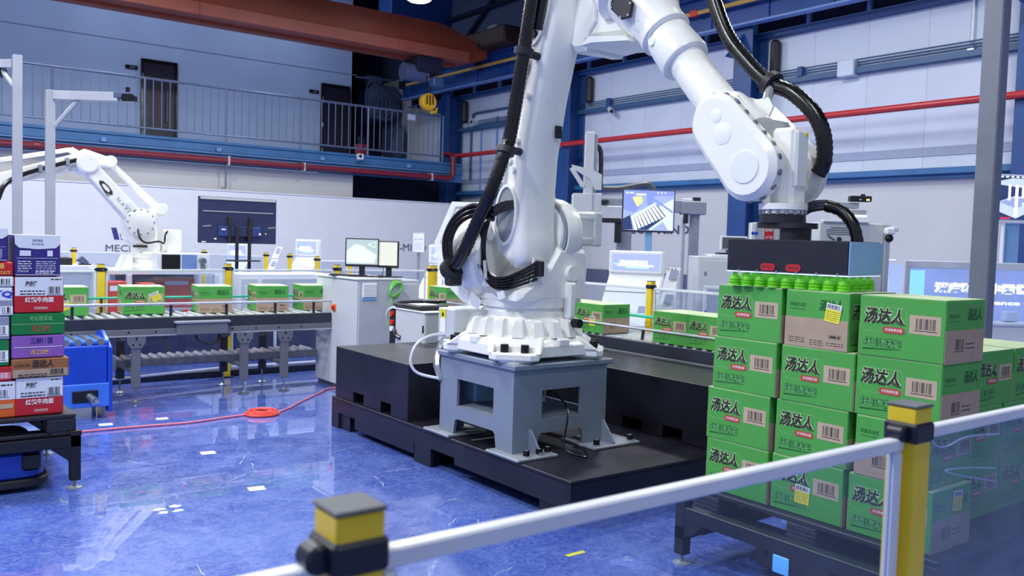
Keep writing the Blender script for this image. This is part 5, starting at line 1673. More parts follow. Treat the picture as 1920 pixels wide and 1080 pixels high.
part('tail', MB().tube(smooth_path([(4.42, cy0 - .02, 1.0), (4.385, cy0 - .03, .90), (4.37, cy0 - .03, .80), (4.36, cy0 - .04, .70)], 5), .006, 6), 'cable_green', t)
def monitor(cx, cy, w_, h_, rz, zb, label, mode):
    t = thing('monitor', label, 'monitor', (cx, cy, cz + .02), rz)
    part('bezel', MB().box(-w_ / 2, w_ / 2, -.012, .02, zb, zb + h_, .005), 'black_plastic', t, world=False)
    sc = part('screen', MB().box(-w_ / 2 + .012, w_ / 2 - .012, -.0135, -.011, zb + .025, zb + h_ - .012), 'screen_sage_dark' if mode else 'screen_beige', t, world=False)
    g = MB()
    cxz = zb + h_ / 2
    if mode:
        g.add([(-w_ * .46, -.0145, cxz - h_ * .36), (-w_ * .46, -.0145, cxz + h_ * .05), (-w_ * .2, -.0145, cxz + h_ * .3), (-.02, -.0145, cxz + h_ * .26), (w_ * .44, -.0145, cxz - h_ * .08), (w_ * .36, -.0145, cxz - h_ * .36)], [(0, 5, 4, 3, 2, 1)], 0)
        outline(g, (-w_ * .02, -.015, cxz + h_ * .12), X, Z, w_ * .2, h_ * .2, .012, .003, 1)
        g.tube([(-.02, -.0148, cxz - .02), (.03, -.0148, cxz - .06), (.05, -.0148, cxz)], .002, 4, 1)
        g.tube([(.06, -.0148, cxz + h_ * .28), (.14, -.0148, cxz + h_ * .38), (.13, -.0148, cxz + h_ * .18), (.06, -.0148, cxz + h_ * .28)], .002, 4, 1)
    else:
        outline(g, (w_ * .05, -.015, cxz - h_ * .18), X, Z, w_ * .05, h_ * .14, .004, .0015, 0)
    part('screen_image', g, ['screen_sage', 'screen_white'] if mode else ['screen_sage_dark'], sc, world=False, recalc=False, smooth=False)
    st = part('stand', MB().box(-.03, .03, .015, .045, .01, zb + .1, .005), 'black_plastic', t, world=False)
    part('stand_base', MB().box(-.13, .13, -.07, .11, 0, .012, .004), 'black_plastic', t, world=False)
    return t
monitor(4.225, 8.17, .345, .295, R(-30), .105, 'left monitor on the grey cabinet showing a pale wireframe image', 1)
monitor(4.455, 8.03, .225, .28, R(-46), .10, 'right monitor on the grey cabinet with a plain beige screen', 0)
t = thing('keyboard', 'black computer keyboard lying on the cabinet below the left monitor', 'keyboard', (4.15, 8.22, cz + .02))
Mk = Matrix.Translation((4.14, 8.30, cz + .021)) @ Matrix.Rotation(R(-52), 4, 'Z')
part('case', MB().box(-.2, .2, -.065, .065, 0, .014, .004, M=Mk), 'black_plastic', t)
km = mesh_of('key', MB().box(-.011, .011, -.009, .009, 0, .006, .002), 'cable_dark')
for i in range(14):
    for j in range(5):
        share('key', km, t, wm(t).inverted() @ Mk @ Matrix.Translation((-.175 + i * .027, -.045 + j * .0225, .014)))
t = thing('computer_mouse', 'black computer mouse on the cabinet below the right monitor', 'mouse', (4.33, 7.96, cz + .02))
part('shell', MB().sphere((4.33, 7.96, cz + .03), .035, 12, sz=.5), 'black_plastic', t)
part('cable', MB().tube(smooth_path([(4.35, 7.97, cz + .035), (4.38, 8.0, cz + .08), (4.42, 8.06, cz + .12), (4.45, 8.09, cz + .14)], 5), .004, 5), 'black_rubber', t)

# robot controller on the ballast block
t = thing('robot_controller', 'light grey robot controller box standing behind the black ballast block', 'controller', (4.2, 6.85, 0))
part('body', MB().box(4.03, 4.40, 6.58, 7.10, .02, .94, .006), 'cabinet_grey', t)
part('side_panel', MB().box(4.04, 4.38, 6.572, 6.58, .05, .93, .003), 'cabinet_grey_b', t)
fp_ = part('front_strip', MB().box(4.035, 4.38, 7.10, 7.22, .02, .945, .005), 'black_plastic', t)
for z, mt in ((.89, 'switch_red'), (.81, 'switch_red'), (.75, 'sticker_white')):
    part('button', MB().cyl((4.035, 7.16, z), (4.015, 7.16, z), .026, n=14), mt, fp_)
part('latch', MB().box(4.022, 4.03, 6.59, 6.61, .76, .83, .003), 'bolt_black', t)
part('top_plate', MB().box(4.02, 5.0, 6.56, 7.12, .94, .95, .003), 'alu_white', t)
part('cable', MB().tube(smooth_path([(4.03, 7.1, .74), (4.01, 7.06, .70), (4.03, 7.0, .68)], 4), .02, 8), 'black_rubber', t)
t = thing('teach_pendant', 'flat black teach pendant lying on the grey robot controller', 'pendant', (4.2, 6.9, .95))
part('case', MB().box(4.05, 4.36, 6.70, 7.04, .951, .995, .01), 'black_plastic', t)
part('screen', MB().box(4.09, 4.28, 6.75, 6.98, .995, .998), 'alu_white', t)
part('handle', MB().tube(smooth_path([(4.08, 7.0, .965), (4.06, 7.16, .975), (4.2, 7.26, .985), (4.4, 7.24, .985), (4.42, 7.0, .975)], 4), .022, 8), 'black_plastic', t)
for k in range(5):
    part('key_block', MB().box(4.28 + k * .05, 4.315 + k * .05, 6.98, 7.08, .99, 1.02, .004), 'black_gloss', t)
part('tail', MB().tube(smooth_path([(4.06, 7.1, .965), (4.02, 7.2, .93), (4.01, 7.23, .88), (4.03, 7.25, .82)], 5), .011, 6), 'alu_white', t)

# ------------------------------------------------------------------ blue machine with plug at left
t = thing('charging_station', 'bright blue floor machine with a chrome plug left of the conveyor leg', 'machine', (1.62, 8.35, 0))
part('body', MB().prism([(1.36, .10), (1.72, .10), (1.72, .62), (1.36, .62)], (0, 7.92, 0), X, Z, (0, .5, 0), b=.012), 'agv_blue', t)
part('upper_slope', MB().box(1.36, 1.74, 7.96, 8.39, .62, .66, .01), 'agv_blue_light', t)
part('side_fin', MB().prism([(7.91, .05), (8.34, .05), (8.39, .70), (8.2, .72), (7.91, .60)], (1.72, 0, 0), Y, Z, (.035, 0, 0), b=.006), 'agv_blue', t)
part('lower_band', MB().box(1.35, 1.73, 7.905, 7.925, .10, .30, .006), 'agv_blue_light', t)
pk = part('socket', MB().box(1.44, 1.64, 7.892, 7.91, .145, .245, .006), 'black_gloss', t)
part('plug', MB().cyl((1.57, 7.90, .195), (1.60, 7.80, .165), .03, .034, n=16).cyl((1.60, 7.80, .165), (1.604, 7.79, .162), .02, n=12), 'bolt_steel', pk)
for x in (1.4, 1.49, 1.58, 1.67):
    part('top_roller', MB().cyl((x, 7.94, .645), (x, 8.34, .645), .03, n=12), 'bolt_steel', t)
for x in (1.42, 1.7):
    part('foot', MB().cyl((x, 7.96, 0), (x, 7.96, .10), .02, n=10), 'bolt_steel', t)
    part('foot', MB().cyl((x, 8.36, 0), (x, 8.36, .10), .02, n=10), 'bolt_steel', t)

# ------------------------------------------------------------------ floor items
t = thing('floor_hose', 'pink air hose running across the blue floor with a small coil', 'hose', (2.8, 7.4, 0))
part('hose', MB().tube(smooth_path([(.9, 7.45, .011), (1.406, 7.402, .011), (1.796, 7.382, .011), (2.205, 7.34, .011), (2.55, 7.40, .011), (2.74, 7.43, .011)], 5), .0085, 7), 'hose_pink', t)
part('hose', MB().tube(smooth_path([(3.02, 7.40, .011), (3.2, 7.55, .011), (3.363, 7.736, .011), (3.766, 8.138, .011), (4.0, 8.33, .011), (4.3, 8.02, .02), (4.6, 7.6, .02)], 5), .0085, 7), 'hose_pink', t)
m = MB()
for k in range(6):
    m.tube([(2.88 + (.145 - .014 * k) * math.cos(a_ * .35 + k), 7.41 + (.13 - .012 * k) * math.sin(a_ * .35 + k), .012 + .012 * (k % 3)) for a_ in range(19)], .011, 7)
part('coil', m, 'hose_red', t, 'red coil')
spots = [((1.641, 7.631), .085, 'white floor label nearest the left conveyor leg, left of two'), ((2.092, 7.65), .08, 'white floor label in front of the left conveyor, right of two'), ((2.045, 6.296), .085, 'white floor label alone between the red hose and camera'), ((2.011, 5.25), .085, 'white speckled floor label left of the black platform')]
for (p, s_, l_) in spots:
    t = thing('floor_label', l_, 'label', (p[0], p[1], 0))
    M_ = Matrix.Translation((p[0], p[1], 0)) @ Matrix.Rotation(R(-8), 4, 'Z')
    part('label', MB().box(-s_ * .6, s_ * .6, -s_ * .5, s_ * .5, .0002, .0012, 0, M=M_), 'sticker_white', t, smooth=False)
for i, p in enumerate(((1.391, 5.135), (1.397, 5.062), (1.482, 5.151), (1.479, 5.058))):
    m = MB()
    rnd = random.Random(i)
    m.prism([(p[0] + (.03 + rnd.uniform(-.012, .012)) * math.cos(k * .7), p[1] + (.024 + rnd.uniform(-.01, .01)) * math.sin(k * .7)) for k in range(9)], (0, 0, .0002), X, Y, (0, 0, .0008))
    solo('paper_scrap', m, 'sticker_white', 'torn white paper scrap in a group of four on the floor, %s' % ('far left', 'near left', 'far right', 'near right')[i], 'scrap', (p[0], p[1], 0), smooth=False)
rnd = random.Random(5)
m = MB()
for (x, y, L_, a_) in ((2.2, 6.0, .3, 60), (2.18, 5.75, .25, 80), (2.0, 5.55, .2, 35), (1.6, 6.2, .35, -60), (1.75, 5.6, .22, -55), (2.75, 5.0, .25, 75), (2.9, 4.4, .16, 20), (2.0, 3.9, .2, 40), (2.5, 3.3, .15, 10), (1.3, 4.1, .15, 80), (2.95, 5.9, .25, 15), (2.7, 4.05, .14, 35), (2.75, 3.85, .12, 5), (2.82, 3.98, .08, 60), (1.2, 4.6, .1, 20), (1.55, 5.35, .12, 85)):
    pts = []
    for k in range(5):
        q = (k / 4 - .5) * L_
        pts.append((x + q * math.cos(R(a_)) + rnd.uniform(-.012, .012), y + q * math.sin(R(a_)) + rnd.uniform(-.012, .012)))
    for a, b_ in zip(pts, pts[1:]):
        d_ = (Vector(b_) - Vector(a)).normalized()
        n_ = Vector((-d_.y, d_.x)) * rnd.uniform(.0006, .0022)
        m.add([(a[0] - n_.x, a[1] - n_.y, .0004), (b_[0] - n_.x, b_[1] - n_.y, .0004), (b_[0] + n_.x, b_[1] + n_.y, .0004), (a[0] + n_.x, a[1] + n_.y, .0004)], [(0, 1, 2, 3)])
o = solo('paint_scratches', m, 'frame_white', 'whitish scratch marks scattered over the blue floor', 'scratches', (2.2, 5, 0), recalc=False, smooth=False)
o['kind'] = 'stuff'
t = thing('floor_tape', 'short strip of yellow floor tape beside the black platform', 'tape', (2.95, 3.3, 0))
part('tape', MB().box(2.90, 3.02, 3.28, 3.31, .0003, .001, 0, M=None), 'warn_yellow', t, smooth=False)

# ------------------------------------------------------------------ safety fences
def fence_post(x, y, h, label, rail_dirs=(), sz=.06):
    t = thing('fence_post', label, 'post', (x, y, 0), group=None)
    s_ = sz / 2
    part('tube', MB().box(x - s_, x + s_, y - s_, y + s_, .012, h - .006, .003), 'post_yellow', t)
    part('cap', MB().box(x - s_ - .002, x + s_ + .002, y - s_ - .002, y + s_ + .002, h - .006, h, .002), 'cap_grey', t)
    c = part('clamp', MB().box(x - s_ - .005, x + s_ + .005, y - s_ - .005, y + s_ + .005, h - .075, h - .035, .005), 'clamp_black', t)
    for (dx, dy) in rail_dirs:
        p = Vector((x + dx * (s_ + .012), y + dy * (s_ + .012), h - .055))
        part('clamp_ear', MB().lathe(p - Vector((dy, dx, 0)) * .018, Vector((dy, dx, 0)), [(0, .013), (.004, .017), (.032, .017), (.036, .013)], 16), 'clamp_black', c)
    if h < 1.29: part('clamp_screw', MB().cyl((x + .012, y - s_ - .005, h - .055), (x + .012, y - s_ - .010, h - .055), .008, n=10), 'bolt_steel', c)
    part('base_plate', MB().box(x - .06, x + .06, y - .06, y + .06, 0, .012, .003), 'clamp_black', t)
    return t
def fence_panel(p0, p1, z0, z1, label, gl='fence_glass', fr=.024, mull=()):
    p0, p1 = Vector((p0[0], p0[1], 0)), Vector((p1[0], p1[1], 0))
    d = (p1 - p0)
    L_ = d.length
    a = math.atan2(d.y, d.x)
    t = thing('clear_barrier', label, 'barrier', p0, a)
    part('top_rail', MB().box(0, L_, -fr / 2, fr / 2, z1 - fr, z1, .003), 'frame_white', t, world=False)
    part('bottom_rail', MB().box(0, L_, -fr / 2, fr / 2, z0, z0 + fr, .006), 'frame_white', t, world=False)
    for x in (0, L_ - fr):
        part('stile', MB().box(x, x + fr, -fr / 2, fr / 2, z0 + fr, z1 - fr, .006), 'frame_white', t, world=False)
    part('clear_sheet', MB().box(fr, L_ - fr, -.002, .002, z0 + fr, z1 - fr), gl, t, world=False, smooth=False)
    return t
NX1, NX2, NY = .446, 1.663, .880
fence_post(NX1, NY, 1.300, 'yellow fence post with dark cap in the near foreground at bottom centre', ((-1, 0),))
fence_post(NX2, NY, 1.305, 'yellow fence post with dark cap in front of the green carton stack', ((-1, 0),))
fence_panel((NX1 - 1.19, NY), (NX1 - .036, NY), .12, 1.238, 'clear fence panel with white rail left of the bottom centre post')
fence_panel((NX1 + .036, NY), (NX2 - .036, NY), .12, 1.240, 'clear fence panel with white rail between the two foreground posts')
fence_panel((NX2 + .036, NY), (NX2 + 1.2, NY), .12, 1.252, 'clear fence panel with white rail right of the right foreground post', 'fence_glass_reflect_veil')
# scribbles on the right clear sheet
t = thing('loose_wire', 'thin pale wires draped behind right clear fence panel', 'wire', (1.9, .92, 1.2))
part('wire', MB().tube(smooth_path([(1.78, .90, 1.235), (1.81, .90, 1.20), (1.86, .90, 1.19), (1.95, .90, 1.20), (2.1, .90, 1.19)], 6), .0016, 6), 'frame_white', t)
part('wire', MB().tube(smooth_path([(1.84, .91, 1.235), (1.87, .91, 1.22), (1.94, .91, 1.225), (2.1, .91, 1.23)], 6), .0012, 6), 'frame_white', t)
part('wire', MB().tube(smooth_path([(2.1, .90, 1.11), (1.96, .90, 1.13), (1.86, .90, 1.137), (1.96, .90, 1.11), (2.1, .90, 1.08)], 6), .0014, 6), 'frame_white', t)
FH = 1.262
FP = [(1.93, 9.2), (3.30, 9.55), (5.98, 9.55), (6.06, 7.1), (6.06, 5.80), (6.06, 3.9), (.2, 9.2), (5.86, 9.45), (4.61, 9.55)]
FL = ['yellow fence post behind left conveyor between the two cartons with stickers', 'yellow fence post behind left conveyor in front of the television stand', 'yellow fence post right of the monitors, farther of the pair', 'yellow fence post hidden behind the base of the large robot',
      'yellow fence post in front of the large white console', 'yellow fence post hidden behind the green carton stack', 'yellow fence post hidden behind the mixed box stack', 'yellow fence post right of the monitors, nearer of the pair', 'yellow fence post peeking over the grey cabinet left of the monitors']
for p, l_ in zip(FP, FL):
    fence_post(p[0], p[1], FH, l_, ((1, 0), (-1, 0)) if p[0] < 5.9 else ((0, 1), (0, -1)))
segs = [((.24, 9.2), (1.89, 9.2), 'clear fence panel behind the mixed box stack'), ((1.97, 9.21), (3.26, 9.54), 'clear fence panel behind the two cartons with tilted stickers'), ((3.34, 9.55), (4.57, 9.55), 'clear fence panel behind the two kraft end cartons'), ((4.65, 9.55), (5.82, 9.5), 'clear fence panel behind the control cabinet'),
        ((6.0, 9.4), (6.06, 7.15), 'clear fence panel behind the large robot'), ((6.06, 7.05), (6.06, 5.84), 'clear fence panel left of the post at white console'), ((6.06, 5.76), (6.06, 3.95), 'clear fence panel in front of the brochure stand')]
for a, b_, l_ in segs:
    fence_panel(a, b_, .10, FH - .06, l_, 'fence_glass_far')
solo('kick_rail', MB().box(.2, 5.9, 9.58, 9.66, 0, .075, .006), 'clamp_black', 'long black kick rail along the floor under the back fence', 'kick rail', (3, 9.6, 0))
# second fence beyond the aisle
FP2 = [(1.2, 16.6), (3.045, 16.6), (5.28, 16.6), (5.98, 15.3), (6.18, 14.7), (5.97, 13.1), (6.55, 13.1), (7.27, 13.1)]
FL2 = ['distant yellow fence post farthest left', 'distant yellow fence post above the white counter', 'distant yellow fence post below the television at left', 'distant yellow fence post right of the television stand', 'distant yellow fence post left of the small white screen', 'distant yellow fence post in front of the small white screen', 'distant yellow fence post behind the left monitor', 'distant yellow fence post behind the right monitor']
for p, l_ in zip(FP2, FL2):
    fence_post(p[0], p[1], 1.27, l_, ((1, 0), (-1, 0)))
for a, b_, l_ in (((1.24, 16.6), (3.0, 16.6), 'distant clear fence panel left of the small robot'), ((3.09, 16.6), (5.24, 16.6), 'distant clear fence panel behind the small robot'), ((5.3, 16.55), (5.97, 15.35), 'distant clear fence panel right of the television'), ((6.01, 13.1), (6.51, 13.1), 'distant clear fence panel left of the monitors'), ((6.59, 13.1), (7.23, 13.1), 'distant clear fence panel behind the monitors')):
    fence_panel(a, b_, .1, 1.2, l_, 'fence_glass_far')

# ------------------------------------------------------------------ small white palletising robot at left
SY = 11.5
sr = thing('palletising_robot', 'smaller white palletising robot with linkage arm behind left conveyor', 'robot', (2.92, SY, 1.12))
def XZ(poly, y0, y1, b=.012):
    return MB().prism(poly, (0, y0, 0), X, Z, (0, y1 - y0, 0), b=b)
def bar(a, b_, wa, wb, y0, y1, bv=.015):
    a, b_ = Vector(a), Vector(b_)
    d = (b_ - a).normalized()
    n = Vector((-d.y, d.x))
    pts = [a + n * wa, a - d * wa * .6 + n * wa * .6, a - d * wa * .6 - n * wa * .6, a - n * wa, b_ - n * wb, b_ + d * wb * .6 - n * wb * .6, b_ + d * wb * .6 + n * wb * .6, b_ + n * wb]
    return XZ([tuple(q) for q in pts], y0, y1, bv)
part('base', MB().lathe((2.93, SY, 1.12), Z, [(0, .24), (.05, .24), (.06, .19), (.12, .18), (.14, .2), (.2, .2), (.21, .18), (.31, .18)], 28), 'robot_white', sr)
part('base_block', MB().box(2.66, 3.2, SY - .22, SY + .2, 1.12, 1.2, .02), 'robot_white', sr)
part('base_bracket', XZ([(2.58, 1.12), (2.72, 1.12), (2.72, 1.30), (2.66, 1.30)], SY - .26, SY + .1), 'robot_white', sr)
part('carousel', XZ([(2.76, 1.41), (3.02, 1.41), (3.02, 1.62), (2.96, 1.82), (2.74, 1.86), (2.66, 1.74), (2.68, 1.50)], SY - .2, SY + .2, .03), 'robot_white', sr)
part('joint_drum', MB().lathe((2.80, SY - .2, 1.70), -Y, [(0, .17), (.03, .175), (.09, .17), (.11, .12)], 28), 'robot_white', sr)
jb = MB()
for k in range(12):
    a = 2 * math.pi * k / 12
    jb.cyl((2.80 + .15 * math.cos(a), SY - .29, 1.70 + .15 * math.sin(a)), (2.80 + .15 * math.cos(a), SY - .30, 1.70 + .15 * math.sin(a)), .014, n=8)
part('drum_bolt', jb, 'recess_grey', sr, kind='stuff')
part('yellow_mark', MB().cyl((2.79, SY - .305, 1.73), (2.79, SY - .30, 1.73), .02, n=10), 'warn_yellow', sr, 'small yellow mark')
part('motor', MB().box(3.10, 3.34, SY - .12, SY + .12, 1.34, 1.62, .02).cyl((3.22, SY, 1.22), (3.22, SY, 1.36), .15, n=20), 'robot_white', sr)
part('lower_arm', bar((2.74, 1.76), (2.24, 2.32), .10, .085, SY - .28, SY - .08), 'robot_white', sr)
part('arm_cover', bar((2.66, 1.93), (2.74, 1.83), .04, .045, SY - .3, SY - .06), 'robot_white_b', sr)
em = MB()
em.text('Q', (2.40, SY - .285, 2.09), Vector((.66, 0, -.75)), Vector((.75, 0, .66)), .09, 0, .03, 0, .22)
em.text('N A V I', (2.60, SY - .285, 1.90), Vector((.66, 0, -.75)), Vector((.75, 0, .66)), .045, 1, .0, 0, .2)
part('arm_print', em, ['print_dark', 'recess_grey'], sr, recalc=False, smooth=False)
part('elbow_joint', MB().lathe((2.21, SY - .32, 2.37), Y, [(0, .10), (.02, .125), (.44, .125), (.46, .1)], 24), 'robot_white', sr)
part('upper_arm', bar((2.22, 2.42), (1.25, 2.10), .10, .07, SY - .16, SY + .12), 'robot_white', sr)
part('upper_arm_tail', bar((2.2, 2.44), (2.45, 2.42), .11, .06, SY - .1, SY + .1), 'robot_white', sr)
part('link_joint', MB().lathe((2.49, SY - .16, 2.42), Y, [(0, .06), (.01, .07), (.31, .07), (.32, .06)], 18), 'robot_white', sr)
for k, y in enumerate((SY - .10, SY + .06)):
    part('link_bar', MB().tube([(2.49, y, 2.41), (3.07, y, 1.88)], .028, 10), 'robot_white', sr)
part('crank', bar((3.08, 1.86), (2.88, 1.70), .05, .08, SY - .13, SY + .1), 'robot_white', sr)
part('link_joint', MB().lathe((3.08, SY - .18, 1.87), Y, [(0, .06), (.01, .075), (.33, .075), (.34, .06)], 18), 'robot_white', sr)
part('top_link', MB().tube([(2.06, SY - .05, 2.53), (1.25, SY - .05, 2.33)], .025, 8).tube([(2.06, SY - .05, 2.53), (2.22, SY - .05, 2.44)], .04, 8), 'robot_white', sr)
part('arm_hose', MB().tube(smooth_path([(2.25, SY - .30, 2.42), (2.1, SY - .24, 2.40), (1.7, SY - .22, 2.26), (1.48, SY - .22, 2.16), (1.36, SY - .22, 2.06), (1.30, SY - .22, 1.9)], 6), .026, 8), 'black_rubber', sr)
for x, z in ((1.72, 2.27), (2.0, 2.37), (1.5, 2.17)):
    part('hose_clip', MB().box(x - .02, x + .02, SY - .26, SY - .15, z - .04, z + .05, .006), 'recess_grey', sr)
part('joint_cable', MB().tube(smooth_path([(2.76, SY - .30, 1.62), (2.78, SY - .34, 1.50), (2.86, SY - .34, 1.45), (3.0, SY - .32, 1.47), (3.08, SY - .26, 1.45), (3.10, SY - .24, 1.55), (3.14, SY - .2, 1.6)], 5), .012, 6), 'black_rubber', sr)
part('name_plate', MB().box(2.73, 2.90, SY - .207, SY - .20, 1.39, 1.42), 'print_dark', sr)
# its table, controller
t = thing('robot_table', 'white framed table with clear sides under the small robot', 'table', (2.95, SY, 0))
part('top', MB().box(2.35, 3.7, SY - .5, SY + .4, 1.07, 1.118, .006), 'console_white', t)
for x in (2.62, 3.66):
    for y in (SY - .48, SY + .36):
        part('leg', MB().box(x - .03, x + .03, y - .03, y + .03, 0, 1.07, .004), 'alu_white', t)
part('clear_sheet', MB().box(2.65, 3.63, SY - .475, SY - .47, .3, 1.05), 'fence_glass_far', t)
part('back_sheet', MB().box(2.65, 3.63, SY + .36, SY + .37, .2, 1.05), 'recess_panel', t)
part('shelf', MB().box(2.6, 3.66, SY - .46, SY + .36, .62, .65, .004), 'alu_white', t)
t = thing('robot_controller', 'pale controller box with a black front opening beside the small robot', 'controller', (3.25, SY - .3, 1.12))
part('body', MB().box(2.95, 3.58, SY - .46, SY - .15, 1.12, 1.33, .006), 'alu_white', t)
part('opening', MB().box(3.0, 3.22, SY - .465, SY - .455, 1.135, 1.315), 'black_gloss', t)
part('blue_panel', MB().box(3.24, 3.42, SY - .466, SY - .455, 1.135, 1.315), 'frame_lightblue', t)
part('connector', MB().cyl((3.48, SY - .46, 1.25), (3.48, SY - .54, 1.24), .04, n=12).box(3.46, 3.52, SY - .5, SY - .46, 1.13, 1.2, .006), 'bolt_steel', t)
for i, (x, z, w_, h_, y) in enumerate(((2.32, .80, .14, .2, SY - .7), (2.70, .62, .1, .36, SY - .7), (3.0, .86, .28, .16, SY - .3))):
    t = thing('red_crate', ('red box left of the second yellow post', 'red box right of the second yellow post', 'red box with white print under the small robot table')[i], 'box', (x, y, .50 if i < 2 else .65))
    part('body', MB().box(x, x + w_ * 1.6, y, y + .25, .50 if i < 2 else .65, z + h_, .006), 'hose_red', t)
    part('print', MB().quad((x + w_ * .8, y - .001, z + h_ * .6), X, Z, w_ * 1.0, h_ * .3, 0), 'sticker_white', t, recalc=False, smooth=False)
t = thing('counter', 'white counter cabinet left of the small robot behind first yellow post', 'counter', (2.2, 13.2, 0))
part('body', MB().box(1.7, 2.62, 13.0, 13.5, 0, 1.04, .006), 'cabinet_grey', t)
part('top', MB().box(1.65, 2.67, 12.95, 13.55, 1.04, 1.10, .006), 'console_white', t)
part('door', MB().box(2.2, 2.58, 12.985, 13.0, .08, .98, .004), 'cabinet_grey_b', t)
t = thing('black_case', 'flat black case on the white counter', 'case', (2.2, 13.2, 1.1))
part('case', MB().box(1.9, 2.38, 13.05, 13.4, 1.10, 1.20, .008), 'black_plastic', t)
t = thing('desk_scanner', 'small dark scanner tilted on the white counter', 'scanner', (2.5, 13.2, 1.1))
part('head', MB().prism([(2.44, 1.16), (2.52, 1.22), (2.60, 1.14), (2.56, 1.10)], (0, 13.1, 0), X, Z, (0, .1, 0), b=.006), 'recess_panel', t)
part('foot', MB().box(2.48, 2.62, 13.08, 13.22, 1.10, 1.12, .004), 'black_plastic', t)
solo('crate_stand', MB().box(2.28, 2.95, SY - .76, SY - .42, 0, .50, .01), 'tv_back', 'dark navy stand carrying two red boxes behind the left conveyor', 'stand', (2.6, SY - .6, 0))
solo('floor_plinth', MB().box(3.0, 5.4, 10.72, 10.95, 0, .40, .01), 'tv_back', 'low dark navy plinth beyond the left conveyor', 'plinth', (4.2, 10.8, 0))
t = thing('equipment_cabinet', 'white cabinet with grey window panel behind the kraft end cartons', 'cabinet', (4.7, 11.2, 0))
part('body', MB().box(3.95, 5.25, 11.0, 11.6, 0, 1.08, .008), 'console_white', t)
part('panel', MB().box(4.25, 5.1, 10.985, 11.0, .55, 1.02, .006), 'cabinet_grey_b', t)
part('panel_frame', MB().box(3.98, 4.18, 10.985, 11.0, .55, 1.02, .004), 'cabinet_grey', t)
for i, (x, mt) in enumerate(((3.98, 'kraft'), (4.07, 'bolt_steel'), (4.16, 'agv_blue_light'), (4.23, 'gripper_blue'))):
    for k, z in enumerate((.86, .72)):
        t = thing('sample_bottle', '%s small bottle on the %s row between the two kraft end cartons' % (('brown', 'steel coloured', 'bright blue', 'pale blue')[i], ('upper', 'lower')[k]), 'bottle', (x, 10.6, z - .06), group='small bottles by the back fence')
        part('bottle', MB().lathe((x, 10.6, z - .06), Z, [(0, .034), (.07, .034), (.085, .015), (.10, .015)], 12), mt, t)
        part('cap', MB().cyl((x, 10.6, z + .04), (x, 10.6, z + .055), .017, n=10), 'sticker_white', t)
st = thing('bottle_shelf', 'thin two tier shelf with small bottles behind left conveyor', 'shelf', (4.1, 10.6, 0))
part('board', MB().box(3.9, 4.32, 10.5, 10.7, .645, .66, .003).box(3.9, 4.32, 10.5, 10.7, .785, .80, .003), 'alu_white', st)
part('upright', MB().box(3.9, 3.93, 10.66, 10.7, 0, .95, .003).box(4.29, 4.32, 10.66, 10.7, 0, .95, .003), 'alu_white', st)

# camera gallows
def gallows(x, y, h, ax, label, back=False):
    t = thing('camera_post', label, 'post', (x, y, 0))
    part('column', MB().box(x - .04, x + .04, y - .04, y + .04, .012, h, .004), 'gallows_grey', t)
    part('base_plate', MB().box(x - .1, x + .1, y - .1, y + .1, 0, .012, .003), 'alu_white', t)
    return t
g2 = gallows(1.525, 9.45, 2.92, 1, 'pale square camera post with long arm and brace behind the mixed stack')
dA = Vector((.80, -.60, 0)).normalized()
aA = math.atan2(dA.y, dA.x)
MA = Matrix.Translation((1.525, 9.45, 0)) @ Matrix.Rotation(aA, 4, 'Z')
part('arm', MB().box(.04, .66, -.035, .035, 2.83, 2.915, .004, M=MA), 'gallows_grey', g2)
part('brace', MB().tube([MA @ Vector((.03, 0, 2.56)), MA @ Vector((.27, 0, 2.84))], .022, 6), 'gallows_grey', g2)
cm = part('camera', MB().box(.62, .78, -.04, .04, 2.86, 2.92, .008, M=MA), 'recess_panel', g2)
part('camera_head', MB().box(.70, .82, -.05, .05, 2.83, 2.90, .01, M=MA).box(.73, .76, -.02, .02, 2.90, 2.97, .004, M=MA), 'black_gloss', cm)
g1 = gallows(1.247, 9.45, 3.21, -1, 'pale square camera post nearest the left picture edge')
dB = Vector((-.5, .6, 0)).normalized()
MBm = Matrix.Translation((1.247, 9.45, .11)) @ Matrix.Rotation(math.atan2(dB.y, dB.x), 4, 'Z')
part('arm', MB().box(.04, .6, -.035, .035, 2.98, 3.06, .004, M=MBm), 'gallows_grey', g1)
part('brace', MB().tube([MBm @ Vector((.03, 0, 2.8)), MBm @ Vector((.2, 0, 2.99))], .022, 6), 'gallows_grey', g1)
cm = part('camera', MB().box(.16, .3, -.06, .06, 2.90, 2.98, .008, M=MBm), 'black_plastic', g1)
part('camera_light', MB().box(.15, .31, -.07, .07, 2.985, 3.0, .003, M=MBm), 'frame_white', cm)

# television on stand, seen from behind
t = thing('television', 'large dark blue television on a stand seen from behind at left', 'television', (4.63, 13.0, 0))
part('back_shell', MB().box(4.04, 5.225, 12.97, 13.03, 1.445, 2.132, .012), 'tv_back', t)
part('top_bevel', MB().prism([(12.955, 2.09), (12.975, 2.128), (13.02, 2.128), (13.02, 2.09)], (4.06, 0, 0), Y, Z, (1.145, 0, 0)), 'recess_grey', t)
part('ridge', MB().box(4.10, 5.17, 12.955, 12.972, 1.905, 1.922, .004), 'recess_grey', t)
part('lower_housing', MB().box(4.32, 4.97, 12.93, 12.972, 1.55, 1.70, .01), 'tv_blue', t)
for x in (4.46, 4.78):
    part('mount_bar', MB().box(x, x + .05, 12.92, 12.972, 1.47, 1.84, .004), 'black_plastic', t)
part('mount_plate', MB().box(4.52, 4.80, 12.90, 12.925, 1.55, 1.70, .006), 'tv_back', t)
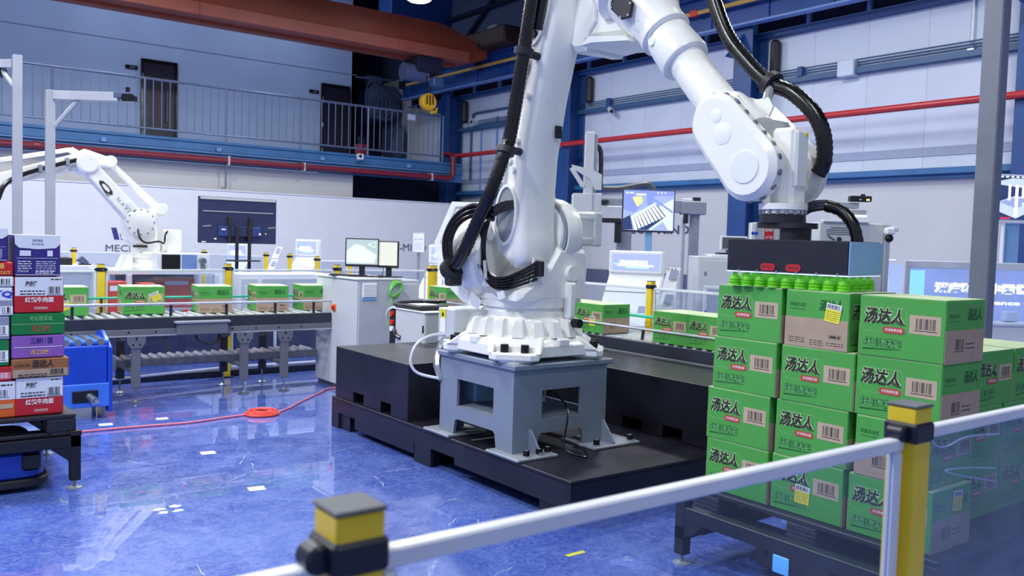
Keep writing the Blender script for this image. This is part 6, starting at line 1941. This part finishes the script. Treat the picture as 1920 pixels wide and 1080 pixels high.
for (x, z, w_, h_) in ((4.36, 1.64, .06, .02), (4.25, 1.50, .035, .02), (4.07, 1.455, .06, .015), (4.64, 1.55, .03, .04), (4.93, 1.58, .03, .03), (5.03, 1.59, .015, .02)):
    part('paper_tag', MB().box(x, x + w_, 12.915, 12.92, z, z + h_), 'sticker_white', t)
for sx in (4.10, 5.09):
    part('corner_highlight', MB().prism([(0, 0), (.12, .015), (.12, .03), (0, .018)], (sx, 12.96, 1.68), X, Z, (0, .012, 0)), 'recess_grey', t)
for x in (4.58, 4.77):
    part('stand_pole', MB().box(x - .022, x + .022, 12.86, 12.90, .05, 1.72, .004), 'black_plastic', t)
part('stand_shelf', MB().box(4.42, 4.90, 12.75, 12.9, 1.18, 1.20, .004), 'black_plastic', t)
part('stand_base', MB().box(4.3, 5.05, 12.7, 13.3, 0, .05, .01), 'black_plastic', t)

# ------------------------------------------------------------------ kiosks, displays and exhibition furniture (facing the camera)
def local(anchor, rz=YAW):
    return Matrix.Translation((anchor[0], anchor[1], 0)) @ Matrix.Rotation(rz, 4, 'Z')
def kiosk(anchor, label, w_, zs, big=True, rz=YAW - R(20)):
    t = thing('display_console', label, 'console', (anchor[0], anchor[1], 0), rz)
    z0, z1 = zs
    h_ = z1 - z0
    # side profile y (away from viewer) / z, extruded across x
    prof = [(-.56, 0), (-.56, z0 - .52), (-.02, z0 - .02), (-.02, z0 + .01), (.0, z1), (.08, z1), (.10, z0 - .1), (.10, 0)]
    part('housing', MB().prism(prof, (-w_ / 2, 0, 0), Y, Z, (w_, 0, 0), b=.02), 'console_white', t, world=False)
    part('bezel', MB().box(-w_ / 2 + .005, w_ / 2 - .005, -.05, .0, z0 + .005, z1 - .004, .012), 'console_white', t, world=False)
    sc = part('screen', MB().box(-w_ / 2 + .045, w_ / 2 - .035, -.053, -.049, z0 + .04, z1 - .035), 'screen_greyblue', t, world=False)
    g = MB()
    sw = w_ - .09
    g.quad((-.02, -.0545, z0 + h_ * .50), X, Z, sw * .6, h_ * .16, 0)
    g.quad((0, -.0545, z0 + h_ * .36), X, Z, sw * .78, h_ * .07, 0)
    g.quad((-.1, -.0548, z0 + h_ * .42), X, Z, sw * .55, h_ * .04, 1)
    g.quad((.02, -.0545, z0 + h_ * .27), X, Z, sw * .5, h_ * .05, 1)
    g.text('以工业智能', (.0, -.056, z0 + h_ * .5), X, Z, h_ * .12, 2, .02, 0, sw * .5)
    part('screen_image', g, ['screen_white', 'screen_cyan', 'screen_greyblue'], sc, world=False, recalc=False, smooth=False)
    part('step_seam', MB().prism([(-.562, z0 - .53), (-.55, z0 - .53), (-.3, z0 - .285), (-.312, z0 - .285)], (-w_ / 2 - .001, 0, 0), Y, Z, (.004, 0, 0)), 'recess_grey', t, world=False)
    part('slope_joint', MB().box(-w_ / 2 + .01, w_ / 2 - .01, -.212, -.20, z0 - .197, z0 - .187), 'recess_grey', t, world=False)
    part('card_reader', MB().prism([(0, 0), (.10, 0), (.10, .012), (0, .012)], (w_ / 2 - .2, -.35, z0 - .42), X, Vector((0, -.64, -.77)), (0, .1, .12)) if False else MB().plate(Vector((w_ / 2 - .13, -.39, z0 - .36)), X, Vector((0, .73, .68)), .11, .10, .004, 0), 'stripe_grey', t, world=False)
    part('emblem', MB().plate(Vector((w_ / 2 - .12, -.561, z0 - .66)), X, Z, .07, .03, .002, 0), 'print_dark', t, world=False)
    return t
kiosk((6.83, 6.77), 'large white sloped console with lit screen behind the yellow post', .60, (1.285, 1.535))
kiosk((6.88, 15.52), 'distant white console with bright screen left of the monitors', .50, (1.20, 1.52))
kiosk((6.14, 17.17), 'distant white console screen between the television stand poles', .49, (1.07, 1.39))
kiosk((6.63, 10.3), 'white sloped console half hidden behind the left side of large robot', .5, (1.26, 1.52))
def brochure(anchor, label, zt, wd, rz=YAW, lean=.28):
    t = thing('brochure_stand', label, 'stand', (anchor[0], anchor[1], 0), rz)
    u, v = X, Vector((0, lean, 1)).normalized()
    for k in range(2):
        c = Vector((0, -.18 + .22 * k, zt - .36 + .25 * k)) if False else Vector((-.06 + .06 * k * 1.0 - .0, -.16 + .09 * k, zt - .36 + .24 * k))
        part('sloped_board', MB().plate(c, u, Vector((.28, .35, .9)), wd, .235, .012, 0), 'console_white', t, world=False)
        part('poster', MB().plate(c + Vector((.018, -.012, .035)), u, Vector((.28, .35, .9)), wd * .62, .10, .004, 0), 'stripe_grey', t, world=False)
    for i in range(3):
        part('hole', MB().plate(Vector((-.03 + .035 * i, -.055, zt - .03)), u, Vector((.28, .35, .9)), .014, .014, .003, 0), 'print_dark', t, world=False)
    part('leg', MB().box(-.1, -.07, .05, .08, 0, zt - .3, .003).box(.07, .10, .05, .08, 0, zt - .1, .003), 'alu_white', t, world=False)
    part('foot', MB().box(-.14, .14, -.2, .16, 0, .02, .004), 'alu_white', t, world=False)
    return t
brochure((6.55, 6.01), 'white brochure stand with two sloped boards right of yellow post', 1.40, .13)
brochure((6.45, 15.9), 'distant white brochure stand right of the television', 1.38, .12)
t = thing('notice_stand', 'white framed notice on a grey pole right of the monitors', 'sign', (6.74, 11.23, 0), YAW)
part('frame', MB().box(-.095, .095, -.012, .012, 1.385, 1.69, .004), 'alu', t, world=False)
part('sheet', MB().box(-.082, .082, -.0135, -.011, 1.40, 1.675), 'sticker_white', t, world=False)
m = MB()
m.text('安全须知', (0, -.0145, 1.59), X, Z, .03, 0, 0, 0)
lines(m, (0, -.0145, 1.53), X, Z, .12, 5, .022, .005, 0, 3)
part('print', m, 'stripe_grey', t, world=False, recalc=False, smooth=False)
part('pole', MB().box(-.02, .02, .012, .04, .03, 1.5, .003), 'recess_grey', t, world=False)
part('base', MB().box(-.14, .14, -.12, .16, 0, .03, .006), 'recess_grey', t, world=False)

# display screen on a stand in front of the right wall
t = thing('display_screen', 'lit display screen on a pale pole showing a conveyor picture', 'screen', (7.50, 7.27, 0), YAW)
DW, z0, z1 = .62, 1.755, 2.255
part('bezel', MB().box(-DW / 2, DW / 2, -.015, .03, z0, z1, .006), 'black_plastic', t, world=False)
sc = part('screen', MB().box(-DW / 2 + .012, DW / 2 - .012, -.0165, -.014, z0 + .02, z1 - .012), 'screen_greyblue', t, world=False)
g = MB()
def D(a, b_, l=0): return Vector((-DW / 2 + .012 + a * (DW - .024), -.0175 - l, z1 - .012 - b_ * (z1 - z0 - .032)))
g.add([D(0, 0), D(1, 0), D(1, .115), D(0, .135)], [(3, 2, 1, 0)], 0)
g.add([D(.0, .14), D(.2, .13), D(.35, .38), D(.22, .56), D(.0, .48)], [(4, 3, 2, 1, 0)], 1)
g.add([D(.45, .13), D(.62, .12), D(.58, .32), D(.48, .38)], [(3, 2, 1, 0)], 1)
g.add([D(0, .72), D(.14, .62), D(.2, .98), D(0, 1)], [(3, 2, 1, 0)], 2)
g.add([D(.14, .66, .001), D(.62, .30, .001), D(.65, .34, .001), D(.17, .71, .001)], [(3, 2, 1, 0)], 3)
g.add([D(.5, .98, .001), D(.86, .62, .001), D(.9, .67, .001), D(.56, .99, .001)], [(3, 2, 1, 0)], 3)
g.add([D(.17, .70, .0005), D(.62, .34, .0005), D(.86, .66, .0005), D(.54, .99, .0005), D(.24, .99, .0005)], [(4, 3, 2, 1, 0)], 2)
g.add([D(.62, .45, .0004), D(.98, .2, .0004), D(.99, .98, .0004), D(.9, .98, .0004)], [(3, 2, 1, 0)], 3)
for k in range(9):
    a = k / 8
    p, q = D(.19 + .43 * a, .70 - .33 * a, .0012), D(.27 + .53 * a, .99 - .33 * a, .0012)
    w2 = Vector((.014, 0, .005))
    g.add([p - w2, q - w2, q + w2, p + w2], [(0, 1, 2, 3)], 4)
    w3 = Vector((.013, 0, .004))
    g.add([p + w2, q + w2, q + w2 + w3, p + w2 + w3], [(0, 1, 2, 3)], 5)
g.add([D(.17, .17, .001), D(.25, .17, .001), D(.31, .4, .001), D(.27, .41, .001)], [(3, 2, 1, 0)], 6)
g.add([D(.26, .16, .001), D(.36, .15, .001), D(.37, .30, .001), D(.31, .38, .001), D(.27, .36, .001)], [(4, 3, 2, 1, 0)], 6)
g.add([D(.62, .2, .001), D(.98, .5, .001), D(.98, .56, .001), D(.60, .24, .001)], [(3, 2, 1, 0)], 1)
g.text('MECH-MIND', D(.12, .065, .001), X, Z, .022, 4, 0, 0, .10)
for k in range(3):
    g.text('智', D(.68 + .07 * k, .05, .001), X, Z, .02, 4, 0, 0)
g.quad(D(.34, .10, .001), X, Z, .12, .018, 4)
part('screen_image', g, ['screen_blue', 'screen_blue', 'screen_dark', 'screen_glow', 'screen_white', 'screen_dark', 'screen_yellow'], sc, world=False, recalc=False, smooth=False)
part('pole', MB().box(-.02, .06, .03, .09, .03, z0 + .1, .006), 'gripper_blue', t, world=False)
part('base', MB().box(-.3, .3, -.2, .35, 0, .03, .01), 'gantry_grey', t, world=False)
lettering('wall_lettering', 'MECH-MIND', (13.215, 12.62, 1.93), -Y, Z, .18, 1.9, 'text_purple', 'dark MIND lettering on the right wall peeking out under the display screen', .02)

# cartesian gantry robot
t = thing('gantry_robot', 'grey cartesian gantry robot with cable chains behind the display screen', 'robot', (8.2, 8.25, 0), YAW)
MGt = Matrix.Translation((8.2, 8.25, 0))
def gp(px_, z):       # helper: local x from pixel column at gantry distance
    return (px_ - 1172) * .00705
part('vertical_axis', MB().box(gp(1080, 0), gp(1097, 0), -.12, .0, 1.6, 3.05, .006), 'gantry_light', t, world=False)
part('vertical_slide', MB().box(gp(1097, 0), gp(1103, 0), -.1, .02, 1.7, 3.03, .004), 'gantry_grey', t, world=False)
part('carriage', MB().box(gp(1060, 0), gp(1096, 0), -.16, .14, 1.86, 2.25, .008), 'gantry_light', t, world=False)
part('carriage_side', MB().box(gp(1096, 0), gp(1114, 0), -.12, .16, 1.86, 2.26, .008), 'gantry_light', t, world=False)
part('bracket', MB().prism([(gp(1055, 0), 2.62), (gp(1095, 0), 2.56), (gp(1112, 0), 2.50), (gp(1112, 0), 2.30), (gp(1100, 0), 2.30), (gp(1090, 0), 2.44), (gp(1060, 0), 2.56)], (0, -.14, 0), X, Z, (0, .02, 0)), 'gantry_light', t, world=False)
part('bracket', MB().tube([(gp(1055, 0), -.13, 2.58), (gp(1078, 0), -.13, 2.34)], .03, 6), 'gantry_light', t, world=False)
part('cable_chain', MB().tube(smooth_path([(gp(1094, 0), -.04, 2.62), (gp(1095, 0), -.04, 2.8), (gp(1101, 0), -.04, 2.88), (gp(1108, 0), -.04, 2.84), (gp(1111, 0), -.04, 2.7), (gp(1111, 0), -.04, 2.3)], 5), .03, 6), 'black_plastic', t, world=False)
part('cable_chain', MB().tube(smooth_path([(gp(1118, 0), 0, 2.33), (gp(1150, 0), 0, 2.34), (gp(1190, 0), 0, 2.40), (gp(1205, 0), 0, 2.39), (gp(1213, 0), 0, 2.30), (gp(1212, 0), 0, 2.22)], 5), .04, 6), 'cap_grey', t, world=False)
part('cross_beam', MB().box(gp(1112, 0), gp(1308, 0), -.06, .10, 2.04, 2.20, .008), 'gantry_grey', t, world=False)
part('beam_cap', MB().box(gp(1264, 0), gp(1309, 0), -.09, .12, 2.02, 2.19, .01), 'gantry_grey', t, world=False)
part('beam_motor', MB().box(gp(1286, 0), gp(1299, 0), -.05, .08, 2.19, 2.25, .008), 'black_plastic', t, world=False)
part('beam_rail', MB().box(gp(1266, 0), gp(1284, 0), -.05, .02, 2.19, 2.23, .006), 'alu_white', t, world=False)
part('axis_block', MB().box(gp(1113, 0), gp(1160, 0), -.14, -.02, 1.92, 2.10, .01), 'gantry_light', t, world=False)
part('axis_rod', MB().box(gp(1113, 0), gp(1150, 0), -.15, -.02, 1.88, 1.94, .006), 'black_plastic', t, world=False)
part('axis_sensor', MB().box(gp(1113, 0), gp(1126, 0), -.15, .0, 2.13, 2.18, .006), 'black_plastic', t, world=False)
for a, b_ in ((1147, 1173), (1284, 1299)):
    part('post', MB().box(gp(a, 0), gp(b_, 0), -.02, .14, .02, 2.04, .008), 'gantry_grey', t, world=False)
part('post_edge', MB().box(gp(1273, 0), gp(1279, 0), .2, .3, .02, 2.0, .006), 'gantry_light', t, world=False)
part('base_frame', MB().box(gp(1060, 0), gp(1309, 0), -.1, .3, 0, .06, .01), 'gantry_grey', t, world=False)
part('hanging_bracket', MB().box(gp(1140, 0), gp(1152, 0), -.12, -.04, 1.62, 1.9, .006), 'black_plastic', t, world=False)
part('hanging_bracket', MB().box(gp(1268, 0), gp(1276, 0), -.1, -.02, 1.9, 2.03, .006), 'black_plastic', t, world=False)

# grey cabinet with small monitor left of the green stack
t = thing('equipment_cabinet', 'light grey cabinet with lettering left of the gripper', 'cabinet', (7.42, 5.95, 0), YAW)
part('body', MB().box(-.36, .36, 0, .5, .02, 1.50, .008), 'cabinet_grey', t, world=False)
part('door', MB().box(-.34, .34, -.012, 0, .08, 1.46, .004), 'cabinet_grey', t, world=False)
part('lock', MB().box(-.29, -.265, -.02, -.012, 1.30, 1.34, .003), 'bolt_steel', t, world=False)
part('lettering', MB().text('OCTOBER 2021', (.02, -.0135, 1.16), X, Z, .022, 0, .01, 0, .26), 'print_dark', t, world=False, recalc=False, smooth=False)
part('top_tray', MB().box(-.2, .36, .05, .4, 1.50, 1.525, .006), 'alu_white', t, world=False)
t = thing('small_monitor', 'small dark monitor standing on the grey cabinet left of the gripper', 'monitor', (7.46, 6.0, 1.525), YAW)
part('bezel', MB().box(-.09, .2, .1, .13, .05, .2, .006), 'alu_white', t, world=False)
part('screen', MB().box(-.07, .18, .095, .1, .065, .185), 'cap_grey', t, world=False)
part('foot', MB().box(-.12, .1, .04, .2, 0, .02, .004), 'black_plastic', t, world=False)
part('stem', MB().box(.03, .07, .11, .14, .01, .08), 'black_plastic', t, world=False)
t = thing('clear_cabinet', 'clear sided cabinet with blue emblem left of the green stack', 'cabinet', (6.95, 5.65, 0), YAW)
part('frame', MB().box(-.2, -.17, 0, .03, 0, 1.2, .003).box(.25, .28, 0, .03, 0, 1.2, .003).box(-.2, .28, 0, .03, 1.18, 1.21, .003), 'alu_white', t, world=False)
part('clear_sheet', MB().box(-.17, .25, .012, .016, .05, 1.18), 'case_glass', t, world=False)
m = MB()
for (pl) in ([(-.13, .97), (-.095, .95), (-.08, .83), (-.11, .83)], [(-.085, .945), (.075, .87), (.06, .83), (-.04, .82), (-.06, .85)], [(.13, .87), (.29, .945), (.26, .85), (.24, .83), (.16, .82)], [(.305, .95), (.34, .97), (.32, .83), (.285, .83)]):
    m.prism(pl, (-.06, -.004, .0), X, Z, (0, .004, 0))
part('emblem', m, 'logo_blue', t, 'blue winged emblem', world=False)

# electrical box, slotted cabinet and dome camera behind the gripper
t = thing('electrical_box', 'white electrical box with red sign seen between wrist and gripper', 'box', (6.30, 4.66, 0), YAW)
part('body', MB().box(-.13, .18, .0, .2, 1.40, 1.825, .006), 'cabinet_grey', t, world=False)
part('sign', MB().box(-.045, .035, -.004, 0, 1.66, 1.80, .001), 'badge_red', t, 'red warning sign', world=False)
part('sign_lettering', MB().text('配电箱', (-.005, -.0055, 1.765), X, Z, .035, 0, .02, 0, .066).text('止步 高压', (-.005, -.0055, 1.70), X, Z, .025, 0, .01, 0, .066), 'print_white', t, world=False, recalc=False, smooth=False)
part('side_flap', MB().box(-.16, -.125, -.02, .02, 1.55, 1.82, .004), 'sticker_white', t, world=False)
part('socket', MB().cyl((-.15, -.02, 1.73), (-.15, -.03, 1.73), .014, n=12).cyl((-.12, -.02, 1.73), (-.12, -.03, 1.73), .014, n=12), 'agv_blue', t, world=False)
part('column', MB().box(-.02, .08, .05, .15, 0, 1.40, .006), 'cabinet_grey_b', t, world=False)
t = thing('slotted_cabinet', 'pale machine cabinet with dark slots behind the gripper hose', 'cabinet', (6.86, 4.25, 0), YAW)
part('body', MB().box(-.26, .3, 0, .4, 0, 1.845, .008), 'cabinet_grey', t, world=False)
for k in range(4):
    part('slot', MB().box(-.2 + (.03 if k == 0 else 0), .08, -.003, .002, 1.76 + .018 * (3 - k) - .02, 1.767 + .018 * (3 - k) - .02), 'cap_grey', t, world=False)
part('top_bar', MB().box(-.24, .16, -.03, .03, 1.845, 1.865, .004), 'alu_white', t, world=False)
part('plug', MB().cyl((-.09, -.004, 1.70), (-.09, -.012, 1.70), .02, n=12), 'black_plastic', t, world=False)
part('lead', MB().tube([(-.19, -.006, 1.73), (-.15, -.02, 1.70), (-.13, -.01, 1.695)], .005, 6), 'black_rubber', t, world=False)
part('edge_post', MB().box(.30, .345, -.02, .06, 0, 1.84, .004), 'alu', t, world=False)
t = thing('dome_camera', 'white dome camera with black globe on the post right of gripper', 'camera', (7.09, 4.04, 1.75), YAW)
part('bracket', MB().box(0, .08, -.05, -.02, .03, .07, .006), 'alu_white', t, world=False)
part('housing', MB().box(-.045, .03, -.1, -.03, .0, .06, .012), 'sticker_white', t, world=False)
part('globe', MB().sphere((-.008, -.065, -.03), .036, 14), 'black_gloss', t, world=False)

# vision camera bar behind the wrist
t = thing('camera_bar', 'grey horizontal bar with black vision camera right of the wrist', 'camera', (5.40, 3.47, 1.9), YAW)
part('bar', MB().box(-.30, .17, .0, .06, -.005, .035, .003), 'gantry_light', t, world=False)
cmr = part('camera', MB().box(.10, .245, -.03, .03, .042, .082, .006), 'black_plastic', t, world=False)
part('lens', MB().box(.157, .172, -.033, -.03, .052, .060), 'sticker_white', cmr, world=False)
part('indicator', MB().box(.205, .228, -.033, -.03, .048, .062), 'screen_yellow', cmr, world=False)
part('knob', MB().cyl((.185, 0, .08), (.185, 0, .095), .008, n=8).cyl((.2, 0, .08), (.2, 0, .095), .008, n=8), 'black_plastic', cmr, world=False)
part('light_bar', MB().box(.09, .215, -.02, .04, -.05, -.015, .003), 'gantry_light', t, world=False)
part('light_strip', MB().box(.085, .22, -.025, .045, -.062, -.05, .002), 'screen_white', t, 'lit white strip', world=False)
part('post', MB().box(-.36, -.30, -.0, .06, -1.9, .035, .004), 'gantry_grey', t, world=False)

# grey foreground column
t = thing('steel_post', 'tall grey square steel post rising behind the green stack to the ceiling', 'post', (6.81, 3.10, 0))
part('tube', MB().box(6.752, 6.878, 3.03, 3.175, .02, 9.2, .010), 'post_grey', t)
part('base_plate', MB().box(6.66, 6.97, 2.94, 3.27, 0, .02, .004), 'pedestal_grey', t)

# lit glass display cases with large lettering
def case(anchor, w_, zt, label, s1, s2, rz, frame='alu_white'):
    t = thing('display_case', label, 'display case', (anchor[0], anchor[1], 0), rz)
    part('cabinet_base', MB().box(0, w_, 0, .5, 0, zt - .56, .008), 'console_white', t, world=False)
    part('frame', MB().box(0, w_, -.02, .03, zt - .07, zt, .006).box(0, .05, -.02, .03, zt - .56, zt - .07, .006).box(w_ - .05, w_, -.02, .03, zt - .56, zt - .07, .006).box(0, w_, -.02, .03, zt - .585, zt - .555, .006), frame, t, world=False)
    part('back_panel', MB().box(.03, w_ - .03, .40, .42, zt - .56, zt - .05), 'screen_greyblue', t, world=False)
    part('front_glass', MB().box(.05, w_ - .05, .0, .006, zt - .555, zt - .07), 'case_glass', t, world=False)
    part('lit_panel', MB().box(.07, .20, .02, .03, zt - .54, zt - .09), 'screen_cyan', t, world=False)
    m = MB()
    m.text(s1, (w_ * .55, -.006, zt - .25), X, Z, .115, 0, .05, 0, w_ * .78)
    m.text(s2, (w_ * .58, -.006, zt - .375), X, Z, .05, 0, .02, 0, w_ * .74)
    part('lit_lettering', m, 'lit_letters', t, 'glowing white lettering', world=False, recalc=False, smooth=False)
    for k in range(3):
        part('shelf_item', MB().box(.3 + k * w_ * .22, .42 + k * w_ * .22, .2, .3, zt - .555, zt - .46, .01), 'alu_white', t, world=False)
    return t
case((7.71, 4.205), 1.75, 1.535, 'long lit glass display case with big white characters behind the green stack', '深度驱动中国世界化发展', 'of Intelligence in Industry', YAW)
case((7.95, 4.99), .54, 1.53, 'shorter lit glass display case behind the gripper suction cups', '以AI赋能', 'industrial robots', YAW)
t = thing('wall_television', 'lit television on pole showing a white machine at right picture edge', 'television', (9.52, 3.87, 0), YAW)
part('bezel', MB().box(-.39, .6, 0, .05, 1.93, 2.42, .006), 'alu_white', t, world=False)
sc = part('screen', MB().box(-.375, .59, -.003, 0, 1.965, 2.405), 'screen_dark', t, world=False)
g = MB()
def W_(a, b_, l=0): return Vector((-.375 + a * .44, -.004 - l, 2.405 - b_ * .44))
g.add([W_(.03, .12), W_(.33, .05), W_(1.0, .06), W_(1.0, .14), W_(.52, .26), W_(.03, .2)], [(5, 4, 3, 2, 1, 0)], 0)
g.add([W_(0, .60), W_(.38, .46), W_(1.0, .48), W_(1.0, .68), W_(.44, .97), W_(0, .8)], [(5, 4, 3, 2, 1, 0)], 0)
g.add([W_(.04, .60, .001), W_(.36, .50, .001), W_(.9, .51, .001), W_(.44, .74, .001)], [(3, 2, 1, 0)], 1)
for a, b_, c, d_ in ((.24, .30, .2, .56), (.40, .47, .2, .92), (.55, .6, .22, .5), (.95, 1.0, .2, .6)):
    g.add([W_(a, c, .002), W_(b_, c, .002), W_(b_, d_, .002), W_(a, d_, .002)], [(3, 2, 1, 0)], 2)
g.add([W_(.55, .62, .002), W_(.72, .56, .002), W_(.8, .6, .002), W_(.62, .67, .002)], [(3, 2, 1, 0)], 2)
g.quad(W_(.2, .965, .002), X, Z, .1, .018, 3)
for k in range(8):
    g.quad(W_(.08 + .12 * k, .02, .002), X, Z, .03, .014, 2)
part('screen_image', g, ['screen_glow', 'screen_greyblue', 'screen_white', 'screen_red'], sc, world=False, recalc=False, smooth=False)
part('pole', MB().box(-.26, -.10, .05, .13, 0, 2.0, .006), 'gripper_blue', t, world=False)
part('pole_edge', MB().box(-.29, -.275, .0, .06, 0, 1.95, .003), 'alu_white', t, world=False)
part('base', MB().box(-.45, .45, -.2, .4, 0, .03, .01), 'gantry_grey', t, world=False)
solo('wall_mark', MB().box(13.19, 13.2, 3.92, 3.98, 3.30, 3.40), 'print_dark', 'small black mark on the wall right of the grey post', 'mark', (13.2, 3.95, 3.35))
